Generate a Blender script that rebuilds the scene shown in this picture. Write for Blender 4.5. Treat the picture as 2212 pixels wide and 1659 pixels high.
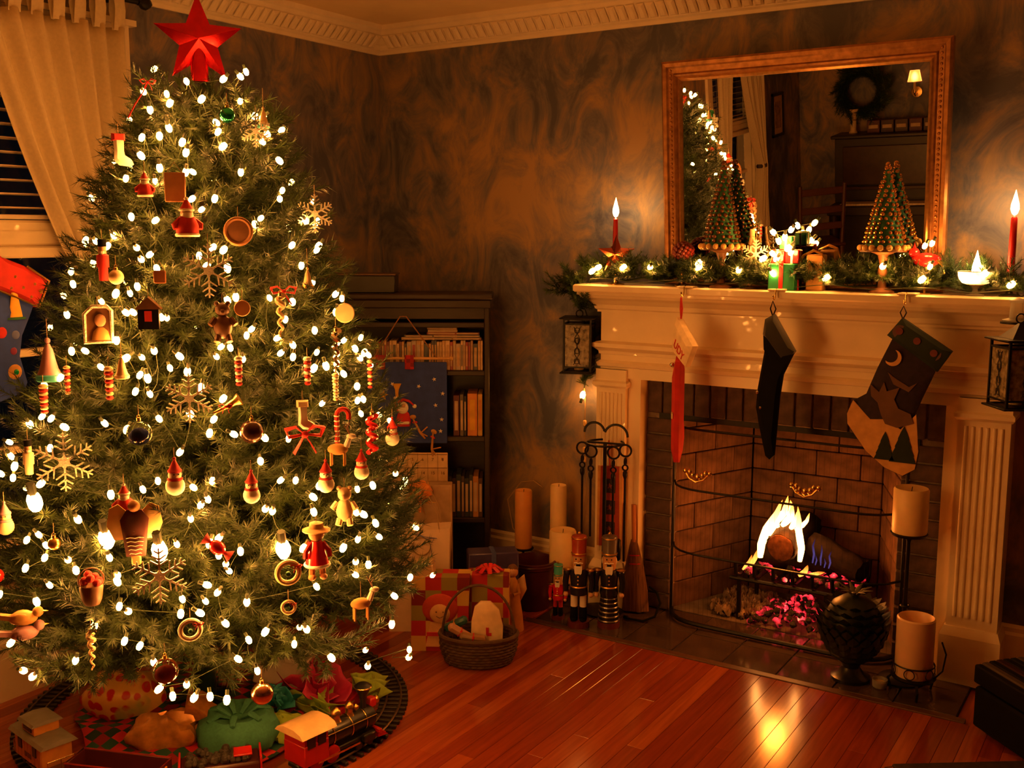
import bpy, math, random
from mathutils import Vector, Matrix, Euler
random.seed(7)
PI = math.pi
SC = bpy.context.scene
COL = SC.collection
for o in list(bpy.data.objects):
    bpy.data.objects.remove(o)

# ------------------------------------------------------------------ camera
CAM = (3.2229, -3.8849, 1.55)
cd = bpy.data.cameras.new('camera')
cam = bpy.data.objects.new('camera', cd)
COL.objects.link(cam)
cd.sensor_width = 36.0
cd.lens = 36.0 * 2272.1 / 2212.0
cd.clip_start = 0.05
yaw, pit, roll = 0.57039, 0.14356, 0.00207
fw = Vector((-math.sin(yaw) * math.cos(pit), math.cos(yaw) * math.cos(pit), -math.sin(pit)))
rt = Vector((math.cos(yaw), math.sin(yaw), 0.0))
up = rt.cross(fw)
r2 = math.cos(roll) * rt + math.sin(roll) * up
u2 = -math.sin(roll) * rt + math.cos(roll) * up
cam.matrix_world = Matrix(((r2.x, u2.x, -fw.x, CAM[0]), (r2.y, u2.y, -fw.y, CAM[1]), (r2.z, u2.z, -fw.z, CAM[2]), (0, 0, 0, 1)))
SC.camera = cam

# ------------------------------------------------------------------ world, exposure
w = bpy.data.worlds.new('night')
SC.world = w
w.use_nodes = True
w.node_tree.nodes['Background'].inputs[0].default_value = (0.004, 0.004, 0.005, 1)
w.node_tree.nodes['Background'].inputs[1].default_value = 0.4
SC.view_settings.view_transform = 'Standard'
SC.view_settings.look = 'None'
SC.view_settings.gamma = 1.0
SC.view_settings.exposure = 0.0
SC.view_settings.use_curve_mapping = False
SC.cycles.use_denoising = True
SC.cycles.max_bounces = 8
SC.cycles.sample_clamp_indirect = 4.0
SC.cycles.caustics_reflective = False
SC.cycles.caustics_refractive = False
BULB_COL, BULB_STR = (1.0, 0.35, 0.058), 145.0
FLAME_STR, CANDLE_STR, SCONCE_STR = 13.0, 150.0, 120.0

def light(name, loc, col, watts, rad):
    d = bpy.data.lights.new(name, 'POINT')
    d.color, d.energy, d.shadow_soft_size = col, watts, rad
    o = bpy.data.objects.new(name, d)
    o.location = loc
    COL.objects.link(o)
    return o
light('fire_light', (1.975, -0.005, 0.435), (1.0, 0.23, 0.022), 8.0, 0.045)

# ------------------------------------------------------------------ materials
def S(r, g, b):
    f = lambda c: (c / 255 / 12.92) if c <= 10 else ((c / 255 + 0.055) / 1.055) ** 2.4
    return (f(r), f(g), f(b))

MATS = {}
def M(name, col, rough=0.5, metal=0.0, var=0.15, scale=25.0, bump=0.0, emit=None, est=0.0, trans=0.0, coat=0.0, sss=0.0, stretch=(1, 1, 1), sheen=0.0, spec=0.5):
    if name in MATS:
        return MATS[name]
    m = bpy.data.materials.new(name)
    m.use_nodes = True
    nt = m.node_tree
    b = nt.nodes['Principled BSDF']
    b.inputs['Roughness'].default_value = rough
    b.inputs['Metallic'].default_value = metal
    b.inputs['Base Color'].default_value = (*col, 1)
    b.inputs['Specular IOR Level'].default_value = spec
    if coat: b.inputs['Coat Weight'].default_value = coat
    if sheen: b.inputs['Sheen Weight'].default_value = sheen
    if trans:
        b.inputs['Transmission Weight'].default_value = trans
        b.inputs['IOR'].default_value = 1.45
    if sss:
        b.inputs['Subsurface Weight'].default_value = sss
        b.inputs['Subsurface Radius'].default_value = (0.02, 0.008, 0.003)
    if emit:
        b.inputs['Emission Color'].default_value = (*emit, 1)
        b.inputs['Emission Strength'].default_value = est
    if var or bump:
        tc = nt.nodes.new('ShaderNodeTexCoord')
        mp = nt.nodes.new('ShaderNodeMapping')
        mp.inputs['Scale'].default_value = stretch
        nz = nt.nodes.new('ShaderNodeTexNoise')
        nz.inputs['Scale'].default_value = scale
        nz.inputs['Detail'].default_value = 4
        nt.links.new(tc.outputs['Object'], mp.inputs['Vector'])
        nt.links.new(mp.outputs['Vector'], nz.inputs['Vector'])
        if var:
            rp = nt.nodes.new('ShaderNodeValToRGB')
            rp.color_ramp.elements[0].position, rp.color_ramp.elements[1].position = 0.3, 0.7
            rp.color_ramp.elements[0].color = (*[c * (1 - var) for c in col], 1)
            rp.color_ramp.elements[1].color = (*[min(1, c * (1 + var)) for c in col], 1)
            nt.links.new(nz.outputs['Fac'], rp.inputs['Fac'])
            nt.links.new(rp.outputs['Color'], b.inputs['Base Color'])
        if bump:
            bp = nt.nodes.new('ShaderNodeBump')
            bp.inputs['Strength'].default_value = bump
            bp.inputs['Distance'].default_value = 0.004
            nt.links.new(nz.outputs['Fac'], bp.inputs['Height'])
            nt.links.new(bp.outputs['Normal'], b.inputs['Normal'])
    MATS[name] = m
    return m

def nodes(name):
    m = bpy.data.materials.new(name)
    m.use_nodes = True
    MATS[name] = m
    return m, m.node_tree, m.node_tree.nodes['Principled BSDF'], m.node_tree.nodes.new, m.node_tree.links.new

def ramp(n, stops):
    e = n.color_ramp.elements
    while len(e) < len(stops): e.new(0.5)
    for i, (p, c) in enumerate(stops):
        e[i].position, e[i].color = p, (*c, 1)
    return n

def wall_material():
    # blue grey colour wash dragged over tan: two turbulent noises mixed by a third
    m, nt, b, new, ln = nodes('sponged_wall')
    tc = new('ShaderNodeTexCoord')
    mp = new('ShaderNodeMapping'); mp.inputs['Scale'].default_value = (1.0, 1.0, 0.62)
    n1 = new('ShaderNodeTexNoise'); n1.inputs['Scale'].default_value = 5.6; n1.inputs['Detail'].default_value = 8; n1.inputs['Roughness'].default_value = 0.68; n1.inputs['Distortion'].default_value = 1.3
    n2 = new('ShaderNodeTexNoise'); n2.inputs['Scale'].default_value = 1.5; n2.inputs['Detail'].default_value = 4; n2.inputs['Distortion'].default_value = 0.9
    mx = new('ShaderNodeMath'); mx.operation = 'MULTIPLY_ADD'; mx.inputs[1].default_value = 0.45
    mm = new('ShaderNodeMath'); mm.operation = 'MULTIPLY'; mm.inputs[1].default_value = 0.55
    rp = ramp(new('ShaderNodeValToRGB'), [(0.42, (0.075, 0.083, 0.13)), (0.48, (0.15, 0.14, 0.17)), (0.535, (0.26, 0.19, 0.15)), (0.60, (0.40, 0.255, 0.13))])
    ln(tc.outputs['Object'], mp.inputs['Vector']); ln(mp.outputs['Vector'], n1.inputs['Vector']); ln(tc.outputs['Object'], n2.inputs['Vector'])
    ln(n1.outputs['Fac'], mm.inputs[0]); ln(n2.outputs['Fac'], mx.inputs[0]); ln(mm.outputs[0], mx.inputs[2]); ln(mx.outputs[0], rp.inputs['Fac'])
    ln(rp.outputs['Color'], b.inputs['Base Color'])
    b.inputs['Roughness'].default_value = 0.55
    bp = new('ShaderNodeBump'); bp.inputs['Strength'].default_value = 0.12; bp.inputs['Distance'].default_value = 0.004
    ln(n1.outputs['Fac'], bp.inputs['Height']); ln(bp.outputs['Normal'], b.inputs['Normal'])
    return m

def wood_floor_material():
    m, nt, b, new, ln = nodes('oak_strip_floor')
    oi = new('ShaderNodeObjectInfo'); tc = new('ShaderNodeTexCoord')
    mp = new('ShaderNodeMapping'); mp.inputs['Scale'].default_value = (38, 2.2, 10)
    ad = new('ShaderNodeVectorMath'); ad.operation = 'ADD'
    nz = new('ShaderNodeTexNoise'); nz.inputs['Scale'].default_value = 1.6; nz.inputs['Detail'].default_value = 5; nz.inputs['Distortion'].default_value = 0.6
    r1 = ramp(new('ShaderNodeValToRGB'), [(0.0, S(132, 52, 20)), (0.5, S(152, 66, 27)), (1.0, S(178, 92, 40))])
    r2_ = ramp(new('ShaderNodeValToRGB'), [(0.3, (0.72, 0.68, 0.62)), (0.65, (1, 1, 1))])
    mu = new('ShaderNodeMixRGB'); mu.blend_type = 'MULTIPLY'; mu.inputs[0].default_value = 1
    ln(tc.outputs['Object'], ad.inputs[0]); ln(oi.outputs['Location'], ad.inputs[1]); ln(ad.outputs[0], mp.inputs['Vector']); ln(mp.outputs['Vector'], nz.inputs['Vector'])
    ln(oi.outputs['Random'], r1.inputs['Fac']); ln(nz.outputs['Fac'], r2_.inputs['Fac']); ln(r1.outputs['Color'], mu.inputs[1]); ln(r2_.outputs['Color'], mu.inputs[2])
    ln(mu.outputs[0], b.inputs['Base Color'])
    b.inputs['Roughness'].default_value = 0.17
    return m

def flame_material(name, lo, hi, s_lo, s_hi):
    m = bpy.data.materials.new(name); m.use_nodes = True
    nt = m.node_tree; nt.nodes.clear(); new, ln = nt.nodes.new, nt.links.new
    out = new('ShaderNodeOutputMaterial'); em = new('ShaderNodeEmission'); tc = new('ShaderNodeTexCoord'); sp = new('ShaderNodeSeparateXYZ')
    rp = ramp(new('ShaderNodeValToRGB'), [(0.0, lo), (0.55, lo), (1.0, hi)])
    mr = new('ShaderNodeMapRange'); mr.inputs['From Min'].default_value = 0.45; mr.inputs['To Min'].default_value = s_lo; mr.inputs['To Max'].default_value = s_hi
    ln(tc.outputs['Generated'], sp.inputs[0]); ln(sp.outputs['Z'], rp.inputs['Fac']); ln(sp.outputs['Z'], mr.inputs['Value'])
    ln(rp.outputs['Color'], em.inputs['Color']); ln(mr.outputs[0], em.inputs['Strength']); ln(em.outputs[0], out.inputs['Surface'])
    MATS[name] = m
    return m

def ember_material():
    m, nt, b, new, ln = nodes('glowing_ember')
    tc = new('ShaderNodeTexCoord'); nz = new('ShaderNodeTexNoise'); nz.inputs['Scale'].default_value = 15; nz.inputs['Detail'].default_value = 4
    g = new('ShaderNodeNewGeometry')
    rp = ramp(new('ShaderNodeValToRGB'), [(0.50, (0, 0, 0)), (0.57, (0.30, 0.006, 0.010)), (0.65, (1.0, 0.03, 0.045)), (0.73, (1.0, 0.30, 0.10))])
    ln(g.outputs['Position'], nz.inputs['Vector']); ln(nz.outputs['Fac'], rp.inputs['Fac']); ln(rp.outputs['Color'], b.inputs['Emission Color'])
    b.inputs['Emission Strength'].default_value = 3.0
    b.inputs['Base Color'].default_value = (0.02, 0.015, 0.013, 1); b.inputs['Roughness'].default_value = 0.9
    return m

def plaid_material(name, c1, c2, c3, s):
    m, nt, b, new, ln = nodes(name)
    tc = new('ShaderNodeTexCoord'); ck = new('ShaderNodeTexChecker'); ck.inputs['Scale'].default_value = s
    ck.inputs['Color1'].default_value = (*c1, 1); ck.inputs['Color2'].default_value = (*c2, 1)
    c_2 = new('ShaderNodeTexChecker'); c_2.inputs['Scale'].default_value = s * 0.5; c_2.inputs['Color1'].default_value = (*c3, 1); c_2.inputs['Color2'].default_value = (1, 1, 1, 1)
    mu = new('ShaderNodeMixRGB'); mu.blend_type = 'MULTIPLY'; mu.inputs[0].default_value = 0.75
    ln(tc.outputs['Object'], ck.inputs['Vector']); ln(tc.outputs['Object'], c_2.inputs['Vector'])
    ln(ck.outputs['Color'], mu.inputs[1]); ln(c_2.outputs['Color'], mu.inputs[2]); ln(mu.outputs[0], b.inputs['Base Color'])
    b.inputs['Roughness'].default_value = 0.75
    return m

def dots_material(name, base, dot, scale, thr, rough=0.4, third=None):
    m, nt, b, new, ln = nodes(name)
    tc = new('ShaderNodeTexCoord'); v = new('ShaderNodeTexVoronoi'); v.inputs['Scale'].default_value = scale; v.inputs['Randomness'].default_value = 0.35
    rp = ramp(new('ShaderNodeValToRGB'), [(thr, dot), (thr + 0.06, base)])
    ln(tc.outputs['Object'], v.inputs['Vector']); ln(v.outputs['Distance'], rp.inputs['Fac'])
    if third:
        nz = new('ShaderNodeTexNoise'); nz.inputs['Scale'].default_value = scale * 0.35
        r3 = ramp(new('ShaderNodeValToRGB'), [(0.6, (0, 0, 0)), (0.66, (1, 1, 1))])
        mx = new('ShaderNodeMixRGB'); mx.inputs[2].default_value = (*third, 1)
        ln(tc.outputs['Object'], nz.inputs['Vector']); ln(nz.outputs['Fac'], r3.inputs['Fac']); ln(r3.outputs['Color'], mx.inputs[0]); ln(rp.outputs['Color'], mx.inputs[1]); ln(mx.outputs[0], b.inputs['Base Color'])
    else:
        ln(rp.outputs['Color'], b.inputs['Base Color'])
    b.inputs['Roughness'].default_value = rough
    return m

WALL = wall_material()
FLOOR = wood_floor_material()
CREAM = M('cream_gloss_paint', S(238, 220, 188), 0.33, var=0.05, scale=9, coat=0.15)
CEIL = M('ceiling_paint', S(236, 208, 160), 0.8, var=0.05, scale=6)
TRIM = M('cream_plaster', S(240, 222, 190), 0.6, var=0.06, scale=14)
CURT = M('cream_curtain_cloth', S(205, 190, 158), 0.85, var=0.06, scale=90, bump=0.1)
BLACKM = M('black_iron', (0.012, 0.011, 0.011), 0.45, 0.6, 0.3, 60)
DARKWOOD = M('dark_mahogany', (0.020, 0.009, 0.006), 0.42, var=0.35, scale=12, stretch=(1, 1, 8))
RED = M('red_felt', (0.55, 0.018, 0.016), 0.75, var=0.15)
REDG = M('red_gloss', (0.62, 0.015, 0.02), 0.2, var=0.1, coat=0.4)
WHITE = M('white_felt', S(235, 228, 214), 0.8, var=0.08)
GOLD = M('gold_metal', (0.75, 0.45, 0.12), 0.28, 1.0, 0.2, 60)
BRASS = M('brass', (0.70, 0.46, 0.16), 0.25, 1.0, 0.25, 60)
SILVER = M('silver_glitter', (0.86, 0.78, 0.68), 0.42, 0.45, 0.35, 300, bump=0.6)
WAX = M('ivory_wax', S(236, 205, 150), 0.45, sss=0.4, var=0.06, scale=18)
REDWAX = M('red_wax', (0.5, 0.012, 0.012), 0.4, sss=0.25, var=0.05)
GREEN = M('green_felt', (0.02, 0.12, 0.05), 0.8)
BLUE = M('blue_felt', (0.03, 0.06, 0.36), 0.8, var=0.2)
YELLOW = M('yellow_felt', (0.75, 0.42, 0.04), 0.7)
TAN = M('tan_felt', (0.52, 0.27, 0.07), 0.75)
BROWN = M('brown_wood', (0.16, 0.065, 0.024), 0.55, var=0.25)
COOKIE = M('baked_brown', (0.35, 0.15, 0.05), 0.7, var=0.2)
BLACKF = M('black_felt', (0.006, 0.006, 0.007), 0.9, spec=.08)
SKIN = M('painted_skin', (0.65, 0.36, 0.2), 0.5)
GLASS = M('clear_glass', (0.95, 0.95, 0.95), 0.03, var=0, trans=1.0)
TEAL = M('teal_paint', (0.05, 0.36, 0.36), 0.4)
CORD = M('hanging_cord', (0.35, 0.22, 0.10), 0.8, var=0)
NEEDLE = M('fir_needles', (0.024, 0.044, 0.008), 0.5, var=0.45, scale=7)
NEEDLE2 = M('garland_needles', (0.030, 0.066, 0.012), 0.5, var=0.45, scale=9)
STEM = M('green_wire', (0.02, 0.035, 0.012), 0.7)
BULB = M('lit_bulb', (1, 0.8, 0.5), 0.3, var=0, emit=BULB_COL, est=BULB_STR)

# ------------------------------------------------------------------ mesh builder
class MB:
    def __init__(s):
        s.v, s.f, s.m = [], [], []
    def add(s, vs, fs, mi=0, mat=None):
        k = len(s.v)
        s.v += [tuple(mat @ Vector(p)) for p in vs] if mat is not None else [tuple(p) for p in vs]
        s.f += [tuple(i + k for i in f) for f in fs]
        s.m += [mi] * len(fs)
        return s
    def box(s, c, d, mi=0, rot=None, bev=0.0):
        x, y, z = d[0] / 2, d[1] / 2, d[2] / 2
        mat = Matrix.Translation(c) @ (Euler(rot).to_matrix().to_4x4() if rot else Matrix())
        if bev <= 0:
            vs = [(-x, -y, -z), (x, -y, -z), (x, y, -z), (-x, y, -z), (-x, -y, z), (x, -y, z), (x, y, z), (-x, y, z)]
            return s.add(vs, [(0, 3, 2, 1), (4, 5, 6, 7), (0, 1, 5, 4), (1, 2, 6, 5), (2, 3, 7, 6), (3, 0, 4, 7)], mi, mat)
        e = min(bev, x * .9, y * .9, z * .9)
        vs, fs = [], []
        def ring(zz, q):
            k = len(vs); a, b = x - q, y - q; h = e - q if e > q else 0
            pts = [(-a, -b + h, zz), (-a + h, -b, zz), (a - h, -b, zz), (a, -b + h, zz), (a, b - h, zz), (a - h, b, zz), (-a + h, b, zz), (-a, b - h, zz)]
            vs.extend(pts); return k
        ks = [ring(-z, e * .98), ring(-z + e, 0), ring(z - e, 0), ring(z, e * .98)]
        for a, b in zip(ks, ks[1:]):
            for i in range(8): fs.append((a + i, a + (i + 1) % 8, b + (i + 1) % 8, b + i))
        fs.append(tuple(range(7, -1, -1))); fs.append(tuple(ks[3] + i for i in range(8)))
        return s.add(vs, fs, mi, mat)
    def mm(s, a, b, mi=0, bev=0.0):
        return s.box([(p + q) / 2 for p, q in zip(a, b)], [abs(q - p) for p, q in zip(a, b)], mi, None, bev)
    def lathe(s, prof, n=16, c=(0, 0, 0), mi=0, mat=None, ax='z', a0=0.0, wob=None):
        vs, fs = [], []
        for r, z in prof:
            for i in range(n):
                a = a0 + 2 * PI * i / n
                q = r * (wob(a, z) if wob else 1)
                p = (q * math.cos(a), q * math.sin(a), z)
                if ax == 'y': p = (p[0], -p[2], p[1])
                if ax == 'x': p = (p[2], p[0], p[1])
                vs.append((p[0] + c[0], p[1] + c[1], p[2] + c[2]))
        for j in range(len(prof) - 1):
            for i in range(n):
                fs.append((j * n + i, j * n + (i + 1) % n, (j + 1) * n + (i + 1) % n, (j + 1) * n + i))
        if prof[0][0] > 1e-5: fs.append(tuple(range(n - 1, -1, -1)))
        if prof[-1][0] > 1e-5: fs.append(tuple((len(prof) - 1) * n + i for i in range(n)))
        return s.add(vs, fs, mi, mat)
    def cyl(s, c, r, h, n=16, mi=0, r2=None, ax='z'):
        return s.lathe([(r, 0), (r if r2 is None else r2, h)], n, c, mi, None, ax)
    def ball(s, c, r, n=14, k=9, mi=0, sc=(1, 1, 1), mat=None):
        vs, fs = [], []
        for j in range(k + 1):
            t = PI * j / k
            for i in range(n):
                a = 2 * PI * i / n
                vs.append((c[0] + r * sc[0] * math.sin(t) * math.cos(a), c[1] + r * sc[1] * math.sin(t) * math.sin(a), c[2] - r * sc[2] * math.cos(t)))
        for j in range(k):
            for i in range(n):
                fs.append((j * n + i, j * n + (i + 1) % n, (j + 1) * n + (i + 1) % n, (j + 1) * n + i))
        return s.add(vs, fs, mi, mat)
    def tube(s, pts, r, n=6, mi=0, closed=False, flat=1.0):
        P = [Vector(p) for p in pts]
        N = len(P)
        R_ = r if isinstance(r, (list, tuple)) else [r] * N
        vs, fs, prev = [], [], None
        for i, p in enumerate(P):
            t = (P[(i + 1) % N] - P[i - 1]) if closed else (P[min(i + 1, N - 1)] - P[max(i - 1, 0)])
            if t.length < 1e-9: t = Vector((0, 0, 1))
            t.normalize()
            if prev is None:
                a = Vector((0, 0, 1)) if abs(t.z) < 0.9 else Vector((1, 0, 0))
                u = t.cross(a).normalized()
            else:
                u = prev - t * prev.dot(t)
                u = u.normalized() if u.length > 1e-6 else prev
            prev = u
            v = t.cross(u)
            for k in range(n):
                a = 2 * PI * k / n
                vs.append(p + (u * math.cos(a) + v * math.sin(a) * flat) * R_[i])
        for i in range(N if closed else N - 1):
            j = (i + 1) % N
            for k in range(n):
                fs.append((i * n + k, i * n + (k + 1) % n, j * n + (k + 1) % n, j * n + k))
        if not closed:
            fs.append(tuple(range(n - 1, -1, -1))); fs.append(tuple((N - 1) * n + k for k in range(n)))
        return s.add(vs, fs, mi)
    def torus(s, c, R_, r, n=20, k=8, mi=0, ax='y'):
        pts = []
        for i in range(n):
            a = 2 * PI * i / n
            x, y = R_ * math.cos(a), R_ * math.sin(a)
            pts.append({'y': (c[0] + x, c[1], c[2] + y), 'z': (c[0] + x, c[1] + y, c[2]), 'x': (c[0], c[1] + x, c[2] + y)}[ax])
        return s.tube(pts, r, k, mi, True)
    def prism(s, out, d, mi=0, mat=None, y0=0.0, bulge=0.0):
        # outline in the x-z plane, thickness d along y (centred on y0); bulge pushes an inset ring outwards
        n = len(out)
        cx_, cz_ = sum(p[0] for p in out) / n, sum(p[1] for p in out) / n
        vs, fs = [], []
        rings = [(1.0, -d / 2), (1.0, d / 2)] if bulge <= 0 else [(0.72, -d / 2 - bulge), (1.0, -d / 2 + d * .2), (1.0, d / 2 - d * .2), (0.72, d / 2 + bulge)]
        area = sum(out[i][0] * out[(i + 1) % n][1] - out[(i + 1) % n][0] * out[i][1] for i in range(n))
        for k, y in rings:
            for x, z in out:
                vs.append((cx_ + (x - cx_) * k, y0 + y, cz_ + (z - cz_) * k))
        for j in range(len(rings) - 1):
            for i in range(n):
                q = (j * n + i, j * n + (i + 1) % n, (j + 1) * n + (i + 1) % n, (j + 1) * n + i)
                fs.append(q[::-1] if area > 0 else q)
        a, b = tuple(range(n)), tuple((len(rings) - 1) * n + i for i in range(n))
        fs += [a, b[::-1]] if area > 0 else [a[::-1], b]
        return s.add(vs, fs, mi, mat)
    def extrude_x(s, prof, x0, x1, mi=0):
        # closed profile of (y, z), swept along x
        n = len(prof)
        vs = [(x0, y, z) for y, z in prof] + [(x1, y, z) for y, z in prof]
        fs = [(i, (i + 1) % n, n + (i + 1) % n, n + i) for i in range(n)]
        fs += [tuple(range(n - 1, -1, -1)), tuple(range(n, 2 * n))]
        return s.add(vs, fs, mi)
    def mesh(s, name, mats, smooth=True):
        me = bpy.data.meshes.new(name)
        me.from_pydata(s.v, [], s.f)
        for m in (mats if isinstance(mats, (list, tuple)) else [mats]): me.materials.append(m)
        me.polygons.foreach_set('material_index', s.m)
        if smooth:
            me.polygons.foreach_set('use_smooth', [True] * len(s.f))
            me.update()
            try: me.set_sharp_from_angle(angle=math.radians(38))
            except Exception: pass
        me.update()
        return me
    def build(s, name, mats, parent=None, loc=(0, 0, 0), rot=(0, 0, 0), smooth=True):
        return put(s.mesh(name, mats, smooth), name, parent, loc, rot)

def put(me, name, parent=None, loc=(0, 0, 0), rot=(0, 0, 0), scale=None):
    o = bpy.data.objects.new(name, me)
    COL.objects.link(o)
    o.location, o.rotation_euler = loc, rot
    if scale is not None: o.scale = (scale,) * 3 if isinstance(scale, (int, float)) else scale
    if parent: o.parent = parent
    return o

def tag(o, label, cat, group=None):
    o['label'], o['category'] = label, cat
    if group: o['group'] = group
    return o

def thing(name, label, cat, loc=(0, 0, 0), rz=0.0, group=None, rot=None):
    o = bpy.data.objects.new(name, None)
    o.empty_display_size = 0.05
    COL.objects.link(o)
    o.location = loc
    o.rotation_euler = rot or (0, 0, rz)
    return tag(o, label, cat, group)

def struct(o):
    o['kind'] = 'structure'
    return o

def stuff(o):
    o['kind'] = 'stuff'
    return o

def text(name, body, size, mat, parent, loc, rot, ext=0.0006, spacing=1.0):
    c = bpy.data.curves.new(name, 'FONT')
    c.body, c.size, c.extrude, c.align_x, c.align_y = body, size, ext, 'CENTER', 'CENTER'
    c.space_character = spacing
    c.materials.append(mat)
    tmp = bpy.data.objects.new(name, c)
    me = bpy.data.meshes.new_from_object(tmp)
    bpy.data.objects.remove(tmp)
    bpy.data.curves.remove(c)
    me.name = name
    return put(me, name, parent, loc, rot)

def face_cam(p):
    return math.atan2(CAM[0] - p[0], -(CAM[1] - p[1]))

def star_outline(n, r1, r2_, a0=PI / 2):
    return [((r1 if i % 2 == 0 else r2_) * math.cos(a0 + PI * i / n), (r1 if i % 2 == 0 else r2_) * math.sin(a0 + PI * i / n)) for i in range(2 * n)]

def puffy_star(mb, r1, r2_, depth, mi=0, mat=None, n=5):
    o = star_outline(n, r1, r2_)
    vs = [(x, 0, z) for x, z in o] + [(0, -depth, 0), (0, depth, 0)]
    k = len(o)
    fs = []
    for i in range(k):
        fs += [((i + 1) % k, i, k)[::-1], ((i + 1) % k, i, k + 1)]
    return mb.add(vs, fs, mi, mat)

# ------------------------------------------------------------------ room shell
RX, RY, RZ = 6.4, -6.4, 2.46           # right wall, front wall (behind the camera), ceiling
HX0, HX1, HY = 1.10, 2.70, -0.405      # hearth
FX0, FX1, FZ = 1.515, 2.405, 0.815     # firebox opening

def wall_with_holes(name, axis, lo, hi, holes, z1, thick, at):
    # a slab along one axis with rectangular holes (a0, a1, z0, z1)
    mb = MB()
    cuts = sorted({lo, hi, *[h[0] for h in holes], *[h[1] for h in holes]})
    for a, b in zip(cuts, cuts[1:]):
        m = (a + b) / 2
        hs = sorted([h for h in holes if h[0] < m < h[1]], key=lambda h: h[2])
        z = 0.0
        spans = []
        for h in hs:
            if h[2] > z: spans.append((z, h[2]))
            z = h[3]
        if z < z1: spans.append((z, z1))
        for p, q in spans:
            if axis == 'x': mb.mm((a, at, p), (b, at + thick, q))
            else: mb.mm((at - thick, a, p), (at, b, q))
    return struct(mb.build(name, WALL, smooth=False))

WIN = [(-2.66, -1.48), (-5.10, -4.22)]
wall_with_holes('wall_back', 'x', -0.2, RX + 0.2, [(FX0, FX1, 0.0, FZ)], RZ, 0.2, 0.0)
wall_with_holes('wall_left', 'y', RY - 0.2, 0.0, [(a, b, 0.44, 2.16) for a, b in WIN], RZ, 0.16, 0.0)
mb = MB(); mb.mm((RX, RY - .2, 0), (RX + .2, 0, RZ)); struct(mb.build('wall_right', WALL, smooth=False))
mb = MB(); mb.mm((0, RY - .2, 0), (RX, RY, RZ)); struct(mb.build('wall_front', WALL, smooth=False))
mb = MB(); mb.mm((-.16, RY - .2, RZ), (RX + .2, .2, RZ + .1)); struct(mb.build('ceiling', CEIL, smooth=False))
mb = MB(); mb.mm((-.16, RY - .2, -.08), (RX + .2, .6, -.012)); floor = struct(mb.build('floor', FLOOR, smooth=False))
# oak strips, one object each, as far as the photograph shows them
rng = random.Random(3)
PW = 0.0572
i = 0
x = 0.0
while x < 3.42:
    y = -0.001
    if HX0 - .03 < x + PW / 2 < HX1 + .03: y = HY - 0.036
    first = True
    while y > -2.75:
        L = rng.uniform(0.35, 1.3) if first else rng.uniform(0.75, 1.5)
        first = False
        e = max(y - L, -2.95)
        mb = MB(); mb.box((0, 0, -0.006), (PW - 0.0007, (y - e) - 0.0007, 0.012), bev=0.0008)
        mb.build('plank', FLOOR, floor, (x + PW / 2, (y + e) / 2, 0), smooth=False)
        y = e
    x += PW
mb = MB(); mb.mm((-.0, RY, -.012), (RX, -2.95, -.0002)); mb.mm((3.44, -2.95, -.012), (RX, 0, -.0002)); mb.build('floor_field', FLOOR, floor, smooth=False)

# crown moulding with its leaf relief, baseboards
CROWN = [(0, 2.35), (-.012, 2.35), (-.018, 2.362), (-.030, 2.368), (-.040, 2.385), (-.085, 2.425), (-.092, 2.437), (-.105, 2.442), (-.11, 2.46), (0, 2.46)]
def run(prof, p0, p1, name, mat):
    mb = MB()
    d = (Vector(p1) - Vector(p0)); L = d.length
    mb.extrude_x(prof, 0, L)
    o = mb.build(name, mat, None, p0, (0, 0, math.atan2(d.y, d.x)), smooth=False)
    return struct(o), L
leaf = MB()
leaf.add([(-.017, -.034, 2.372), (.017, -.034, 2.372), (.017, -.083, 2.419), (-.017, -.083, 2.419), (-.009, -.045, 2.372), (.009, -.045, 2.372), (.006, -.082, 2.408), (-.006, -.082, 2.408)],
         [(0, 4, 7, 3), (4, 5, 6, 7), (5, 1, 2, 6), (0, 1, 5, 4), (3, 7, 6, 2)])
leaf_me = leaf.mesh('leaf_relief', TRIM, False)
for k, (p0, p1, n) in enumerate([((0, 0, 0), (RX, 0, 0), 110), ((0, RY, 0), (0, 0, 0), 0)]):
    o, L = run(CROWN, p0, p1, 'trim_%d' % (k + 1), TRIM)
    cnt = n or 48
    for j in range(cnt):
        put(leaf_me, 'leaf_relief', o, ((.10 + j * .042) if n else (L - .10 - j * .042), 0, 0))
BASE = [(0, 0), (-.018, 0), (-.018, .17), (-.012, .18), (-.012, .195), (-.004, .205), (0, .205)]
run(BASE, (0.02, 0, 0), (1.20, 0, 0), 'baseboard_back', CREAM)
run(BASE, (2.765, 0, 0), (RX, 0, 0), 'baseboard_right', CREAM)
run(BASE, (0, RY, 0), (0, 0, 0), 'baseboard_left', CREAM)

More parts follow.
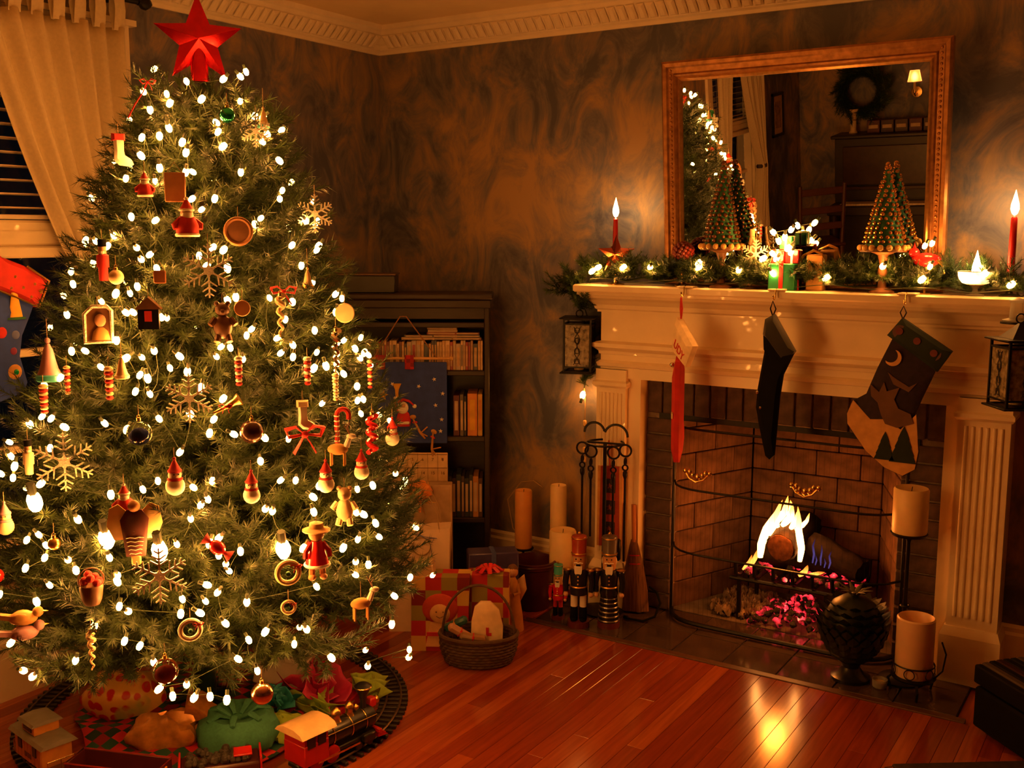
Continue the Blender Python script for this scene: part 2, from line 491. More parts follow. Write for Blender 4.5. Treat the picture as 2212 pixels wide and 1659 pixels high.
# ------------------------------------------------------------------ windows on the left wall
NIGHT_GLASS = M('window_glass', (0.9, 0.93, 0.95), 0.02, var=0, trans=1.0)
SLAT = M('blind_slat', S(225, 210, 185), 0.5, var=0.04)
def window(idx, y0, y1):
    z0, z1 = 0.44, 2.16
    f = MB()
    f.mm((0, y0 - .09, z1), (.022, y1 + .09, z1 + .10)); f.mm((0, y0 - .11, z1 + .10), (.04, y1 + .11, z1 + .12))
    f.mm((0, y0 - .09, z0 - .02), (.022, y0, z1)); f.mm((0, y1, z0 - .02), (.022, y1 + .09, z1))
    f.mm((.0, y0 - .07, z0 - .14), (.018, y1 + .07, z0 - .03))
    f.mm((-.12, y0, z0), (0, y0 + .03, z1)); f.mm((-.12, y1 - .03, z0), (0, y1, z1)); f.mm((-.12, y0, z1 - .03), (0, y1, z1))
    w_ = struct(f.build('window_%d' % idx, CREAM, smooth=False))
    s_ = MB(); s_.mm((-.12, y0, z0 - .03), (.05, y1, z0 + .012), bev=.006); s_.build('window_sill', CREAM, w_)
    r = MB(); r.mm((-.07, y0 + .03, 1.462), (.002, y1 - .03, 1.50), bev=.006); r.mm((-.06, y0 + .03, 1.50), (-.012, y1 - .03, 1.585), bev=.008); r.mm((-.062, y0 + .03, 1.535), (-.006, y1 - .03, 1.55)); r.build('meeting_rail', CREAM, w_)
    for z in (0.51, 0.824, 1.145):
        m = MB(); m.mm((-.075, y0 + .03, z - .013), (-.035, y1 - .03, z + .013), bev=.004); m.build('muntin', CREAM, w_)
    for p, q in ((z0 + .012, 1.47), (1.56, z1 - .03)):
        g = MB(); g.mm((-.066, y0 + .03, p), (-.060, y1 - .03, q)); g.build('pane', NIGHT_GLASS, w_, smooth=False)
    sl = MB(); sl.box((0, 0, 0), (.046, (y1 - y0) - .07, .0028), bev=.001)
    me = sl.mesh('slat', SLAT, False)
    z = 1.625
    while z < 2.08:
        put(me, 'slat', w_, (-.034, (y0 + y1) / 2, z), (0, math.radians(-4), 0)); z += .0445
    h = MB(); h.mm((-.06, y0 + .035, 2.085), (-.005, y1 - .035, 2.128), bev=.004); h.mm((-.055, y0 + .035, 1.588), (-.012, y1 - .035, 1.603), bev=.003)
    for k in (.18, .5, .82): h.tube([(-.010, y0 + (y1 - y0) * k, 2.1), (-.010, y0 + (y1 - y0) * k, 1.6)], .0012, 4)
    h.build('blind_rail', SLAT, w_)
for k, (a, b) in enumerate(WIN): window(k + 1, a, b)

def curtain(label, ya, yb, tie_z=1.18, tie_w=.12, group=None):
    # ya: outer edge (stays put), yb: inner edge at the top, drawn back towards ya at the tie
    sg = 1 if yb > ya else -1
    t = thing('curtain', label, 'curtain', (0.085, ya, 0), 0, group)
    W_ = abs(yb - ya); NS, NT = 90, 46
    vs, fs = [], []
    top, bot = 2.235, .03
    for j in range(NT + 1):
        z = top + (bot - top) * j / NT
        if z > tie_z:
            q = (top - z) / (top - tie_z)
            wd = W_ * (1 - q) + tie_w * q + .03 * math.sin(PI * q)
        else:
            q = (tie_z - z) / (tie_z - bot)
            wd = tie_w + .17 * math.sin(min(1, q * 1.2) * PI / 2)
        sq = wd / W_
        amp = .020 + .024 * (1 - sq) + .006 * math.sin(3 * z)
        for i in range(NS + 1):
            s = i / NS
            ph = 2 * PI * 7.0 * s + .5 * math.sin(2.1 * z) + .8 * math.sin(5 * s)
            vs.append((amp * math.sin(ph) + .006 * math.sin(17 * s + 4 * z), sg * wd * s, z))
    for j in range(NT):
        for i in range(NS):
            a = j * (NS + 1) + i
            fs.append((a, a + 1, a + NS + 2, a + NS + 1))
    c = MB().add(vs, fs).build('drape', CURT, t)
    sd = c.modifiers.new('thickness', 'SOLIDIFY'); sd.thickness = .0025
    for k in range(7):
        s = (k + .35) / 7
        y = sg * W_ * s
        b = MB(); b.tube([(-.004, y, 2.225), (-.017, y, 2.29), (-.012, y, 2.342), (0, y, 2.350), (.012, y, 2.342), (.017, y, 2.29), (.006, y, 2.225)], .0035, 6)
        b.v = [(p[0], y + (p[1] - y) * 6.0, p[2]) for p in b.v]
        b.build('tab', CURT, t)
    tb = MB(); tb.torus((0, 0, 0), 1, .09, 20, 6, 0, 'z'); tb.v = [(p[0] * .040, sg * tie_w / 2 + p[1] * (tie_w / 2 + .012), tie_z + p[2] * .2) for p in tb.v]
    tb.build('tieback', M('dark_tieback', (.03, .015, .01), .6), t)
    return t
curtain('long cream tab-top curtain drawn back beside the tree, nearest the room corner', -1.455, -1.99)
curtain('cream tab-top curtain on the far window, nearer the tree, seen in the mirror', -4.19, -4.52, tie_w=.10)
curtain('cream tab-top curtain at the far window beside the small framed picture, seen in the mirror', -5.14, -4.62, tie_w=.11)
def rod(label, y0, y1):
    t = thing('curtain_rod', label, 'curtain rod', (0.085, (y0 + y1) / 2, 2.335))
    h = (y1 - y0) / 2
    m = MB(); m.tube([(0, -h, 0), (0, h, 0)], .010, 10); m.build('rod', BLACKM, t)
    for s in (-1, 1):
        m = MB(); m.lathe([(.0, 0), (.012, .004), (.012, .012), (.022, .024), (.024, .036), (.016, .05), (.004, .062), (0, .066)], 12); m.build('finial', BLACKM, t, (0, s * h, 0), (-s * PI / 2, 0, 0))
        m = MB(); m.tube([(0, s * (h - .06), 0), (-.083, s * (h - .06), 0)], .006, 8); m.build('bracket', BLACKM, t)
rod('black curtain rod over the near window beside the tree', -2.78, -1.40)
rod('black curtain rod over the far window seen in the mirror', -5.22, -4.12)

# ------------------------------------------------------------------ fireplace
fp = thing('fireplace', 'cream painted wood fireplace with fluted pilasters and dark brick surround', 'fireplace', (1.98, 0, 0))
FO = (-1.98, 0, 0)
def fpart(mb, name, mat, smooth=False, parent=None):
    mb.v = [(p[0] - 1.98, p[1], p[2]) for p in mb.v] if parent is None else mb.v
    return mb.build(name, mat, parent or fp, smooth=smooth)
def loft_rect(levels):
    # levels: (x0, x1, y_front, z) from the bottom up, back always on the wall
    mb = MB(); vs, fs = [], []
    for x0, x1, y, z in levels: vs += [(x0, -.001, z), (x0, y, z), (x1, y, z), (x1, -.001, z)]
    for j in range(len(levels) - 1):
        for i in range(4): fs.append((j * 4 + i, j * 4 + (i + 1) % 4, j * 4 + 4 + (i + 1) % 4, j * 4 + 4 + i))
    fs += [(3, 2, 1, 0), tuple((len(levels) - 1) * 4 + i for i in range(4))]
    return mb.add(vs, fs)
MX0, MX1 = 1.225, 2.755
def grow(d, z): return (MX0 - d, MX1 + d * .6, -.10 - d, z)
fpart(loft_rect([(1.165, 2.79, -.215, 1.315), (1.160, 2.795, -.222, 1.320), (1.160, 2.795, -.222, 1.340), (1.165, 2.79, -.216, 1.345)]), 'mantel_shelf', CREAM)
fpart(loft_rect([grow(.0, 1.232), grow(.012, 1.232), grow(.012, 1.240), grow(.020, 1.246), grow(.024, 1.262), grow(.040, 1.280), grow(.062, 1.290), grow(.068, 1.300), grow(.074, 1.302), grow(.074, 1.315)]), 'cornice', CREAM)
fpart(MB().mm((MX0, -.10, .966), (MX1, -.001, 1.232)), 'frieze', CREAM)
fpart(loft_rect([grow(0, 1.060), grow(.006, 1.062), grow(.008, 1.074), grow(.022, 1.086), (MX0 - .026, MX1 + .015, -.128, 1.090), (MX0 - .026, MX1 + .015, -.128, 1.106), grow(.010, 1.112), grow(0, 1.114)]), 'ledge_moulding', CREAM)
fpart(loft_rect([grow(0, 1.008), grow(.010, 1.012), grow(.014, 1.026), grow(.004, 1.034), grow(0, 1.036)]), 'architrave_moulding', CREAM)
for x0, x1 in ((1.215, 1.345), (2.600, 2.765)):
    pl = fpart(MB().mm((x0, -.112, .20), (x1, -.001, 1.0)), 'pilaster', CREAM)
    fpart(loft_rect([(x0 - .004, x1 + .004, -.116, .925), (x0 - .012, x1 + .012, -.128, .935), (x0 - .012, x1 + .012, -.128, .948), (x0 - .003, x1 + .003, -.116, .955), (x0 - .003, x1 + .003, -.116, 1.0)]), 'capital', CREAM)
    fpart(loft_rect([(x0 - .016, x1 + .016, -.135, 0), (x0 - .016, x1 + .016, -.135, .17), (x0 - .012, x1 + .012, -.13, .18), (x0 - .004, x1 + .004, -.12, .20)]), 'plinth', CREAM)
    n = 6
    for k in range(n):
        cx_ = x0 + (x1 - x0) * (.16 + .68 * k / (n - 1))
        fl = MB(); fl.lathe([(.0062, 0), (.0066, .01), (.0066, .66), (.0062, .67)], 10)
        fl.build('flute', CREAM, pl, (cx_ - 1.98, -.112, .235))
for x0, x1 in ((1.345, 1.400), (2.555, 2.600)):
    fpart(MB().mm((x0, -.085, 0), (x1, -.001, .966)), 'inner_casing', CREAM)
BRICK = M('dark_face_brick', (.070, .040, .034), .75, var=.4, scale=30, bump=.5)
MORTAR = M('grey_mortar', (.24, .19, .16), .9, var=.2, scale=60)
m = MB(); m.mm((1.40, -.012, 0), (FX0, -.001, .966)); m.mm((FX1, -.012, 0), (2.555, -.001, .966)); m.mm((FX0, -.012, FZ), (FX1, -.001, .966)); fpart(m, 'mortar_bed', MORTAR)
for x0, x1 in ((1.403, FX0), (FX1, 2.552)):
    for k in range(12):
        m = MB(); m.box((0, 0, 0), (x1 - x0, .03, .0585), bev=.003)
        m.build('brick', BRICK, fp, ((x0 + x1) / 2 - 1.98, -.012 + rng.uniform(-.0015, .0015), .034 + k * .0672), smooth=False)
for k in range(17):
    m = MB(); m.box((0, 0, 0), (.0600, .03, .135), bev=.003)
    m.build('brick', BRICK, fp, (1.403 + (k + .5) * (2.552 - 1.403) / 17 - 1.98, -.012 + rng.uniform(-.0015, .0015), .893), smooth=False)
m = MB(); m.mm((FX0 - .06, -.022, FZ - .012), (FX1 + .06, .07, FZ + .012)); fpart(m, 'steel_lintel', BLACKM)
# firebox lining
FBR = M('sooty_fire_brick', (.105, .050, .027), .85, var=.5, spec=.2, scale=14, bump=.5)
SOOT = M('soot', (.02, .016, .014), .95)
def lining(p0, p1, cols, rows=9, rh=.108):
    d = Vector((p1[0] - p0[0], p1[1] - p0[1], 0)); L = d.length; a = math.atan2(d.y, d.x)
    for r in range(rows):
        off = .5 if r % 2 else 0
        edges = [0.0] + [min(1.0, (c + 1 - off) / cols) for c in range(cols + (1 if off else 0))]
        for e0, e1 in zip(edges, edges[1:]):
            if e1 - e0 < .02: continue
            mid = (e0 + e1) / 2
            b = MB(); b.box((0, .03, 0), ((e1 - e0) * L - .004, .06, rh - .004), bev=.003)
            b.build('fire_brick', FBR, fp, (p0[0] + d.x * mid - 1.98, p0[1] + d.y * mid + rng.uniform(-.001, .001), rh * (r + .5)), (0, 0, a), smooth=False)
lining((FX0, .02), (1.69, .44), 2)
lining((1.69, .44), (2.24, .44), 3)
lining((2.24, .44), (FX1, .02), 2)
m = MB(); m.mm((FX0 - .1, .02, .97), (FX1 + .1, .56, .99)); m.mm((FX0 - .09, .02, 0), (FX0 - .075, .56, .97)); m.mm((FX1 + .075, .02, 0), (FX1 + .09, .56, .97)); m.mm((FX0 - .09, .52, 0), (FX1 + .09, .56, .97)); fpart(m, 'smoke_chamber', SOOT)
m = MB(); m.mm((FX0, -.0, -.01), (FX1, .5, .004)); fpart(m, 'firebox_floor', M('ash_floor', (.10, .075, .06), .95, var=.5, scale=12))
# hearth of dark slate tiles with a wooden border
SLATE = M('dark_slate', (.055, .036, .028), .13, var=.4, scale=8, bump=.15)
m = MB(); m.mm((HX0, HY, -.02), (HX1, 0, -.003)); fpart(m, 'hearth_bed', M('hearth_grout', (.03, .024, .02), .9))
nt_ = 8
tw = (HX1 - HX0) / nt_
for a in range(nt_):
    for y0, y1 in ((HY, HY + .2025), (HY + .2025, 0)):
        b = MB(); b.box((0, 0, -.005), (tw - .005, y1 - y0 - .005, .014), bev=.0015)
        b.build('hearth_tile', SLATE, fp, (HX0 + tw * (a + .5) - 1.98, (y0 + y1) / 2, rng.uniform(-.0004, .0004)), smooth=False)
m = MB(); m.mm((HX0 - .03, HY - .034, -.01), (HX1 + .03, HY - .001, .003), bev=.002); fpart(m, 'hearth_border', M('border_wood', (.10, .045, .02), .35))

# fire: grate, logs, embers, flames
gr = thing('fire_grate', 'black iron grate holding the burning logs in the firebox', 'grate', (2.0, .16, .004))
m = MB()
for y in (-.11, .10): m.tube([(-.25, y, .165), (.27, y, .165)], .009, 8)
m.build('cross_bar', BLACKM, gr)
for k in range(7):
    x = -.22 + k * .077
    m = MB(); m.tube([(x, -.13, .235), (x, -.125, .19), (x, -.09, .175), (x, .09, .175), (x, .12, .19), (x, .13, .26)], .008, 7); m.build('grate_bar', BLACKM, gr)
for x in (-.21, .23):
    for y in (-.11, .10):
        m = MB(); m.tube([(x, y, .165), (x, y, 0)], .009, 7); m.build('leg', BLACKM, gr)
BARK = M('charred_bark', (.014, .008, .006), .9, spec=.1, var=.6, scale=22, bump=.9)
def log(label, p0, p1, r):
    d = Vector(p1) - Vector(p0)
    t = thing('log', label, 'log', p0)
    n = 16
    pts = [(d * q) for q in (0, .06, .25, .5, .75, .94, 1)]
    m = MB(); m.tube(pts, [r * .93, r, r * 1.03, r * .97, r * 1.02, r, r * .92], n)
    m.v = [(v[0] + rng.uniform(-.004, .004), v[1] + rng.uniform(-.004, .004), v[2] + rng.uniform(-.004, .004)) for v in m.v]
    m.build('bark', BARK, t)
    e = MB(); e.tube([-d.normalized() * .003, d.normalized() * .004], [r * .86, r * .9], n); e.build('cut_end', M('charred_end', (.05, .02, .012), .9, spec=.1, var=.5, scale=50), t)
log('charred round log end facing the room in the middle of the fire', (1.955, .045, .325), (1.975, .33, .36), .062)
log('charred log lying to the right behind the flames', (2.03, .21, .315), (2.25, .14, .255), .050)
log('charred log at the bottom back of the grate', (1.80, .22, .235), (2.12, .25, .235), .045)
EMB = ember_material()
def ember_lump(r):
    m = MB(); m.ball((0, 0, 0), r, 8, 5)
    m.v = [(v[0] * rng.uniform(.7, 1.2), v[1] * rng.uniform(.7, 1.2), v[2] * rng.uniform(.6, 1.0)) for v in m.v]
    return m
em = MB()
for k in range(190):
    a = ember_lump(rng.uniform(.007, .017))
    u, v = rng.uniform(-1, 1), rng.uniform(-1, 1)
    px_, py_ = 2.02 + .17 * u, .13 + .15 * v
    pz = .015 + .085 * (1 - u * u) * (1 - .5 * v * v) * rng.uniform(.4, 1)
    em.add([(p[0] + px_, p[1] + py_, p[2] + pz) for p in a.v], a.f)
o = stuff(em.build('embers', EMB)); tag(o, 'heap of red glowing embers under the grate', 'embers')
em = MB()
for k in range(60):
    a = ember_lump(rng.uniform(.010, .019))
    px_, py_ = rng.uniform(1.79, 2.24), rng.uniform(.05, .27)
    em.add([(p[0] + px_, p[1] + py_, p[2] + .197) for p in a.v], a.f)
o = stuff(em.build('charcoal', EMB)); tag(o, 'broken charcoal glowing in spots on top of the grate', 'charcoal')
em = MB()
for k in range(120):
    a = ember_lump(rng.uniform(.008, .020))
    px_, py_ = rng.uniform(1.66, 1.86), rng.uniform(.03, .33)
    em.add([(p[0] + px_, p[1] + py_, p[2] + .012 + .03 * rng.random()) for p in a.v], a.f)
o = stuff(em.build('ash', M('pale_ash', (.28, .20, .14), .95, var=.5, scale=40))); tag(o, 'crumbled pale ash on the firebox floor left of the grate', 'ash')
FLAME = flame_material('flame', (1.0, .36, .075), (1.0, .22, .015), FLAME_STR * 1.6, 4.0)
FLAMEO = flame_material('low_flame', (1.0, .30, .04), (1.0, .18, .01), 3.0, 1.2)
FLAMEB = flame_material('blue_flame', (.22, .13, .50), (.16, .08, .5), .40, .08)
def fx(px): return 1.862 + (px - 1655) * .00188
def fz(py): return .30 + (1180 - py) * .00195
fr = thing('fire', 'yellow and white flames leaping around the round log', 'fire', (1.95, .1, .20))
def tongue(pts, w, mat, y):
    P = [Vector((fx(a) - 1.95, y - .1 + .004 * math.sin(i * 2.3), fz(b) - .20)) for i, (a, b) in enumerate(pts)]
    Q = []
    for i in range(len(P) - 1):
        for k in range(4):
            t = k / 4
            Q.append(P[i].lerp(P[i + 1], t))
    Q.append(P[-1]); n = len(Q) - 1
    r = [max(.0006, w * .00188 * .5 * (math.sin(PI * min(1, .18 + .82 * i / n)) ** .8) * (1.0 if i < n else .2)) for i in range(n + 1)]
    m = MB(); m.tube(Q, r, 9, flat=.7)
    m.build('flame', mat, fr)
for pts, w, y in [([(1659, 1196), (1660, 1168), (1672, 1132), (1690, 1100), (1702, 1070)], 24, .06), ([(1670, 1150), (1685, 1118), (1703, 1098), (1708, 1064)], 24, .09),
                  ([(1695, 1130), (1712, 1110), (1716, 1084)], 22, .11), ([(1715, 1132), (1728, 1112), (1729, 1092)], 20, .10), ([(1742, 1192), (1744, 1165), (1738, 1130), (1736, 1106), (1733, 1080)], 20, .07),
                  ([(1728, 1130), (1742, 1120), (1752, 1108), (1756, 1092)], 13, .08), ([(1684, 1140), (1676, 1115), (1686, 1084)], 14, .13), ([(1700, 1125), (1708, 1100), (1706, 1078)], 16, .14)]:
    tongue(pts, w, FLAME, y)
for pts, w, y in [([(1635, 1222), (1645, 1200), (1652, 1180)], 14, .08), ([(1614, 1235), (1628, 1216), (1634, 1200)], 10, .10), ([(1748, 1215), (1760, 1205), (1766, 1190)], 16, .03), ([(1765, 1212), (1785, 1206), (1800, 1200)], 10, .04)]:
    tongue(pts, w, FLAMEO, y)
for pts, w, y in [([(1764, 1196), (1766, 1178), (1764, 1160), (1767, 1146)], 6, .10), ([(1781, 1198), (1780, 1184), (1783, 1168), (1781, 1156)], 5, .10), ([(1799, 1200), (1802, 1188), (1800, 1174), (1803, 1164)], 5, .09), ([(1773, 1196), (1775, 1186), (1773, 1174)], 4, .08), ([(1790, 1200), (1792, 1190), (1790, 1180)], 4, .09)]:
    tongue(pts, w, FLAMEB, y)

# fire screen
sc = thing('fire_screen', 'bowed black wire fire screen standing before the firebox', 'fire screen', (1.98, -.02, .004))
def bow(z, r, name):
    pts = []
    for k in range(25):
        t = -1 + 2 * k / 24
        pts.append((t * .452, -.125 + .125 * abs(t) ** 9, z))
    m = MB(); m.tube(pts, r, 7); m.build(name, BLACKM, sc)
bow(.012, .009, 'bottom_rail'); bow(.295, .0045, 'cross_rod'); bow(.552, .0045, 'cross_rod'); bow(.792, .005, 'top_rail')
for x in (-.45, .45):
    m = MB(); m.tube([(x, -.01, .0), (x, -.01, .80)], .006, 7); m.build('side_post', BLACKM, sc)
ms = MB()
for k in range(46):
    t = -1 + 2 * (k + .5) / 46
    ms.tube([(t * .45, -.125 + .125 * abs(t) ** 9, .012), (t * .45, -.125 + .125 * abs(t) ** 9, .80)], .0004, 3)
stuff(ms.build('wire_mesh', BLACKM, sc))
for x in (-.30, .12):
    m = MB()
    for k in range(5):
        a = math.radians(-70 + 35 * k)
        m.ball((.034 * math.sin(a), -.004, .018 - .030 * math.cos(a) * .8), .011, 8, 5, sc=(1, .5, 1.3))
    m.tube([(-.05, -.002, .012), (-.03, -.010, -.012), (0, -.014, -.024), (.03, -.010, -.012), (.05, -.002, .012)], .004, 7)
    for s in (-1, 1): m.ball((s * .05, -.004, .014), .010, 8, 5, sc=(1.2, .6, 1))
    m.build('leaf_handle', BRASS, sc, (x, -.13, .615))

# ------------------------------------------------------------------ Christmas tree
TX, TY = 0.69, -1.74
LEAN = (0.0295, 0.0189)
PROF = [(0.10, .50), (.25, .66), (.45, .69), (.7, .65), (1.0, .55), (1.3, .44), (1.6, .33), (1.8, .245), (1.95, .17), (2.02, .11), (2.06, .0)]
def tree_r(z):
    if z <= PROF[0][0]: return PROF[0][1] * 1.02
    for (a, p), (b, q) in zip(PROF, PROF[1:]):
        if z <= b: return (p + (q - p) * (z - a) / (b - a)) * 1.02
    return 0.0
def axis(z): return Vector((TX + LEAN[0] * z, TY + LEAN[1] * z, z))

def needles(mb, p0, p1, per_m, ln, r, g, tilt=.75, wid=.0026):
    d = p1 - p0; L = d.length
    if L < 1e-4: return
    t = d / L
    a = Vector((0, 0, 1)) if abs(t.z) < .9 else Vector((1, 0, 0))
    u = t.cross(a).normalized(); v = t.cross(u)
    n = max(1, int(L * per_m))
    vs, fs = [], []
    for k in range(n):
        q = p0 + d * ((k + g.random()) / n)
        an = g.uniform(0, 2 * PI)
        rad = u * math.cos(an) + v * math.sin(an)
        e = (t * g.uniform(.35, .95) + rad * tilt).normalized()
        s_ = e.cross(rad if abs(e.dot(rad)) < .95 else t).normalized() * wid * .5
        b = q + rad * r
        i = len(vs)
        vs += [b - s_, b + s_, b + e * ln * g.uniform(.7, 1.1)]
        fs.append((i, i + 1, i + 2))
    mb.add(vs, fs, 0)

def bough(L, seed):
    # a branch pointing along +x, twigs on both sides and above, needles on everything
    g = random.Random(seed)
    mb = MB()
    P = lambda s: Vector((L * s, 0, -.10 * L * math.sin(s * PI) + .06 * L * s * s))
    pts = [P(k / 6) for k in range(7)]
    mb.tube(pts, [.005, .005, .0045, .004, .0035, .003, .002], 4, 1)
    for a, b in zip(pts[1:], pts[2:]): needles(mb, a, b, 560, .030, .003, g)
    n = int(7 + L * 30)
    for k in range(n):
        s = .22 + .78 * (k + g.random() * .5) / n
        q = P(min(1, s))
        tl = (.075 + .16 * L * (1 - .55 * s)) * g.uniform(.75, 1.15)
        yaw_ = g.uniform(.35, .95) * (1 if k % 2 else -1)
        pit_ = g.uniform(-.35, .65)
        d = Vector((math.cos(yaw_) * math.cos(pit_), math.sin(yaw_) * math.cos(pit_), math.sin(pit_)))
        e = q + d * tl + Vector((0, 0, .10 * tl))
        mid = q + d * tl * .5
        mb.tube([q, mid, e], .0018, 3, 1)
        needles(mb, q, mid, 720, .029, .002, g); needles(mb, mid, e, 800, .029, .002, g)
    d = P(1) - P(.9)
    needles(mb, P(1), P(1) + d.normalized() * .03, 1200, .026, .001, g)
    return mb.mesh('bough', [NEEDLE, STEM], False)

tree = thing('christmas_tree', 'tall full green Christmas tree covered in white lights and ornaments', 'Christmas tree', (TX, TY, 0))
CLASSES = {}
for L in (.16, .24, .33, .43, .54, .66):
    CLASSES[L] = [bough(L, 11 + int(L * 100) + q) for q in range(3)]
g = random.Random(21)
NB = 270
tot = 0
zs = []
# heights weighted by the circumference at that height
zz_ = [0.40 + (1.94 - .40) * k / 400 for k in range(401)]
cum = [0]
for z in zz_: cum.append(cum[-1] + tree_r(z) + .06)
for k in range(NB):
    tgt = cum[-1] * (k + .5) / NB
    j = next(i for i, c in enumerate(cum) if c >= tgt)
    z = zz_[min(j, 400)]
    a = k * 2.399963 + g.uniform(-.18, .18)
    R_ = tree_r(z) * g.uniform(.86, 1.0)
    c = axis(z)
    dx, dy = math.cos(a), math.sin(a)
    lf_ = -.842 * dx - .54 * dy
    if lf_ > .4: R_ *= 1 - .15 * (lf_ - .4)               # thinner on the window side
    if c.x + dx * R_ < .13 and dx < 0: R_ = max(.12, (.13 - c.x) / dx)          # squashed against the curtain
    L = min(CLASSES, key=lambda q: abs(q - R_))
    lift = .20 if z < 1.5 else .30
    if z < .62: lift = .06
    base = axis(max(.08, z - lift * R_))
    tip = Vector((c.x + dx * R_, c.y + dy * R_, z))
    d = tip - base
    put(CLASSES[L][k % 3], 'branch', tree, base - Vector((TX, TY, 0)), (g.uniform(-.5, .5), -math.atan2(d.z, math.hypot(d.x, d.y)), math.atan2(d.y, d.x)), d.length / L)
for k in range(9):
    a = k * 2.4
    z = 1.70 + .014 * k
    p = axis(z)
    put(CLASSES[.16][k % 3], 'branch', tree, p - Vector((TX, TY, 0)), (0, -math.radians(38 + 5 * k), a), 1.0)
m = MB(); m.tube([axis(z) - Vector((TX, TY, 0)) for z in (.06, .5, 1.0, 1.5, 2.05)], [.022, .022, .018, .014, .008], 10); m.build('trunk', M('trunk_bark', (.05, .028, .015), .9), tree)
m = MB()
for k in range(4):
    a = k * PI / 2 + .4
    m.tube([(0, 0, .10), (.10 * math.cos(a), .10 * math.sin(a), .06), (.20 * math.cos(a), .20 * math.sin(a), .011)], .010, 6)
m.cyl((0, 0, .05), .035, .14, 14)
m.build('stand', M('stand_steel', (.02, .05, .02), .4, .7), tree)
# loose inner foliage so that the core is not see-through
fo = MB()
for k in range(900):
    z = g.uniform(.38, 1.88)
    a = g.uniform(0, 2 * PI)
    R_ = tree_r(z) * math.sqrt(g.uniform(.05, .62))
    p = axis(z) + Vector((math.cos(a) * R_, math.sin(a) * R_, 0)) - Vector((TX, TY, 0))
    d = Vector((math.cos(a), math.sin(a), g.uniform(-.3, .7))).normalized()
    needles(fo, p, p + d * .11, 420, .032, .002, g, wid=.0036)
stuff(fo.build('inner_foliage', NEEDLE, tree, smooth=False))

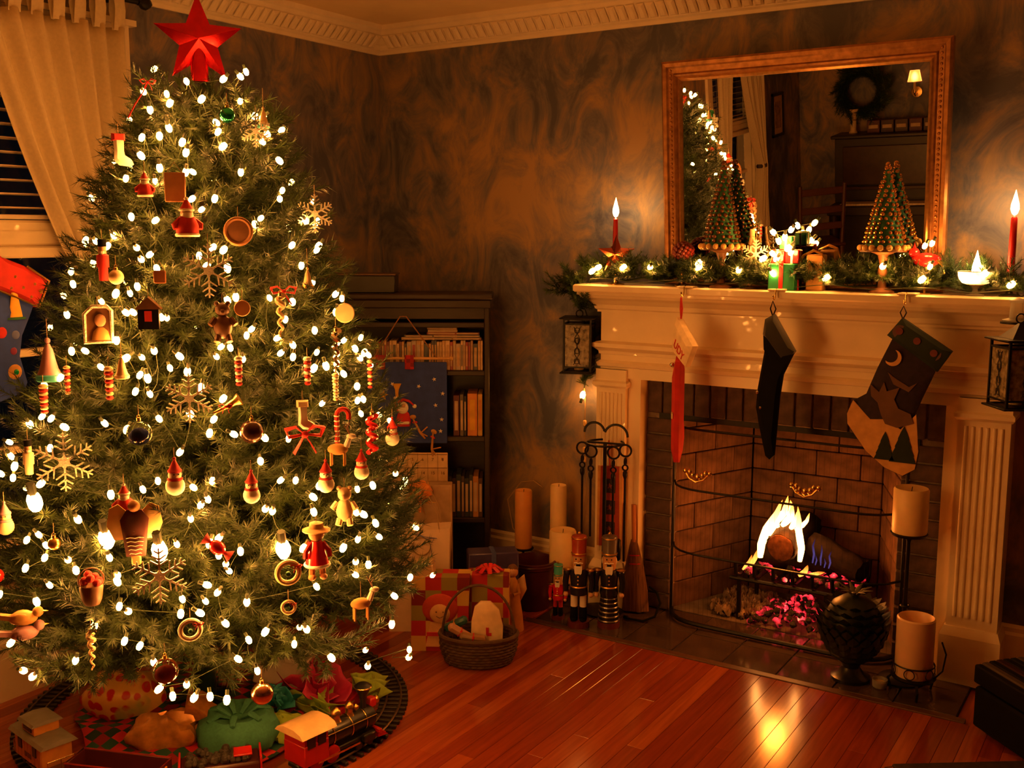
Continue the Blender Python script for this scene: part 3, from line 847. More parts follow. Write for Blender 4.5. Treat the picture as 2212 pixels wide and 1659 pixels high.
# fairy lights: positions on the outside of the tree, in millimetres
BULBS= [(713,-1835,2004),(901,-1771,1970),(902,-1713,1984),(884,-1677,2003),(848,-1847,1958),(739,-1897,1933),(818,-1888,1922),(897,-1843,1908),(835,-1894,1896),(790,-1921,1878),(945,-1754,1910),(969,-1728,1869),(972,-1702,1868),(942,-1836,1844),(954,-1843,1818),(860,-1922,1826),(902,-1917,1787),(816,-1979,1751),(994,-1707,1820),(1004,-1735,1798),(974,-1846,1778),(918,-1920,1759),(1026,-1695,1747),(1015,-1825,1709),(935,-1938,1706),(947,-1925,1707),(792,-2012,1690),(877,-1988,1681),(861,-2006,1657),(1058,-1719,1663),(1067,-1738,1639),(1002,-1905,1636),(992,-1941,1607),(845,-2043,1587),(909,-2020,1578),(1073,-1815,1585),(1072,-1834,1568),(1089,-1664,1579),(811,-2074,1538),(798,-2086,1510),(885,-2063,1507),(994,-1968,1547),(1034,-1946,1507),(1052,-1927,1501),(1018,-1978,1486),(920,-2052,1489),(904,-2066,1477),(1036,-1970,1461),(1070,-1932,1453),(946,-2053,1453),(1112,-1742,1512),(1108,-1635,1509),(1115,-1650,1497),(753,-2086,1523),(846,-1942,1804),(800,-1961,1801),(877,-1972,1717),(968,-1950,1635),(713,-2133,1409),(914,-2090,1407),(900,-2102,1390),(864,-2118,1388),(831,-2137,1368),(1089,-1953,1371),(722,-2163,1330),(905,-2122,1341),(922,-2113,1342),(830,-2159,1313),(988,-2081,1330),(1000,-2073,1328),(904,-2153,1271),(778,-2195,1239),(823,-2187,1242),(994,-2112,1246),(938,-2155,1227),(974,-2134,1230),(1049,-2079,1232),(1110,-2015,1229),(1110,-1999,1253),(1125,-1982,1250),(882,-2187,1204),(1036,-2100,1203),(1072,-2077,1194),(980,-2148,1186),(998,-2139,1178),(715,-2236,1147),(764,-2223,1171),(694,-2227,1166),(983,-2166,1146),(1014,-2147,1140),(1105,-2065,1153),(1146,-2031,1124),(739,-2265,1072),(774,-2263,1070),(935,-2224,1068),(827,-2262,1053),(990,-2202,1054),(1049,-2151,1080),(1101,-2098,1090),(1142,-2060,1074),(1145,-2078,1041),(798,-2287,999),(699,-2274,1049),(1108,-2141,999),(1100,-1935,1378),(1138,-1854,1373),(1160,-1793,1360),(1150,-1705,1407),(1152,-1617,1372),(1150,-1588,1358),(1168,-1829,1315),(1141,-1923,1295),(1139,-1939,1279),(1194,-1747,1280),(1173,-1865,1268),(1191,-1827,1247),(1202,-1640,1244),(1203,-1595,1216),(1186,-1518,1189),(1212,-1760,1222),(1187,-1868,1229),(1201,-1838,1216),(1148,-1962,1220),(1223,-1784,1181),(1227,-1741,1183),(1226,-1698,1185),(1237,-1682,1155),(1207,-1579,1187),(1246,-1638,1115),(1255,-1789,1088),(1257,-1625,1077),(1261,-1654,1078),(1272,-1653,1041),(1182,-2032,1035),(1252,-1913,1011),(1257,-1493,961),(1227,-1971,1020),(1235,-1996,964),(1133,-1729,1456),(1174,-1640,1323),(679,-2312,941),(688,-2324,914),(798,-2319,912),(1082,-2190,931),(1120,-2166,921),(1060,-2218,912),(1150,-2139,913),(1177,-2103,926),(995,-2262,899),(1171,-2137,870),(1180,-2122,883),(929,-2311,837),(1161,-2161,839),(833,-2356,793),(798,-2367,776),(863,-2358,771),(1151,-2198,781),(868,-2367,742),(931,-2346,742),(816,-2387,711),(960,-2346,720),(1057,-2300,713),(1059,-2304,698),(1216,-2124,789),(1204,-2143,777),(1227,-2136,750),(1240,-2126,726),(1249,-2124,709),(898,-2378,680),(1221,-2170,681),(1238,-2154,660),(740,-2413,635),(865,-2394,635),(1069,-2310,638),(1087,-2299,626),(1184,-2216,651),(1221,-2177,641),(1184,-2223,615),(1216,-2191,614),(1018,-2347,587),(1017,-2354,554),(796,-2427,523),(1087,-2314,554),(1118,-2295,542),(983,-2378,503),(846,-2429,463),(1148,-2280,502),(1257,-2149,582),(1027,-2299,752),(1284,-1924,905),(1310,-1866,882),(1268,-1961,911),(1312,-1890,857),(1267,-2015,847),(1277,-2001,839),(1353,-1773,795),(1357,-1746,783),(1336,-1746,851),(1336,-1682,848),(1313,-1555,854),(1368,-1710,751),(1372,-1788,726),(1379,-1709,714),(1370,-1844,716),(1332,-1952,737),(1255,-2091,752),(1383,-1811,671),(1390,-1768,652),(1387,-1817,637),(1333,-1409,509),(1389,-1588,564),(1360,-1936,634),(1283,-2102,628),(1403,-1676,538),(1353,-1994,541),(1362,-1978,532),(1314,-2074,547),(1294,-2110,533),(1351,-2012,501),(1390,-1919,440),(1400,-1790,372),(1379,-1587,320),(1410,-1809,427),(1385,-1591,346),(1416,-1705,467),(1285,-2138,491),(1314,-2104,454),(1322,-1900,820),(874,-2424,452),(1159,-2278,434),(1179,-2254,411),(1213,-2218,402),(1238,-2190,400),(1207,-2234,441),(1262,-2159,385)]
BIG= [(802, -2352, 869), (1020, -2306, 796), (1136, -2241, 769), (1324, -2008, 744)]
fl = thing('fairy_lights', 'string of small lit white fairy lights wound all over the tree', 'string lights', (TX, TY, .35))
bm_ = MB(); bm_.lathe([(.0, -.013), (.0055, -.011), (.0088, -.004), (.0092, .003), (.0070, .010), (.0035, .014)], 8)
bulb_me = bm_.mesh('bulb', BULB)
so_ = MB(); so_.cyl((0, 0, 0), .0052, .016, 6)
sock_me = so_.mesh('socket', STEM)
pts = [Vector(p) / 1000 for p in BULBS]
g = random.Random(5)
for k in range(60):            # the sides towards the window and the mirror
    z = .42 + 1.5 * (k + .5) / 60 + g.uniform(-.03, .03)
    a = math.radians(g.uniform(28, 225))
    c = axis(z); R_ = tree_r(z) * .96
    dx, dy = math.cos(a), math.sin(a)
    if c.x + dx * R_ < .12 and dx < 0: R_ = max(.1, (.12 - c.x) / dx)
    pts.append(Vector((c.x + dx * R_, c.y + dy * R_, z)))
for k, p in enumerate(pts):
    c = axis(p.z)
    o = Vector((p.x - c.x, p.y - c.y, 0)).normalized()
    q = p + o * .012 - Vector((TX, TY, .35))
    r_ = (g.uniform(-.9, .9), g.uniform(-.9, .9), 0)
    b = put(bulb_me, 'bulb', fl, q, r_, g.uniform(.74, .98))
    put(sock_me, 'socket', b, (0, 0, .011))
for p in BIG:
    c = axis(p[2] / 1000)
    b = put(bulb_me, 'large_bulb', fl, Vector(p) / 1000 - Vector((TX, TY, .35)), (.3, .2, 0), 2.1)
    put(sock_me, 'socket', b, (0, 0, .011))
def ang(p):
    c = axis(p.z); return math.atan2(p.y - c.y, p.x - c.x)
rows = {}
for p in pts: rows.setdefault(int(p.z / .14), []).append(p)
for r in sorted(rows):
    seq = sorted(rows[r], key=ang)
    path = []
    for a, b in zip(seq, seq[1:]):
        if (a - b).length > .30: continue
        mid = (a + b) / 2; c = axis(mid.z)
        for t in (0, .33, .66, 1):
            q = a.lerp(b, t); cc = axis(q.z)
            q = cc + (q - cc) * (1 - .07 * math.sin(PI * t)) - Vector((0, 0, .02 * math.sin(PI * t)))
            path.append(q - Vector((TX, TY, .35)))
        wire = MB(); wire.tube(path, .0009, 3); wire.build('wire', STEM, fl); path = []

# ------------------------------------------------------------------ ornaments
def hook(mb_parent, z, top=.03):
    m = MB(); m.tube([(0, 0, z), (0, 0, z + top)], .0009, 4); m.build('hanger', CORD, mb_parent)
def cap(t, z, r=.006):
    m = MB(); m.cyl((0, 0, z - .003), r, .009, 10); m.torus((0, 0, z + .010), .004, .0009, 10, 5); m.build('cap', GOLD, t)
def b_ball(t, mat, r=.033):
    m = MB(); m.ball((0, 0, 0), r, 20, 12); m.build('ball', mat, t); cap(t, r); hook(t, r + .012)
def b_flake(t, s=.065):
    m = MB()
    for k in range(6):
        R_ = Matrix.Rotation(PI / 3 * k, 4, 'Y')
        m.add(*bar((0, 0, 0), (0, 0, s), .006, .004), 0, R_)
        for f, q in ((.38, .36), (.6, .30), (.82, .20)):
            for sg in (-1, 1): m.add(*bar((0, 0, s * f), (sg * s * q * .8, 0, s * (f + q * .55)), .005, .004), 0, R_)
    m.prism(star_outline(6, s * .26, s * .16), .006)
    m.build('flake', SILVER, t, smooth=False); hook(t, s)
def bar(a, b, w_, d_):
    A, B = Vector(a), Vector(b); t = (B - A).normalized(); n = t.cross(Vector((0, 1, 0))).normalized() * w_ / 2; y = Vector((0, d_ / 2, 0))
    vs = [A - n - y, A + n - y, A + n + y, A - n + y, B - n * .7 - y, B + n * .7 - y, B + n * .7 + y, B - n * .7 + y]
    return [tuple(v) for v in vs], [(0, 3, 2, 1), (4, 5, 6, 7), (0, 1, 5, 4), (1, 2, 6, 5), (2, 3, 7, 6), (3, 0, 4, 7)]
def b_beads(t, m1, m2, n=7, r=.012, h=.10):
    for k in range(n):
        z = h / 2 - h * (k + .5) / n
        m = MB(); m.ball((0, 0, z), r * (1 - .25 * k / n), 10, 6, sc=(1, 1, .62)); m.build('bead', m1 if k % 2 else m2, t)
    hook(t, h / 2)
def b_icicle(t, mat, h=.14, r=.011):
    m = MB()
    pts, rr = [], []
    for k in range(34):
        s = k / 33; a = s * 9 * PI
        pts.append((r * .55 * (1 - .6 * s) * math.cos(a), r * .55 * (1 - .6 * s) * math.sin(a), h / 2 - h * s)); rr.append(r * .62 * (1 - .75 * s))
    m.tube(pts, rr, 7); m.build('twist', mat, t); cap(t, h / 2); hook(t, h / 2 + .01)
def b_bow(t, mat, s=.05):
    for sg in (-1, 1):
        m = MB(); m.tube([(0, 0, 0), (sg * s * .45, -.006, s * .42), (sg * s * .95, -.004, s * .30), (sg * s * .8, 0, -s * .10), (0, 0, 0)], [s * .10, s * .2, s * .26, s * .2, s * .10], 8, flat=.35); m.build('loop', mat, t)
        m = MB(); m.tube([(0, 0, 0), (sg * s * .3, -.004, -s * .5), (sg * s * .55, 0, -s * .95)], [s * .09, s * .14, s * .17], 8, flat=.25); m.build('tail', mat, t)
    m = MB(); m.ball((0, -.004, 0), s * .19, 10, 6); m.build('knot', mat, t)
def b_snowman(t, body=WHITE, hat=RED, s=.036):
    m = MB(); m.ball((0, 0, -s * .7), s * .88, 14, 9); m.ball((0, 0, s * .35), s * .62, 12, 8); m.build('body', body, t)
    m = MB(); m.lathe([(s * .64, s * .62), (s * .66, s * .76), (s * .52, s * .9), (s * .3, s * 1.35), (s * .1, s * 1.75), (0, s * 1.8)], 12); m.ball((0, 0, s * 1.85), s * .17, 8, 5); m.build('hat', hat, t)
    m = MB(); m.torus((0, 0, -s * .05), s * .56, s * .15, 14, 6, 0, 'z'); m.build('scarf', hat, t)
    m = MB()
    for x in (-.2, .2): m.ball((s * x, -s * .57, s * .48), s * .07, 6, 4)
    m.build('eyes', BLACKF, t)
    m = MB(); m.lathe([(s * .09, 0), (0, s * .34)], 7); m.build('nose', TAN, t, (0, -s * .58, s * .33), (PI / 2, 0, 0)); hook(t, s * 1.9)
def b_santa(t, s=.042):
    m = MB(); m.lathe([(s * .5, -s * 1.1), (s * .72, -s * .95), (s * .74, -s * .4), (s * .5, s * .2), (0, s * .3)], 14); m.build('coat', RED, t)
    m = MB(); m.torus((0, 0, -s * .98), s * .68, s * .13, 14, 6, 0, 'z'); m.build('fur_trim', WHITE, t)
    m = MB(); m.ball((0, 0, s * .38), s * .42, 12, 8); m.build('head', SKIN, t)
    m = MB(); m.lathe([(0, -s * .55), (s * .22, -s * .3), (s * .40, s * .2), (s * .36, s * .42), (s * .1, s * .44)], 10); m.build('beard', WHITE, t, (0, -s * .18, s * .02))
    m = MB(); m.lathe([(s * .46, s * .55), (s * .46, s * .68), (s * .36, s * .8), (s * .12, s * 1.25), (0, s * 1.3)], 12); m.ball((0, 0, s * 1.33), s * .14, 8, 5, 1); m.torus((0, 0, s * .62), s * .42, s * .1, 14, 6, 1, 'z'); m.build('hat', [RED, WHITE], t)
    for sg in (-1, 1):
        m = MB(); m.tube([(sg * s * .45, 0, 0), (sg * s * .85, -s * .1, -s * .35), (sg * s * .8, -s * .2, -s * .6)], [s * .2, s * .19, s * .15], 8); m.build('arm', RED, t)
    hook(t, s * 1.4)
def b_nut(t, s=.055, c=RED):
    m = MB(); m.lathe([(s * .22, -s), (s * .24, -s * .3), (s * .30, -.02), (s * .30, s * .25), (s * .14, s * .35)], 12); m.build('body', c, t)
    m = MB(); m.cyl((0, 0, s * .33), s * .20, s * .36, 12); m.build('head', SKIN, t)
    m = MB(); m.cyl((0, 0, s * .68), s * .22, s * .36, 12); m.build('hat', BLACKF, t)
    m = MB(); m.lathe([(0, -s * .16), (s * .14, 0), (s * .14, s * .1)], 8); m.build('beard', WHITE, t, (0, -s * .14, s * .36)); hook(t, s * 1.04)
def b_plaque(t, mat, w_=.062, h=.085, cord=True):
    m = MB(); m.box((0, 0, 0), (w_, .008, h), bev=.003); m.build('board', mat, t)
    m = MB(); m.tube([(-w_ * .35, 0, h / 2), (0, 0, h / 2 + .03), (w_ * .35, 0, h / 2)], .0012, 5); m.build('hanger', CORD, t)
def b_ring(t, r, mid, rim):
    m = MB(); m.torus((0, 0, 0), r, r * .17, 28, 8); m.build('rim', rim, t)
    m = MB(); m.lathe([(0, -.003), (r * .86, -.003), (r * .86, .003), (0, .003)], 22, ax='y'); m.build('picture', mid, t); hook(t, r * 1.15)
def b_frame(t):
    w_, h = .074, .105
    out = [(-w_ / 2, -h / 2), (w_ / 2, -h / 2), (w_ / 2, h / 2 - .012), (w_ / 2 - .012, h / 2), (-w_ / 2 + .022, h / 2), (-w_ / 2, h / 2 - .022)]
    m = MB(); m.tube([(x, 0, z) for x, z in out], .006, 8, closed=True); m.build('rim', SILVER, t)
    m = MB(); m.prism(out, .004, y0=.002); m.build('photograph', BROWN, t)
    m = MB(); m.ball((.006, -.003, .012), .016, 10, 7, sc=(1, .25, 1.2)); m.build('portrait_head', SKIN, t)
    m = MB(); m.lathe([(.026, -.045), (.02, -.02), (.008, -.008)], 10); m.v = [(p[0] + .006, p[1] * .2 - .003, p[2]) for p in m.v]; m.build('portrait_body', TAN, t); hook(t, h / 2)
def b_house(t):
    m = MB(); m.box((0, 0, -.012), (.058, .034, .060)); m.build('wall', BLACKF, t, smooth=False)
    m = MB(); m.prism([(-.038, .016), (.038, .016), (0, .052)], .046); m.build('roof', BROWN, t, smooth=False)
    m = MB(); m.box((0, -.018, -.004), (.020, .004, .030)); m.build('window', RED, t, smooth=False); hook(t, .05)
def b_bell(t, body, rim, s=.05):
    m = MB(); m.lathe([(s * .62, -s * .8), (s * .48, -s * .5), (s * .36, 0), (s * .26, s * .5), (s * .1, s * .85), (0, s * .88)], 16); m.build('bell', body, t)
    m = MB(); m.lathe([(s * .60, -s * 1.18), (s * .70, -s * 1.1), (s * .70, -s * .85), (s * .60, -s * .78)], 16); m.build('rim', rim, t)
    m = MB(); m.ball((0, 0, s * 1.02), s * .16, 10, 6); m.build('knob', body, t); hook(t, s * 1.1, .06)
def b_disc(t, mat, r=.026):
    m = MB(); m.lathe([(0, -.005), (r * .92, -.005), (r, -.002), (r, .002), (r * .92, .005), (0, .005)], 22, ax='y'); m.build('disc', mat, t); hook(t, r)
def b_stocking(t, leg, cuff, s=.05):
    out = [(-.30, .9), (.30, .9), (.28, 0), (.34, -.35), (.75, -.6), (.86, -.85), (.66, -1.0), (0, -.92), (-.30, -.62), (-.26, 0)]
    m = MB(); m.prism([(x * s, z * s) for x, z in out], .012, bulge=.005); m.build('leg', leg, t)
    m = MB(); m.prism([(x * s, z * s) for x, z in [(-.38, .55), (.38, .55), (.38, .98), (-.38, .98)]], .022, bulge=.004); m.build('cuff', cuff, t); hook(t, s * .98)
def b_cane(t, s=.075):
    pts = [(0, 0, -s), (0, 0, s * .35)] + [(s * .28 - s * .28 * math.cos(a), 0, s * .35 + s * .28 * math.sin(a)) for a in (.5, 1.0, 1.57, 2.1, 2.7, 3.14)] + [(s * .56, 0, s * .12)]
    m = MB(); m.tube(pts, .0075, 8); m.build('cane', RED, t)
    m = MB()
    for k in range(6): m.torus((0, 0, -s * .9 + k * s * .24), .0072, .0022, 12, 5, 0, 'z')
    m.build('stripes', WHITE, t)
def b_twist(t, mat):
    pts = [(.013 * math.cos(a), .013 * math.sin(a), .06 - .12 * a / (7 * PI)) for a in [k * 7 * PI / 60 for k in range(61)]]
    m = MB(); m.tube(pts, .0085, 7); m.build('twist', mat, t); cap(t, .066); hook(t, .07)
def b_globe(t, mat=None):
    m = MB(); m.ball((0, 0, 0), .036, 18, 12); m.build('globe', GLASS, t)
    m = MB(); m.ball((0, 0, -.008), .020, 12, 8, sc=(1, 1, .9)); m.build('inner_figure', mat or BLUE, t); cap(t, .038); hook(t, .05)
def b_wreath(t, r=.030, c=None, bowm=None):
    m = MB(); m.torus((0, 0, 0), r, r * .27, 26, 9); m.build('ring', c or WHITE, t)
    b = thing_part_bow(t, bowm or RED, r * .55, (r * .75, -r * .25, r * .55))
    m = MB(); m.ball((0, 0, -r * .15), r * .26, 10, 7); m.build('bell', GREEN, t); hook(t, r * 1.25)
def thing_part_bow(t, mat, s, loc):
    m = MB()
    for sg in (-1, 1):
        m.tube([(0, 0, 0), (sg * s * .5, 0, s * .4), (sg * s, 0, s * .2), (sg * s * .6, 0, -s * .25), (0, 0, 0)], [s * .12, s * .22, s * .26, s * .22, s * .12], 7, flat=.4)
        m.tube([(0, 0, 0), (sg * s * .35, 0, -s * .5), (sg * s * .5, 0, -s)], s * .13, 6, flat=.3)
    m.ball((0, 0, 0), s * .2, 8, 5)
    return m.build('bow', mat, t, loc)
def b_angel(t):
    body = [(-.026, -.075), (.026, -.075), (.034, .0), (.038, .03), (.020, .058), (-.020, .058), (-.038, .03), (-.034, .0)]
    m = MB(); m.prism(body, .012, bulge=.004); m.build('gown', M('plum_felt', (.10, .02, .018), .8), t)
    for sg in (-1, 1):
        w_ = [(sg * .014, .046), (sg * .042, .074), (sg * .066, .062), (sg * .074, .014), (sg * .056, -.028), (sg * .030, -.028)]
        m = MB(); m.prism(w_, .006, y0=.009, bulge=.002); m.build('wing', M('ivory_felt', S(240, 205, 135), .8), t)
    m = MB(); m.ball((0, 0, .068), .017, 12, 8); m.build('head', M('biscuit', (.5, .24, .08), .7), t)
    m = MB(); m.box((0, 0, -.086), (.026, .010, .030), bev=.004); m.build('feet', MATS['biscuit'], t)
    m = MB()
    for k in range(5):
        z = -.020 - k * .0115
        m.tube([(-.024 + .002 * k, -.0115, z), (-.012, -.0115, z + .002), (0, -.0115, z - .001), (.012, -.0115, z + .002), (.024 - .002 * k, -.0115, z)], .0012, 4)
    m.build('stitching', WHITE, t)
def b_ginger(t):
    sk = COOKIE
    m = MB(); m.ball((0, 0, .058), .024, 14, 9, sc=(1, .8, 1)); m.build('head', sk, t)
    m = MB(); m.lathe([(.036, -.035), (.032, -.02), (.020, .02), (.016, .036)], 14); m.build('dress', REDG, t)
    m = MB(); m.torus((0, 0, -.035), .035, .005, 18, 6, 0, 'z'); m.build('lace_hem', WHITE, t)
    m = MB(); m.lathe([(.040, .066), (.042, .070), (.022, .076), (.020, .090), (.004, .094)], 14); m.build('hat', M('straw', (.7, .42, .18), .8), t)
    for sg in (-1, 1):
        m = MB(); m.tube([(sg * .016, 0, .03), (sg * .034, -.008, .008), (sg * .036, -.012, -.012)], [.009, .008, .007], 8); m.build('arm', REDG, t)
        m = MB(); m.tube([(sg * .015, 0, -.034), (sg * .016, 0, -.066)], .0095, 8); m.ball((sg * .017, -.006, -.072), .012, 8, 6, sc=(1, 1.3, .8)); m.build('leg', sk, t)
    m = MB()
    for x in (-.008, .008): m.ball((x, -.019, .062), .0028, 6, 4)
    m.build('eyes', BLACKF, t); hook(t, .09)
def b_candy(t):
    m = MB(); m.ball((0, 0, 0), .020, 12, 8, sc=(1.3, 1, 1)); m.build('sweet', REDG, t, rot=(0, .7, 0))
    for sg in (-1, 1):
        m = MB(); m.lathe([(.004, 0), (.019, .022)], 9); m.build('wrapper_twist', RED, t, (sg * .018, 0, -sg * .016), (0, sg * PI / 2 + (.6 if sg > 0 else .6), 0))
    hook(t, .02)
def b_pot(t):
    m = MB(); m.lathe([(.020, -.05), (.027, -.035), (.032, .0), (.030, .006)], 14); m.build('pot', BROWN, t)
    m = MB()
    for k in range(7): m.ball((.020 * math.cos(k * .9), .020 * math.sin(k * .9), .014 + .008 * (k % 3)), .012, 8, 6)
    m.build('berries', RED, t)
    m = MB(); m.torus((0, 0, .02), .034, .002, 18, 5); m.build('handle', BROWN, t)
def b_bird(t, mat):
    m = MB(); m.ball((0, 0, 0), .026, 14, 9, sc=(1.5, .8, .8)); m.build('body', mat, t)
    m = MB(); m.ball((.040, 0, .016), .015, 10, 7); m.build('head', mat, t)
    m = MB(); m.lathe([(.004, 0), (0, .014)], 6); m.build('beak', GOLD, t, (.053, 0, .016), (0, PI / 2, 0))
    m = MB(); m.prism([(-.03, -.004), (-.075, .006), (-.080, .020), (-.028, .010)], .020); m.build('tail', mat, t)
    for sg in (-1, 1):
        m = MB(); m.ball((-.004, sg * .018, .006), .018, 10, 6, sc=(1.4, .3, .7)); m.build('wing', mat, t)
def b_deer(t):
    m = MB(); m.ball((0, 0, 0), .020, 12, 8, sc=(1.6, .8, .9)); m.build('body', TAN, t)
    m = MB(); m.tube([(.026, 0, .008), (.036, 0, .034)], [.010, .008], 8); m.ball((.042, 0, .040), .011, 10, 7, sc=(1.4, .8, .8)); m.build('head', WHITE, t)
    for x in (-.02, .02):
        for sg in (-1, 1):
            m = MB(); m.tube([(x, sg * .009, -.010), (x, sg * .009, -.050)], .004, 6); m.build('leg', TAN, t)
    for sg in (-1, 1):
        m = MB(); m.tube([(.036, sg * .004, .048), (.030, sg * .014, .066), (.036, sg * .020, .080)], .0018, 5); m.tube([(.030, sg * .014, .066), (.022, sg * .016, .076)], .0016, 5); m.build('antler', BROWN, t)
    hook(t, .02, .05)
def b_bear(t, mat):
    m = MB(); m.ball((0, 0, -.02), .030, 14, 9, sc=(.9, .7, 1.2)); m.build('body', mat, t)
    m = MB(); m.ball((0, 0, .030), .021, 12, 8); m.ball((-.016, 0, .048), .008, 8, 5); m.ball((.016, 0, .048), .008, 8, 5); m.ball((0, -.018, .025), .009, 8, 5); m.build('head', mat, t)
    for sg in (-1, 1):
        m = MB(); m.tube([(sg * .022, 0, .004), (sg * .036, -.010, -.014)], .009, 8); m.build('arm', mat, t)
        m = MB(); m.tube([(sg * .014, -.004, -.046), (sg * .018, -.014, -.064)], .010, 8); m.build('leg', mat, t)
    hook(t, .05)
def b_cap_ribbon(t):
    m = MB(); m.tube([(0.028, 0, .045), (.012, -.006, .014), (-.014, 0, -.022), (-.036, .004, -.062)], [.004, .006, .007, .008], 6, flat=.3); m.build('ribbon', RED, t)
    b = thing_part_bow(t, RED, .024, (.028, -.006, .046))
def b_horn(t):
    m = MB(); m.tube([(-.04, 0, -.02), (-.01, 0, -.005), (.02, 0, .012), (.034, 0, .02)], [.004, .006, .011, .020], 10); m.build('horn', GOLD, t); thing_part_bow(t, RED, .02, (-.005, -.008, 0))

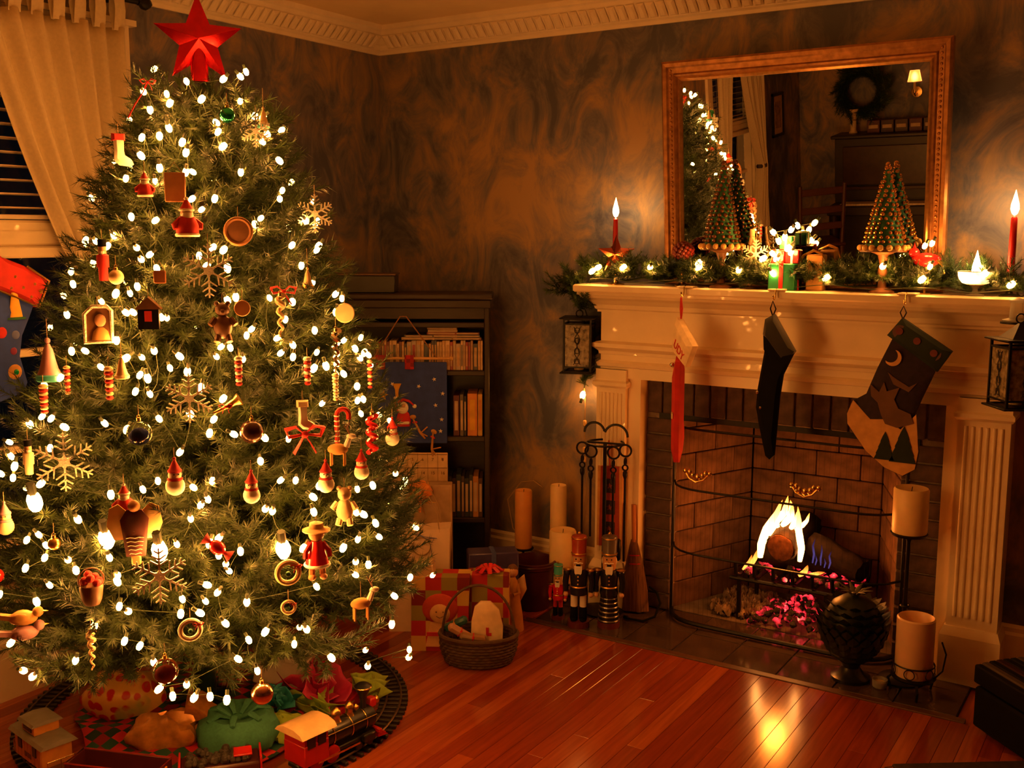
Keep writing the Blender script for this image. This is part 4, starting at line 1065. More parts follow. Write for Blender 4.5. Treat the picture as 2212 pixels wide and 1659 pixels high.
LILAC = M('lilac_paint', (.42, .22, .27), .5)
CREAMF = M('cream_felt', S(226, 196, 150), .8)
SILVERM = M('silver_mirror', (.8, .78, .74), .12, 1.0, .05)
ORN = [
 ('ribbon', 761, -1925, 1913, 'red ribbon with a small bow at the upper left of the tree', b_cap_ribbon, ()),
 ('stocking', 761, -2000, 1767, 'white felt stocking ornament with a red cuff on the upper left edge of the tree', b_stocking, (WHITE, RED, .05)),
 ('ball', 961, -1818, 1864, 'shiny green ball ornament near the top of the tree', b_ball, (M('green_mirror', (.02, .30, .14), .12, .9), .024)),
 ('bell', 991, -1722, 1865, 'small teal and cream bell ornament at the upper right of the tree', b_bell, (CREAMF, TEAL, .028)),
 ('plaque', 941, -1978, 1665, 'plain square tan wooden plaque ornament on a cord', b_plaque, (COOKIE, .062, .088)),
 ('santa', 874, -2016, 1669, 'small red coated santa ornament beside the square wooden plaque', b_santa, (.030,)),
 ('figure', 989, -1986, 1580, 'larger red coated santa ornament below the square wooden plaque', b_santa, (.046,)),
 ('ring', 1071, -1894, 1550, 'round wooden ring ornament with a brown picture inside', b_ring, (.038, BROWN, COOKIE)),
 ('snowflake', 1057, -1983, 1448, 'large glitter snowflake between two pairs of lights at mid tree height', b_flake, (.080,)),
 ('snowflake', 1105, -2102, 1132, 'glitter snowflake in the middle of the tree above the dark blue globe', b_flake, (.072,)),
 ('snowflake', 1150, -2251, 715, 'glitter snowflake low on the tree under the big bright bulb', b_flake, (.080,)),
 ('snowflake', 875, -2297, 975, 'large dull glitter snowflake at the left side of the tree', b_flake, (.085,)),
 ('snowflake', 1003, -1761, 1823, 'small glitter snowflake near the top of the tree under the teal bell', b_flake, (.050,)),
 ('snowflake', 1096, -1641, 1600, 'glitter snowflake sticking out of the right upper edge of the tree', b_flake, (.062,)),
 ('gingerbread', 973, -2065, 1433, 'small square gingerbread ornament at mid height left of the snowflake', b_plaque, (M('ginger', (.30, .10, .03), .8), .036, .038)),
 ('ball', 872, -2116, 1432, 'pale cream ball ornament on the left part of the tree', b_ball, (CREAMF, .022)),
 ('nutcracker_ornament', 822, -2115, 1474, 'slim red nutcracker ornament on the left edge above the cream ball', b_nut, (.060, RED)),
 ('house', 977, -2107, 1339, 'tiny dark house ornament with a red window', b_house, ()),
 ('picture_frame', 862, -2169, 1312, 'silver framed photograph ornament hanging on the left of the tree', b_frame, ()),
 ('bell', 731, -2225, 1218, 'lilac bell ornament with a teal rim hanging past the left edge of the tree', b_bell, (LILAC, TEAL, .055)),
 ('beaded_icicle', 819, -2236, 1171, 'red and white beaded icicle, left of the pair near the lilac bell', b_beads, (RED, CREAMF, 9, .010, .085)),
 ('beaded_icicle', 933, -2200, 1168, 'red and white beaded icicle, right of the pair near the lilac bell', b_beads, (RED, CREAMF, 8, .014, .095)),
 ('beaded_icicle', 756, -2262, 1120, 'red and white beaded icicle at the far left edge of the tree', b_beads, (RED, CREAMF, 8, .014, .085)),
 ('beaded_icicle', 1163, -1993, 1193, 'red and white beaded icicle in the centre of the tree', b_beads, (RED, WHITE, 8, .013, .085)),
 ('beaded_icicle', 1237, -1827, 1180, 'red and white beaded icicle right of the tree centre beside two lights', b_beads, (RED, WHITE, 8, .013, .085)),
 ('beaded_icicle', 1243, -1587, 1144, 'red and white beaded icicle on the right edge of the tree before the bookcase', b_beads, (RED, CREAMF, 8, .010, .095)),
 ('beaded_icicle', 1263, -1750, 1129, 'silvery beaded icicle hanging under the silver twisted icicle', b_beads, (SILVER, CREAMF, 9, .011, .085)),
 ('icicle', 1178, -1859, 1317, 'cream twisted icicle hanging under a red bow', b_icicle, (CREAMF, .15, .016)),
 ('bow', 1165, -1833, 1390, 'small red bow above the cream twisted icicle', b_bow, (RED, .040)),
 ('disc', 1191, -1630, 1321, 'pale round disc ornament on the right edge of the tree', b_disc, (CREAMF, .032)),
 ('icicle', 1237, -1717, 1210, 'silver twisted icicle at the right side of the tree', b_icicle, (SILVERM, .16, .017)),
 ('stocking', 1263, -1875, 1070, 'white boot shaped stocking ornament above a red bow', b_stocking, (WHITE, CREAMF, .046)),
 ('bow', 1278, -1885, 1022, 'wide red bow under the white boot ornament', b_bow, (RED, .060)),
 ('candy_cane', 1291, -1778, 1039, 'red and white candy cane hanging right of the wide red bow', b_cane, (.065,)),
 ('twist', 1308, -1656, 987, 'glossy red spiral ornament near the right edge of the tree', b_twist, (REDG,)),
 ('snowman', 1295, -1554, 972, 'snowman ornament in a red hat at the right edge against the blue calendar', b_snowman, (WHITE, RED, .027)),
 ('snowman', 1335, -1733, 914, 'snowman ornament in a red hat below the glossy red spiral', b_snowman, (WHITE, RED, .027)),
 ('snowman', 1323, -1858, 905, 'snowman ornament in a red hat above a pair of lights right of centre', b_snowman, (WHITE, RED, .029)),
 ('snowman', 1248, -2043, 905, 'tilted snowman ornament in a dark red hat near the tree centre', b_snowman, (WHITE, RED, .028)),
 ('snowman', 1128, -2175, 942, 'brightly lit snowman ornament above the brown angel', b_snowman, (WHITE, RED, .031)),
 ('globe', 1034, -2198, 1051, 'clear glass globe ornament with a dark blue figure inside', b_globe, ()),
 ('wreath', 1216, -2222, 583, 'white ring wreath ornament with a green bell low on the tree', b_wreath, (.027, WHITE, RED)),
 ('wreath', 1339, -2017, 693, 'pale ring wreath with a red bow under the big bright bulb', b_wreath, (.031, CREAMF, REDG)),
 ('santa', 1042, -2257, 891, 'white bearded santa ornament just above the left wing of the brown angel', b_santa, (.034,)),
 ('angel', 1081, -2261, 824, 'brown angel ornament with cream wings and stitched lines on its gown', b_angel, ()),
 ('gingerbread_girl', 1359, -1935, 727, 'gingerbread girl doll in a glossy red dress and straw hat', b_ginger, ()),
 ('candy', 1232, -2144, 774, 'shiny red wrapped sweet ornament between lights', b_candy, ()),
 ('pot', 1021, -2346, 692, 'small brown pot of red berries low at the left', b_pot, ()),
 ('bird', 856, -2422, 602, 'tan bird ornament, upper of two at the lower left of the tree', b_bird, (TAN,)),
 ('bird', 863, -2426, 566, 'pinkish white bird ornament, lower of two at the lower left of the tree', b_bird, (LILAC,)),
 ('icicle', 1037, -2366, 538, 'cream twisted icicle low at the left hanging under one light', b_icicle, (CREAMF, .11, .014)),
 ('ball', 1326, -2104, 400, 'shiny copper ball ornament hanging lowest at the front above the gifts', b_ball, (M('copper', (.72, .36, .20), .18, 1.0), .032)),
 ('reindeer', 1412, -1832, 568, 'tan reindeer ornament with a white head at the lower right', b_deer, ()),
 ('ring', 1347, -2027, 606, 'small cream ring ornament with a red knot at the lower right', b_wreath, (.018, CREAMF, RED)),
 ('ball', 1216, -2006, 1042, 'dark brown ball ornament at the tree centre', b_ball, (M('dark_ball', (.06, .02, .012), .25, .4), .034)),
 ('bear', 1353, -1822, 831, 'cream felt bear ornament on the right below the snowmen', b_bear, (CREAMF,)),
 ('biscuit', 1128, -1942, 1351, 'round brown biscuit ornament at the right of mid tree', b_disc, (COOKIE, .024)),
 ('bear', 1109, -1990, 1323, 'dark brown bear ornament at the centre under the large snowflake', b_bear, (BROWN,)),
 ('bell', 1162, -1742, 1424, 'cream bell ornament with a gold rim on the right of the tree', b_bell, (CREAMF, GOLD, .028)),
 ('ball', 750, -2420, 690, 'shiny red ball ornament at the far left bottom of the tree', b_ball, (M('red_mirror', (.6, .02, .015), .15, .7), .022)),
 ('ball', 904, -2358, 784, 'shiny gold ball ornament at the left below the big bright bulb', b_ball, (GOLD, .018)),
 ('nutcracker_ornament', 759, -2317, 977, 'pale nutcracker ornament at the left edge beside the dull snowflake', b_nut, (.050, CREAMF)),
 ('globe', 1186, -2276, 490, 'clear glass globe ornament with a red figure low at the front of the tree', b_globe, (RED,)),
 ('reindeer', 1310, -1797, 970, 'small tan reindeer ornament below the candy cane', b_deer, ()),
 ('snowman', 731, -2374, 821, 'pale snowman ornament in a lilac hat at the left edge of the tree', b_snowman, (CREAMF, LILAC, .028)),
 ('bell', 951, -2175, 1210, 'cream felt bell ornament above the beaded icicles', b_bell, (CREAMF, CREAMF, .030)),
 ('horn', 1170, -2039, 1109, 'gold horn ornament with a red bow at the tree centre', b_horn, ()),
]
g = random.Random(8)
for nm, x, y, z, lb, fn, ar in ORN:
    p = Vector((x, y, z)) / 1000
    c = axis(p.z)
    o = Vector((p.x - c.x, p.y - c.y, 0)).normalized()
    p += o * .018
    t = thing(nm if nm != 'figure' else 'santa', lb, 'ornament', p, face_cam(p) + g.uniform(-.25, .25), 'ornaments on the Christmas tree')
    fn(t, *ar)
    t.scale = (.88,) * 3
# star topper
STARF = M('red_foil', (.40, .004, .008), .24, .8, .25, 14, bump=.35)
p = Vector((TX + .080, TY + .005, 2.094)) + Vector((0, 0, .0))
st = thing('star_topper', 'large shiny red five pointed star on top of the tree', 'star', p, face_cam(p) + .05)
m = MB(); puffy_star(m, .128, .056, .034); m.build('star', STARF, st, smooth=False)
m = MB(); m.lathe([(.030, -.118), (.027, -.10), (.021, -.03), (.012, .0)], 14); m.build('sleeve', STARF, st)

# ------------------------------------------------------------------ toy railway round the tree
RC, RR = (0.640, -1.646), 0.575
tr = thing('toy_railway_track', 'circle of black sectional toy railway track around the foot of the tree', 'track', (RC[0], RC[1], 0))
TIE = M('track_tie', (.018, .013, .010), .5, var=.3)
RAIL = M('dull_rail', (.20, .14, .09), .4, .8)
tm = MB(); tm.box((0, 0, .006), (.094, .0135, .012), bev=.002)
tie_me = tm.mesh('tie', TIE, False)
NT_ = 118
for k in range(NT_):
    a = 2 * PI * k / NT_
    put(tie_me, 'tie', tr, (RR * math.cos(a), RR * math.sin(a), 0), (0, 0, a))
for r in (RR - .0235, RR + .0235):
    pts = [(r * math.cos(2 * PI * k / 90), r * math.sin(2 * PI * k / 90), .0155) for k in range(90)]
    m = MB(); m.tube(pts, .0036, 5, closed=True); m.build('rail', RAIL, tr)
for k in range(12):
    a = 2 * PI * k / 12 + .2
    for r in (RR - .0235, RR + .0235):
        m = MB(); m.box((0, 0, .014), (.006, .022, .008)); m.build('rail_joiner', RAIL, tr, (r * math.cos(a), r * math.sin(a), 0), (0, 0, a), smooth=False)

def on_track(name, label, deg):
    a = math.radians(deg)
    # local x runs along the rails (counter-clockwise), y towards the centre of the circle
    return thing(name, label, 'toy train car', (RC[0] + RR * math.cos(a), RC[1] + RR * math.sin(a), .019), a + PI / 2, 'toy train around the tree')
TRAINRED = M('train_red', (.42, .012, .010), .35, var=.1)
TRAINBLK = M('train_black', (.012, .011, .012), .32)
TRAINYEL = M('train_orange', (.55, .22, .04), .5, var=.15)
ROOFG = M('roof_grey', (.22, .20, .17), .6)
def wheels(t, xs, r=.0145, mat=TRAINBLK):
    for x in xs:
        for y in (-.0255, .0255):
            m = MB(); m.lathe([(0, -.004), (r, -.004), (r, .002), (r * .86, .004), (0, .004)], 16, ax='y'); m.build('wheel', mat, t, (x, y, r))
# locomotive
t = on_track('toy_locomotive', 'black and gold old-time toy steam locomotive with a red cab and cream roof', -7)
m = MB(); m.box((0, 0, .030), (.30, .050, .014), bev=.003); m.build('frame', TRAINBLK, t)
m = MB(); m.lathe([(.030, -.02), (.032, 0), (.032, .155), (.034, .157), (.034, .185), (.030, .19), (.0, .195)], 20, ax='x'); m.build('boiler', TRAINBLK, t, (-.045, 0, .078))
for x in (-.02, .05, .105):
    m = MB(); m.torus((x, 0, .078), .033, .0022, 22, 6, 0, 'x'); m.build('boiler_band', BRASS, t)
m = MB(); m.lathe([(.010, 0), (.009, .03), (.013, .045), (.024, .066), (.026, .074), (.018, .080), (.008, .081)], 16); m.build('smokestack', TRAINBLK, t, (.118, 0, .105))
m = MB(); m.torus((.118, 0, .176), .025, .003, 18, 6, 0, 'z'); m.build('stack_ring', BRASS, t)
for x, r in ((.010, .016), (.062, .014)):
    m = MB(); m.lathe([(r * 1.1, 0), (r * .8, .008), (r * .8, .022), (r, .026), (r * .9, .034), (r * .4, .042), (0, .044)], 14); m.build('dome', GOLD, t, (x, 0, .106))
m = MB(); m.box((.150, 0, .118), (.024, .026, .028), bev=.003); m.build('headlight_case', TRAINRED, t)
m = MB(); m.lathe([(.0, 0), (.010, .001), (.013, .006), (.013, .010)], 14, ax='x'); m.build('headlight', GOLD, t, (.161, 0, .118))
m = MB(); m.lathe([(.004, 0), (.010, .008), (.010, .014), (.003, .020)], 10); m.build('bell', GOLD, t, (.088, 0, .112))
m = MB(); m.box((-.100, 0, .066), (.090, .094, .064), bev=.003); m.build('cab', TRAINRED, t)
for y in (-.0475, .0475):
    for x in (-.120, -.082):
        m = MB(); m.box((x, y, .105), (.028, .003, .034)); m.build('cab_window', TRAINBLK, t, smooth=False)
m = MB(); m.box((-.100, 0, .112), (.088, .090, .032), bev=.002); m.build('cab_upper', TRAINRED, t)
m = MB(); m.prism([(-.062, .128), (.062, .128), (.050, .141), (.022, .149), (-.022, .149), (-.050, .141)], .126); m.build('cab_roof', M('cream_roof', S(220, 185, 130), .55), t, (-.100, 0, 0), (0, 0, PI / 2))
m = MB(); m.prism([(.030, 0), (.072, -.004), (.030, .026)], .060, mi=0); m.build('cowcatcher', TRAINRED, t, (.120, 0, .012))
for k in range(5):
    y = -.024 + k * .012
    m = MB(); m.tube([(.150, y, .036), (.196, y * .5, .006)], .0025, 5); m.build('pilot_bar', TRAINRED, t)
m = MB(); m.box((.150, 0, .036), (.012, .084, .014), bev=.002); m.build('buffer_beam', TRAINRED, t)
for y in (-.036, .036):
    m = MB(); m.box((.105, y, .034), (.044, .020, .026), bev=.004); m.build('cylinder_block', TRAINBLK, t)
    m = MB(); m.box((-.01, y * 1.04, .028), (.16, .003, .006)); m.build('side_rod', BRASS, t, smooth=False)
    m = MB(); m.tube([(-.05, y, .095), (.14, y, .092)], .0018, 5); m.build('handrail', BRASS, t)
wheels(t, (-.085, -.025), .026, TRAINRED); wheels(t, (.075, .118), .013)
# tender
t = on_track('toy_tender', 'dark toy tender car heaped with coal, red lettered ends', -41)
m = MB(); m.box((0, 0, .058), (.215, .088, .060), bev=.006); m.build('tank', M('tender_dark', (.05, .012, .012), .35), t)
m = MB(); m.box((0, 0, .024), (.23, .070, .012), bev=.003); m.build('frame', TRAINBLK, t)
m = MB()
rg = random.Random(9)
for k in range(60): m.ball((rg.uniform(-.085, .085), rg.uniform(-.032, .032), .090 + rg.uniform(0, .014)), rg.uniform(.008, .013), 6, 4)
stuff(m.build('coal', M('coal', (.03, .024, .02), .55), t, smooth=False))
for x in (-.108, .108):
    m = MB(); m.box((x, 0, .082), (.006, .090, .040), bev=.002); m.build('end_board', TRAINRED, t)
m = MB(); m.box((.06, -.010, .108), (.050, .050, .006), bev=.002); m.build('hatch', TRAINRED, t)
wheels(t, (-.085, -.045, .045, .085), .013)
# gondola
t = on_track('toy_gondola', 'open dark red toy gondola car, empty, between the tender and the caboose', -69)
GON = M('gondola_maroon', (.075, .010, .010), .4)
m = MB()
for y in (-.044, .044): m.box((0, y, .060), (.27, .005, .056), bev=.001)
for x in (-.1325, .1325): m.box((x, 0, .060), (.005, .088, .056), bev=.001)
m.box((0, 0, .034), (.27, .088, .005))
m.build('body', GON, t)
m = MB(); m.tube([(-.135, -.045, .089), (.135, -.045, .089), (.135, .045, .089), (-.135, .045, .089)], .003, 6, closed=True); m.build('top_rim', M('rim_red', (.25, .02, .015), .3), t)
for k in range(7):
    for y in (-.0475, .0475):
        m = MB(); m.box((-.12 + k * .04, y, .060), (.006, .004, .054)); m.build('side_rib', GON, t, smooth=False)
for x in (-.137, .137):
    m = MB(); m.box((x, 0, .055), (.004, .03, .05)); m.build('end_panel', TRAINYEL if x > 0 else GON, t, smooth=False)
m = MB(); m.box((0, 0, .024), (.25, .05, .012)); m.build('frame', TRAINBLK, t, smooth=False)
wheels(t, (-.105, -.070, .070, .105), .013)
# caboose
t = on_track('toy_caboose', 'orange toy caboose with grey roof and cupola at the end of the train', -99)
m = MB(); m.box((0, 0, .066), (.165, .088, .070), bev=.002); m.build('body', TRAINYEL, t)
for k in range(8):
    for y in (-.0445, .0445):
        m = MB(); m.box((-.072 + k * .0205, y, .066), (.0175, .002, .066)); m.build('side_plank', TRAINYEL, t, smooth=False)
for x in (-.045, .045):
    for y in (-.0465, .0465):
        m = MB(); m.box((x, y, .076), (.022, .003, .028)); m.build('window', TRAINBLK, t, smooth=False)
for k, (x, w_) in enumerate(((-.012, .010), (.004, .012), (.018, .008))):
    m = MB(); m.box((x, -.0468, .054), (w_, .002, .014)); m.build('marking', BROWN, t, smooth=False)
m = MB(); m.prism([(-.054, .100), (.054, .100), (.046, .109), (0, .116), (-.046, .109)], .212); m.build('roof', ROOFG, t, (0, 0, 0), (0, 0, PI / 2))
m = MB(); m.box((-.01, 0, .128), (.076, .074, .030), bev=.002); m.build('cupola', TRAINYEL, t)
for y in (-.038, .038):
    m = MB(); m.box((-.01, y, .128), (.05, .003, .014)); m.build('cupola_window', TRAINBLK, t, smooth=False)
m = MB(); m.prism([(-.046, .142), (.046, .142), (.04, .149), (0, .154), (-.04, .149)], .094); m.build('cupola_roof', ROOFG, t, (-.01, 0, 0), (0, 0, PI / 2))
for x in (-.098, .098):
    m = MB(); m.box((x, 0, .032), (.030, .084, .006)); m.build('platform', BROWN, t, smooth=False)
    m = MB()
    for y in (-.038, 0, .038): m.tube([(x * 1.1, y, .034), (x * 1.1, y, .062)], .0016, 5)
    m.tube([(x * 1.1, -.038, .062), (x * 1.1, .038, .062)], .0018, 5); m.build('railing', BRASS, t)
m = MB(); m.box((0, 0, .024), (.19, .05, .012)); m.build('frame', TRAINBLK, t, smooth=False)
wheels(t, (-.070, -.040, .040, .070), .013)

# ------------------------------------------------------------------ gifts inside the ring
def blob(r, sc, seed, rough=.10, n=22, k=14, flat=0.0):
    gg = random.Random(seed)
    ph = [(gg.uniform(0, 6), gg.randint(2, 6), gg.randint(2, 5)) for _ in range(6)]
    m = MB(); m.ball((0, 0, 0), 1, n, k)
    out = []
    for x, y, z in m.v:
        a, b = math.atan2(y, x), math.asin(max(-1, min(1, z)))
        q = 1 + rough * sum(math.sin(p + u * a) * math.cos(v * b + p) for p, u, v in ph) / 2.2
        out.append((x * q * r * sc[0], y * q * r * sc[1], max(-flat if flat else -9, z * q * r * sc[2])))
    m.v = out
    return m
PLAID = plaid_material('red_green_plaid', (.50, .012, .012), (.012, .075, .05), (.30, .28, .28), 26)
sk = MB()
vs, fs = [], []
NA, NR = 60, 8
for j in range(NR + 1):
    for i in range(NA):
        a = 2 * PI * i / NA
        r = (.05 + .38 * j / NR) * (1 + .04 * math.sin(7 * a) * j / NR)
        vs.append((r * math.cos(a), r * math.sin(a), .006 + .055 * (1 - j / NR) ** 1.5 + .014 * (1 + math.sin(9 * a + j)) * (j / NR)))
for j in range(NR):
    for i in range(NA): fs.append((j * NA + i, j * NA + (i + 1) % NA, (j + 1) * NA + (i + 1) % NA, (j + 1) * NA + i))
sk.add(vs, fs)
o = sk.build('tree_skirt', PLAID, None, (.655, -1.665, 0)); tag(o, 'red and green plaid tree skirt spread under the tree inside the track', 'tree skirt')
md = o.modifiers.new('thickness', 'SOLIDIFY'); md.thickness = .004
def gift(name, label, cat, loc, rz=0, group='gifts under the tree'): return thing(name, label, cat, loc, rz, group)
DOTS = dots_material('dotted_wrap', (.72, .40, .08), (.55, .015, .012), 24, .40, .3, (.40, .38, .10))
t = gift('gift_bundle', 'soft yellow gift with red dots beside the caboose', 'gift', (.44, -1.86, .02), .5)
m = blob(.10, (1.25, .95, .85), 4, .08, flat=.0); m.v = [(x, y, z + .055) for x, y, z in m.v]; m.build('wrap', DOTS, t)
m = MB(); m.tube([(-.11, .03, .12), (-.03, .0, .145), (.06, .01, .14), (.10, .05, .12)], .012, 7, flat=.4); m.build('folded_edge', M('red_foil_wrap', (.5, .012, .012), .25, .3), t)
t = gift('gift_parcel', 'crumpled gold paper parcel between the dotted gift and the green bag', 'gift', (.745, -1.935, .012), .7)
GOLDP = M('gold_tissue', (.55, .24, .05), .3, .35, .35, 30, bump=.6)
m = blob(.085, (1.3, .75, .75), 12, .16, flat=.0); m.v = [(x, y, z + .045) for x, y, z in m.v]; m.build('paper', GOLDP, t)
m = MB(); m.lathe([(.012, 0), (.030, .03), (.045, .07)], 14, wob=lambda a, z: 1 + .3 * math.sin(5 * a)); m.build('gathered_top', GOLDP, t, (.06, .02, .08), (.2, .6, 0))
t = gift('gift_bag', 'round soft green fabric gift bag with a gathered top behind the tender', 'gift', (.915, -1.815, .008))
GRF = M('sea_green_cloth', (.05, .22, .13), .85, var=.15, scale=120, bump=.1)
m = MB(); m.lathe([(.085, 0), (.115, .025), (.122, .06), (.112, .095), (.085, .115), (.045, .104), (.012, .092), (0, .090)], 32, wob=lambda a, z: 1 + .05 * math.sin(8 * a + 40 * z) + .03 * math.sin(3 * a)); m.build('bag', GRF, t)
m = MB()
for k in range(7):
    a = k * .9
    m.tube([(.02 * math.cos(a), .02 * math.sin(a), .098), (.06 * math.cos(a), .06 * math.sin(a), .122), (.098 * math.cos(a), .098 * math.sin(a), .112)], [.006, .012, .008], 7, flat=.6)
m.build('gathers', GRF, t)
def tissue(label, loc, mat, s, seed, n=7, tall=1.0):
    t = gift('tissue_paper', label, 'tissue paper', loc)
    gg = random.Random(seed)
    for k in range(n):
        m = MB(); N = 7
        sx, sy = gg.uniform(.7, 1.2) * s, gg.uniform(.6, 1.0) * s
        ph = gg.uniform(0, 6); vs, fs = [], []
        for j in range(N + 1):
            for i in range(N + 1):
                u, v = i / N * 2 - 1, j / N
                vs.append((sx * u * (.35 + .65 * v), .35 * sy * math.sin(2.4 * u + ph) * v + .12 * s * math.sin(5 * u + 3 * v + ph), tall * sy * v * (1 - .12 * u * u) + .06 * s * math.sin(6 * u + ph)))
        for j in range(N):
            for i in range(N):
                a = j * (N + 1) + i; fs.append((a, a + 1, a + N + 2, a + N + 1))
        m.add(vs, fs)
        o = m.build('sheet', mat, t, (gg.uniform(-.35, .35) * s, gg.uniform(-.3, .3) * s, .002), (gg.uniform(-.9, .5), gg.uniform(-.5, .5), gg.uniform(0, 6)))
        o.modifiers.new('thickness', 'SOLIDIFY').thickness = .0012
    return t
tissue('lime green tissue paper in front of the magenta tissue', (.985, -1.555, .03), M('lime_tissue', (.30, .42, .04), .6, sss=.1), .085, 3, 7, .8)
tissue('magenta tissue paper puffing out of a gift', (.945, -1.50, .06), M('magenta_tissue', (.48, .02, .10), .55, sss=.1), .095, 5, 8, 1.0)
tissue('teal tissue paper left of the magenta tissue', (.895, -1.615, .055), M('teal_tissue', (.03, .26, .30), .55, sss=.1), .070, 7, 8, 1.0)
tissue('lime green tissue paper at the right end of the gifts beside the rail', (1.04, -1.37, .03), MATS['lime_tissue'], .075, 9, 7, 1.1)
t = gift('gift_box', 'tilted silver white gift box behind the teal tissue', 'gift', (.80, -1.52, .075), .5)
m = MB(); m.box((0, 0, .045), (.16, .12, .09), bev=.004); m.build('box', M('silver_white_paper', (.62, .52, .44), .28, .25, .1, 20), t, rot=(-.15, .2, 0))
m = MB(); m.box((0, 0, .093), (.166, .126, .018), bev=.004); m.build('lid', MATS['silver_white_paper'], t, rot=(-.15, .2, 0))
t = gift('gift_box', 'flat red foil gift box under the tissue papers', 'gift', (.93, -1.47, .012), .3)
m = MB(); m.box((0, 0, .022), (.24, .20, .044), bev=.004); m.build('box', MATS['red_foil_wrap'], t)
t = gift('gift_bow_bag', 'lime green folded gift pouch behind the toy locomotive cab', 'gift', (.985, -1.70, .010), .4)
m = blob(.07, (1.2, .9, .6), 33, .12, flat=.0); m.v = [(x, y, z + .03) for x, y, z in m.v]; m.build('pouch', MATS['lime_tissue'], t)

# ------------------------------------------------------------------ bookcase set across the corner, and what it carries
BA = math.atan2(.540, .842)
BC = (.775, -.245)
def bl(s, d, z): return (-s, d, z)          # s from the right front corner to the left, d backwards
bk = thing('bookcase', 'black-brown wooden bookcase with open shelves standing across the room corner', 'bookcase', (BC[0], BC[1], 0), BA)
W_, D_ = .74, .20
for nm, a, b in (('side_panel', (0, 0, 0), (-.022, D_, 1.27)), ('side_panel', (-W_, 0, 0), (-W_ + .022, D_, 1.27)), ('back_panel', (-W_, D_ - .008, .03), (0, D_, 1.27)), ('base', (-W_, -.004, 0), (0, D_, .06))):
    m = MB(); m.mm(a, b, bev=.003); m.build(nm, DARKWOOD, bk, smooth=False)
m = MB(); m.mm((-W_ - .015, -.018, 1.27), (.015, D_ + .004, 1.296), bev=.006); m.mm((-W_ - .006, -.010, 1.235), (.006, D_, 1.27), bev=.004); m.build('top', DARKWOOD, bk)
SH = [.335, .690, .972, 1.175]
for z in SH:
    m = MB(); m.mm((-W_ + .02, .0, z - .022), (-.02, D_ - .008, z), bev=.003); m.build('shelf', DARKWOOD, bk, smooth=False)
m = MB(); m.mm((-W_ + .02, .004, 1.19), (-.02, .016, 1.235)); m.build('valance', DARKWOOD, bk, smooth=False)
def bw(s, d, z):                            # bookcase coordinates to the room
    c, n = math.cos(BA), math.sin(BA)
    return (BC[0] - s * c - d * n, BC[1] - s * n + d * c, z)
t = thing('storage_box', 'dark flat box lying on top of the bookcase beside the tree', 'box', bw(.52, .09, 1.297), BA)
m = MB(); m.box((0, 0, .036), (.25, .15, .072), bev=.003); m.build('base', M('dark_box', (.02, .018, .017), .35), t)
m = MB(); m.box((0, 0, .076), (.26, .16, .008), bev=.002); m.build('lid', M('box_lid', (.10, .05, .025), .3), t)
gg = random.Random(14)
CASEC = [(.55, .38, .20), (.45, .30, .14), (.30, .04, .04), (.12, .10, .09), (.60, .42, .24), (.35, .20, .10), (.05, .06, .08), (.50, .30, .12), (.16, .05, .05), (.42, .34, .26)]
ORD = ['first', 'second', 'third', 'fourth', 'fifth', 'sixth', 'seventh', 'eighth', 'ninth', 'tenth', 'eleventh', 'twelfth', 'thirteenth', 'fourteenth', 'fifteenth', 'sixteenth', 'seventeenth', 'eighteenth', 'nineteenth']
ORD += ['twentieth'] + ['twenty-' + q for q in ORD[:9]] + ['thirtieth'] + ['thirty-' + q for q in ORD[:9]] + ['fortieth'] + ['forty-' + q for q in ORD[:9]]
CNAME = ['tan', 'brown', 'maroon', 'dark grey', 'cream', 'red brown', 'black', 'amber', 'dark red', 'beige']
PLAST = [M('case_%d' % k, c, .35, var=.2, scale=60) for k, c in enumerate(CASEC)]
PAPER = M('paper_edges', (.55, .42, .28), .8)
def upright(name, label, cat, s, w_, h, d, z, mat, group, lab=None, off=.0):
    t = thing(name, label, cat, bw(s + w_ / 2, .012 + off + d / 2, z), BA, group)
    m = MB(); m.box((0, 0, h / 2), (w_ - .0008, d, h), bev=.0012); m.build('case' if cat != 'book' else 'cover', mat, t, smooth=False)
    m = MB(); m.box((0, -d / 2 - .0006, h * .5), (w_ * .55, .0012, h * .72)); m.build('spine_label', lab or PAPER, t, smooth=False)
s = .028; k = 0
while s < .53:
    w_ = gg.choice([.0105, .0105, .0105, .020, .0125])
    h = gg.choice([.125, .125, .120, .112])
    mt = gg.choice(PLAST)
    upright('disc_case', '%s %s disc case, %s from the right on the top open shelf' % ('thick' if w_ > .015 else 'slim', CNAME[PLAST.index(mt)], ORD[k]), 'disc case', s, w_, h, .13, SH[2] + .0005, mt, 'disc cases in a row on the top open shelf', gg.choice(PLAST))
    s += w_; k += 1
def flat_case(label, s, z, w_, d, h, mat, rz=0):
    t = thing('disc_case', label, 'disc case', bw(s, .09, z), BA + rz, 'disc cases lying flat on the upright row')
    m = MB(); m.box((0, 0, h / 2), (w_, d, h), bev=.001); m.build('case', mat, t, smooth=False)
    m = MB(); m.box((0, -d / 2 - .0006, h / 2), (w_ * .9, .0012, h * .5)); m.build('spine_label', PAPER, t, smooth=False)
z0 = SH[2] + .1265
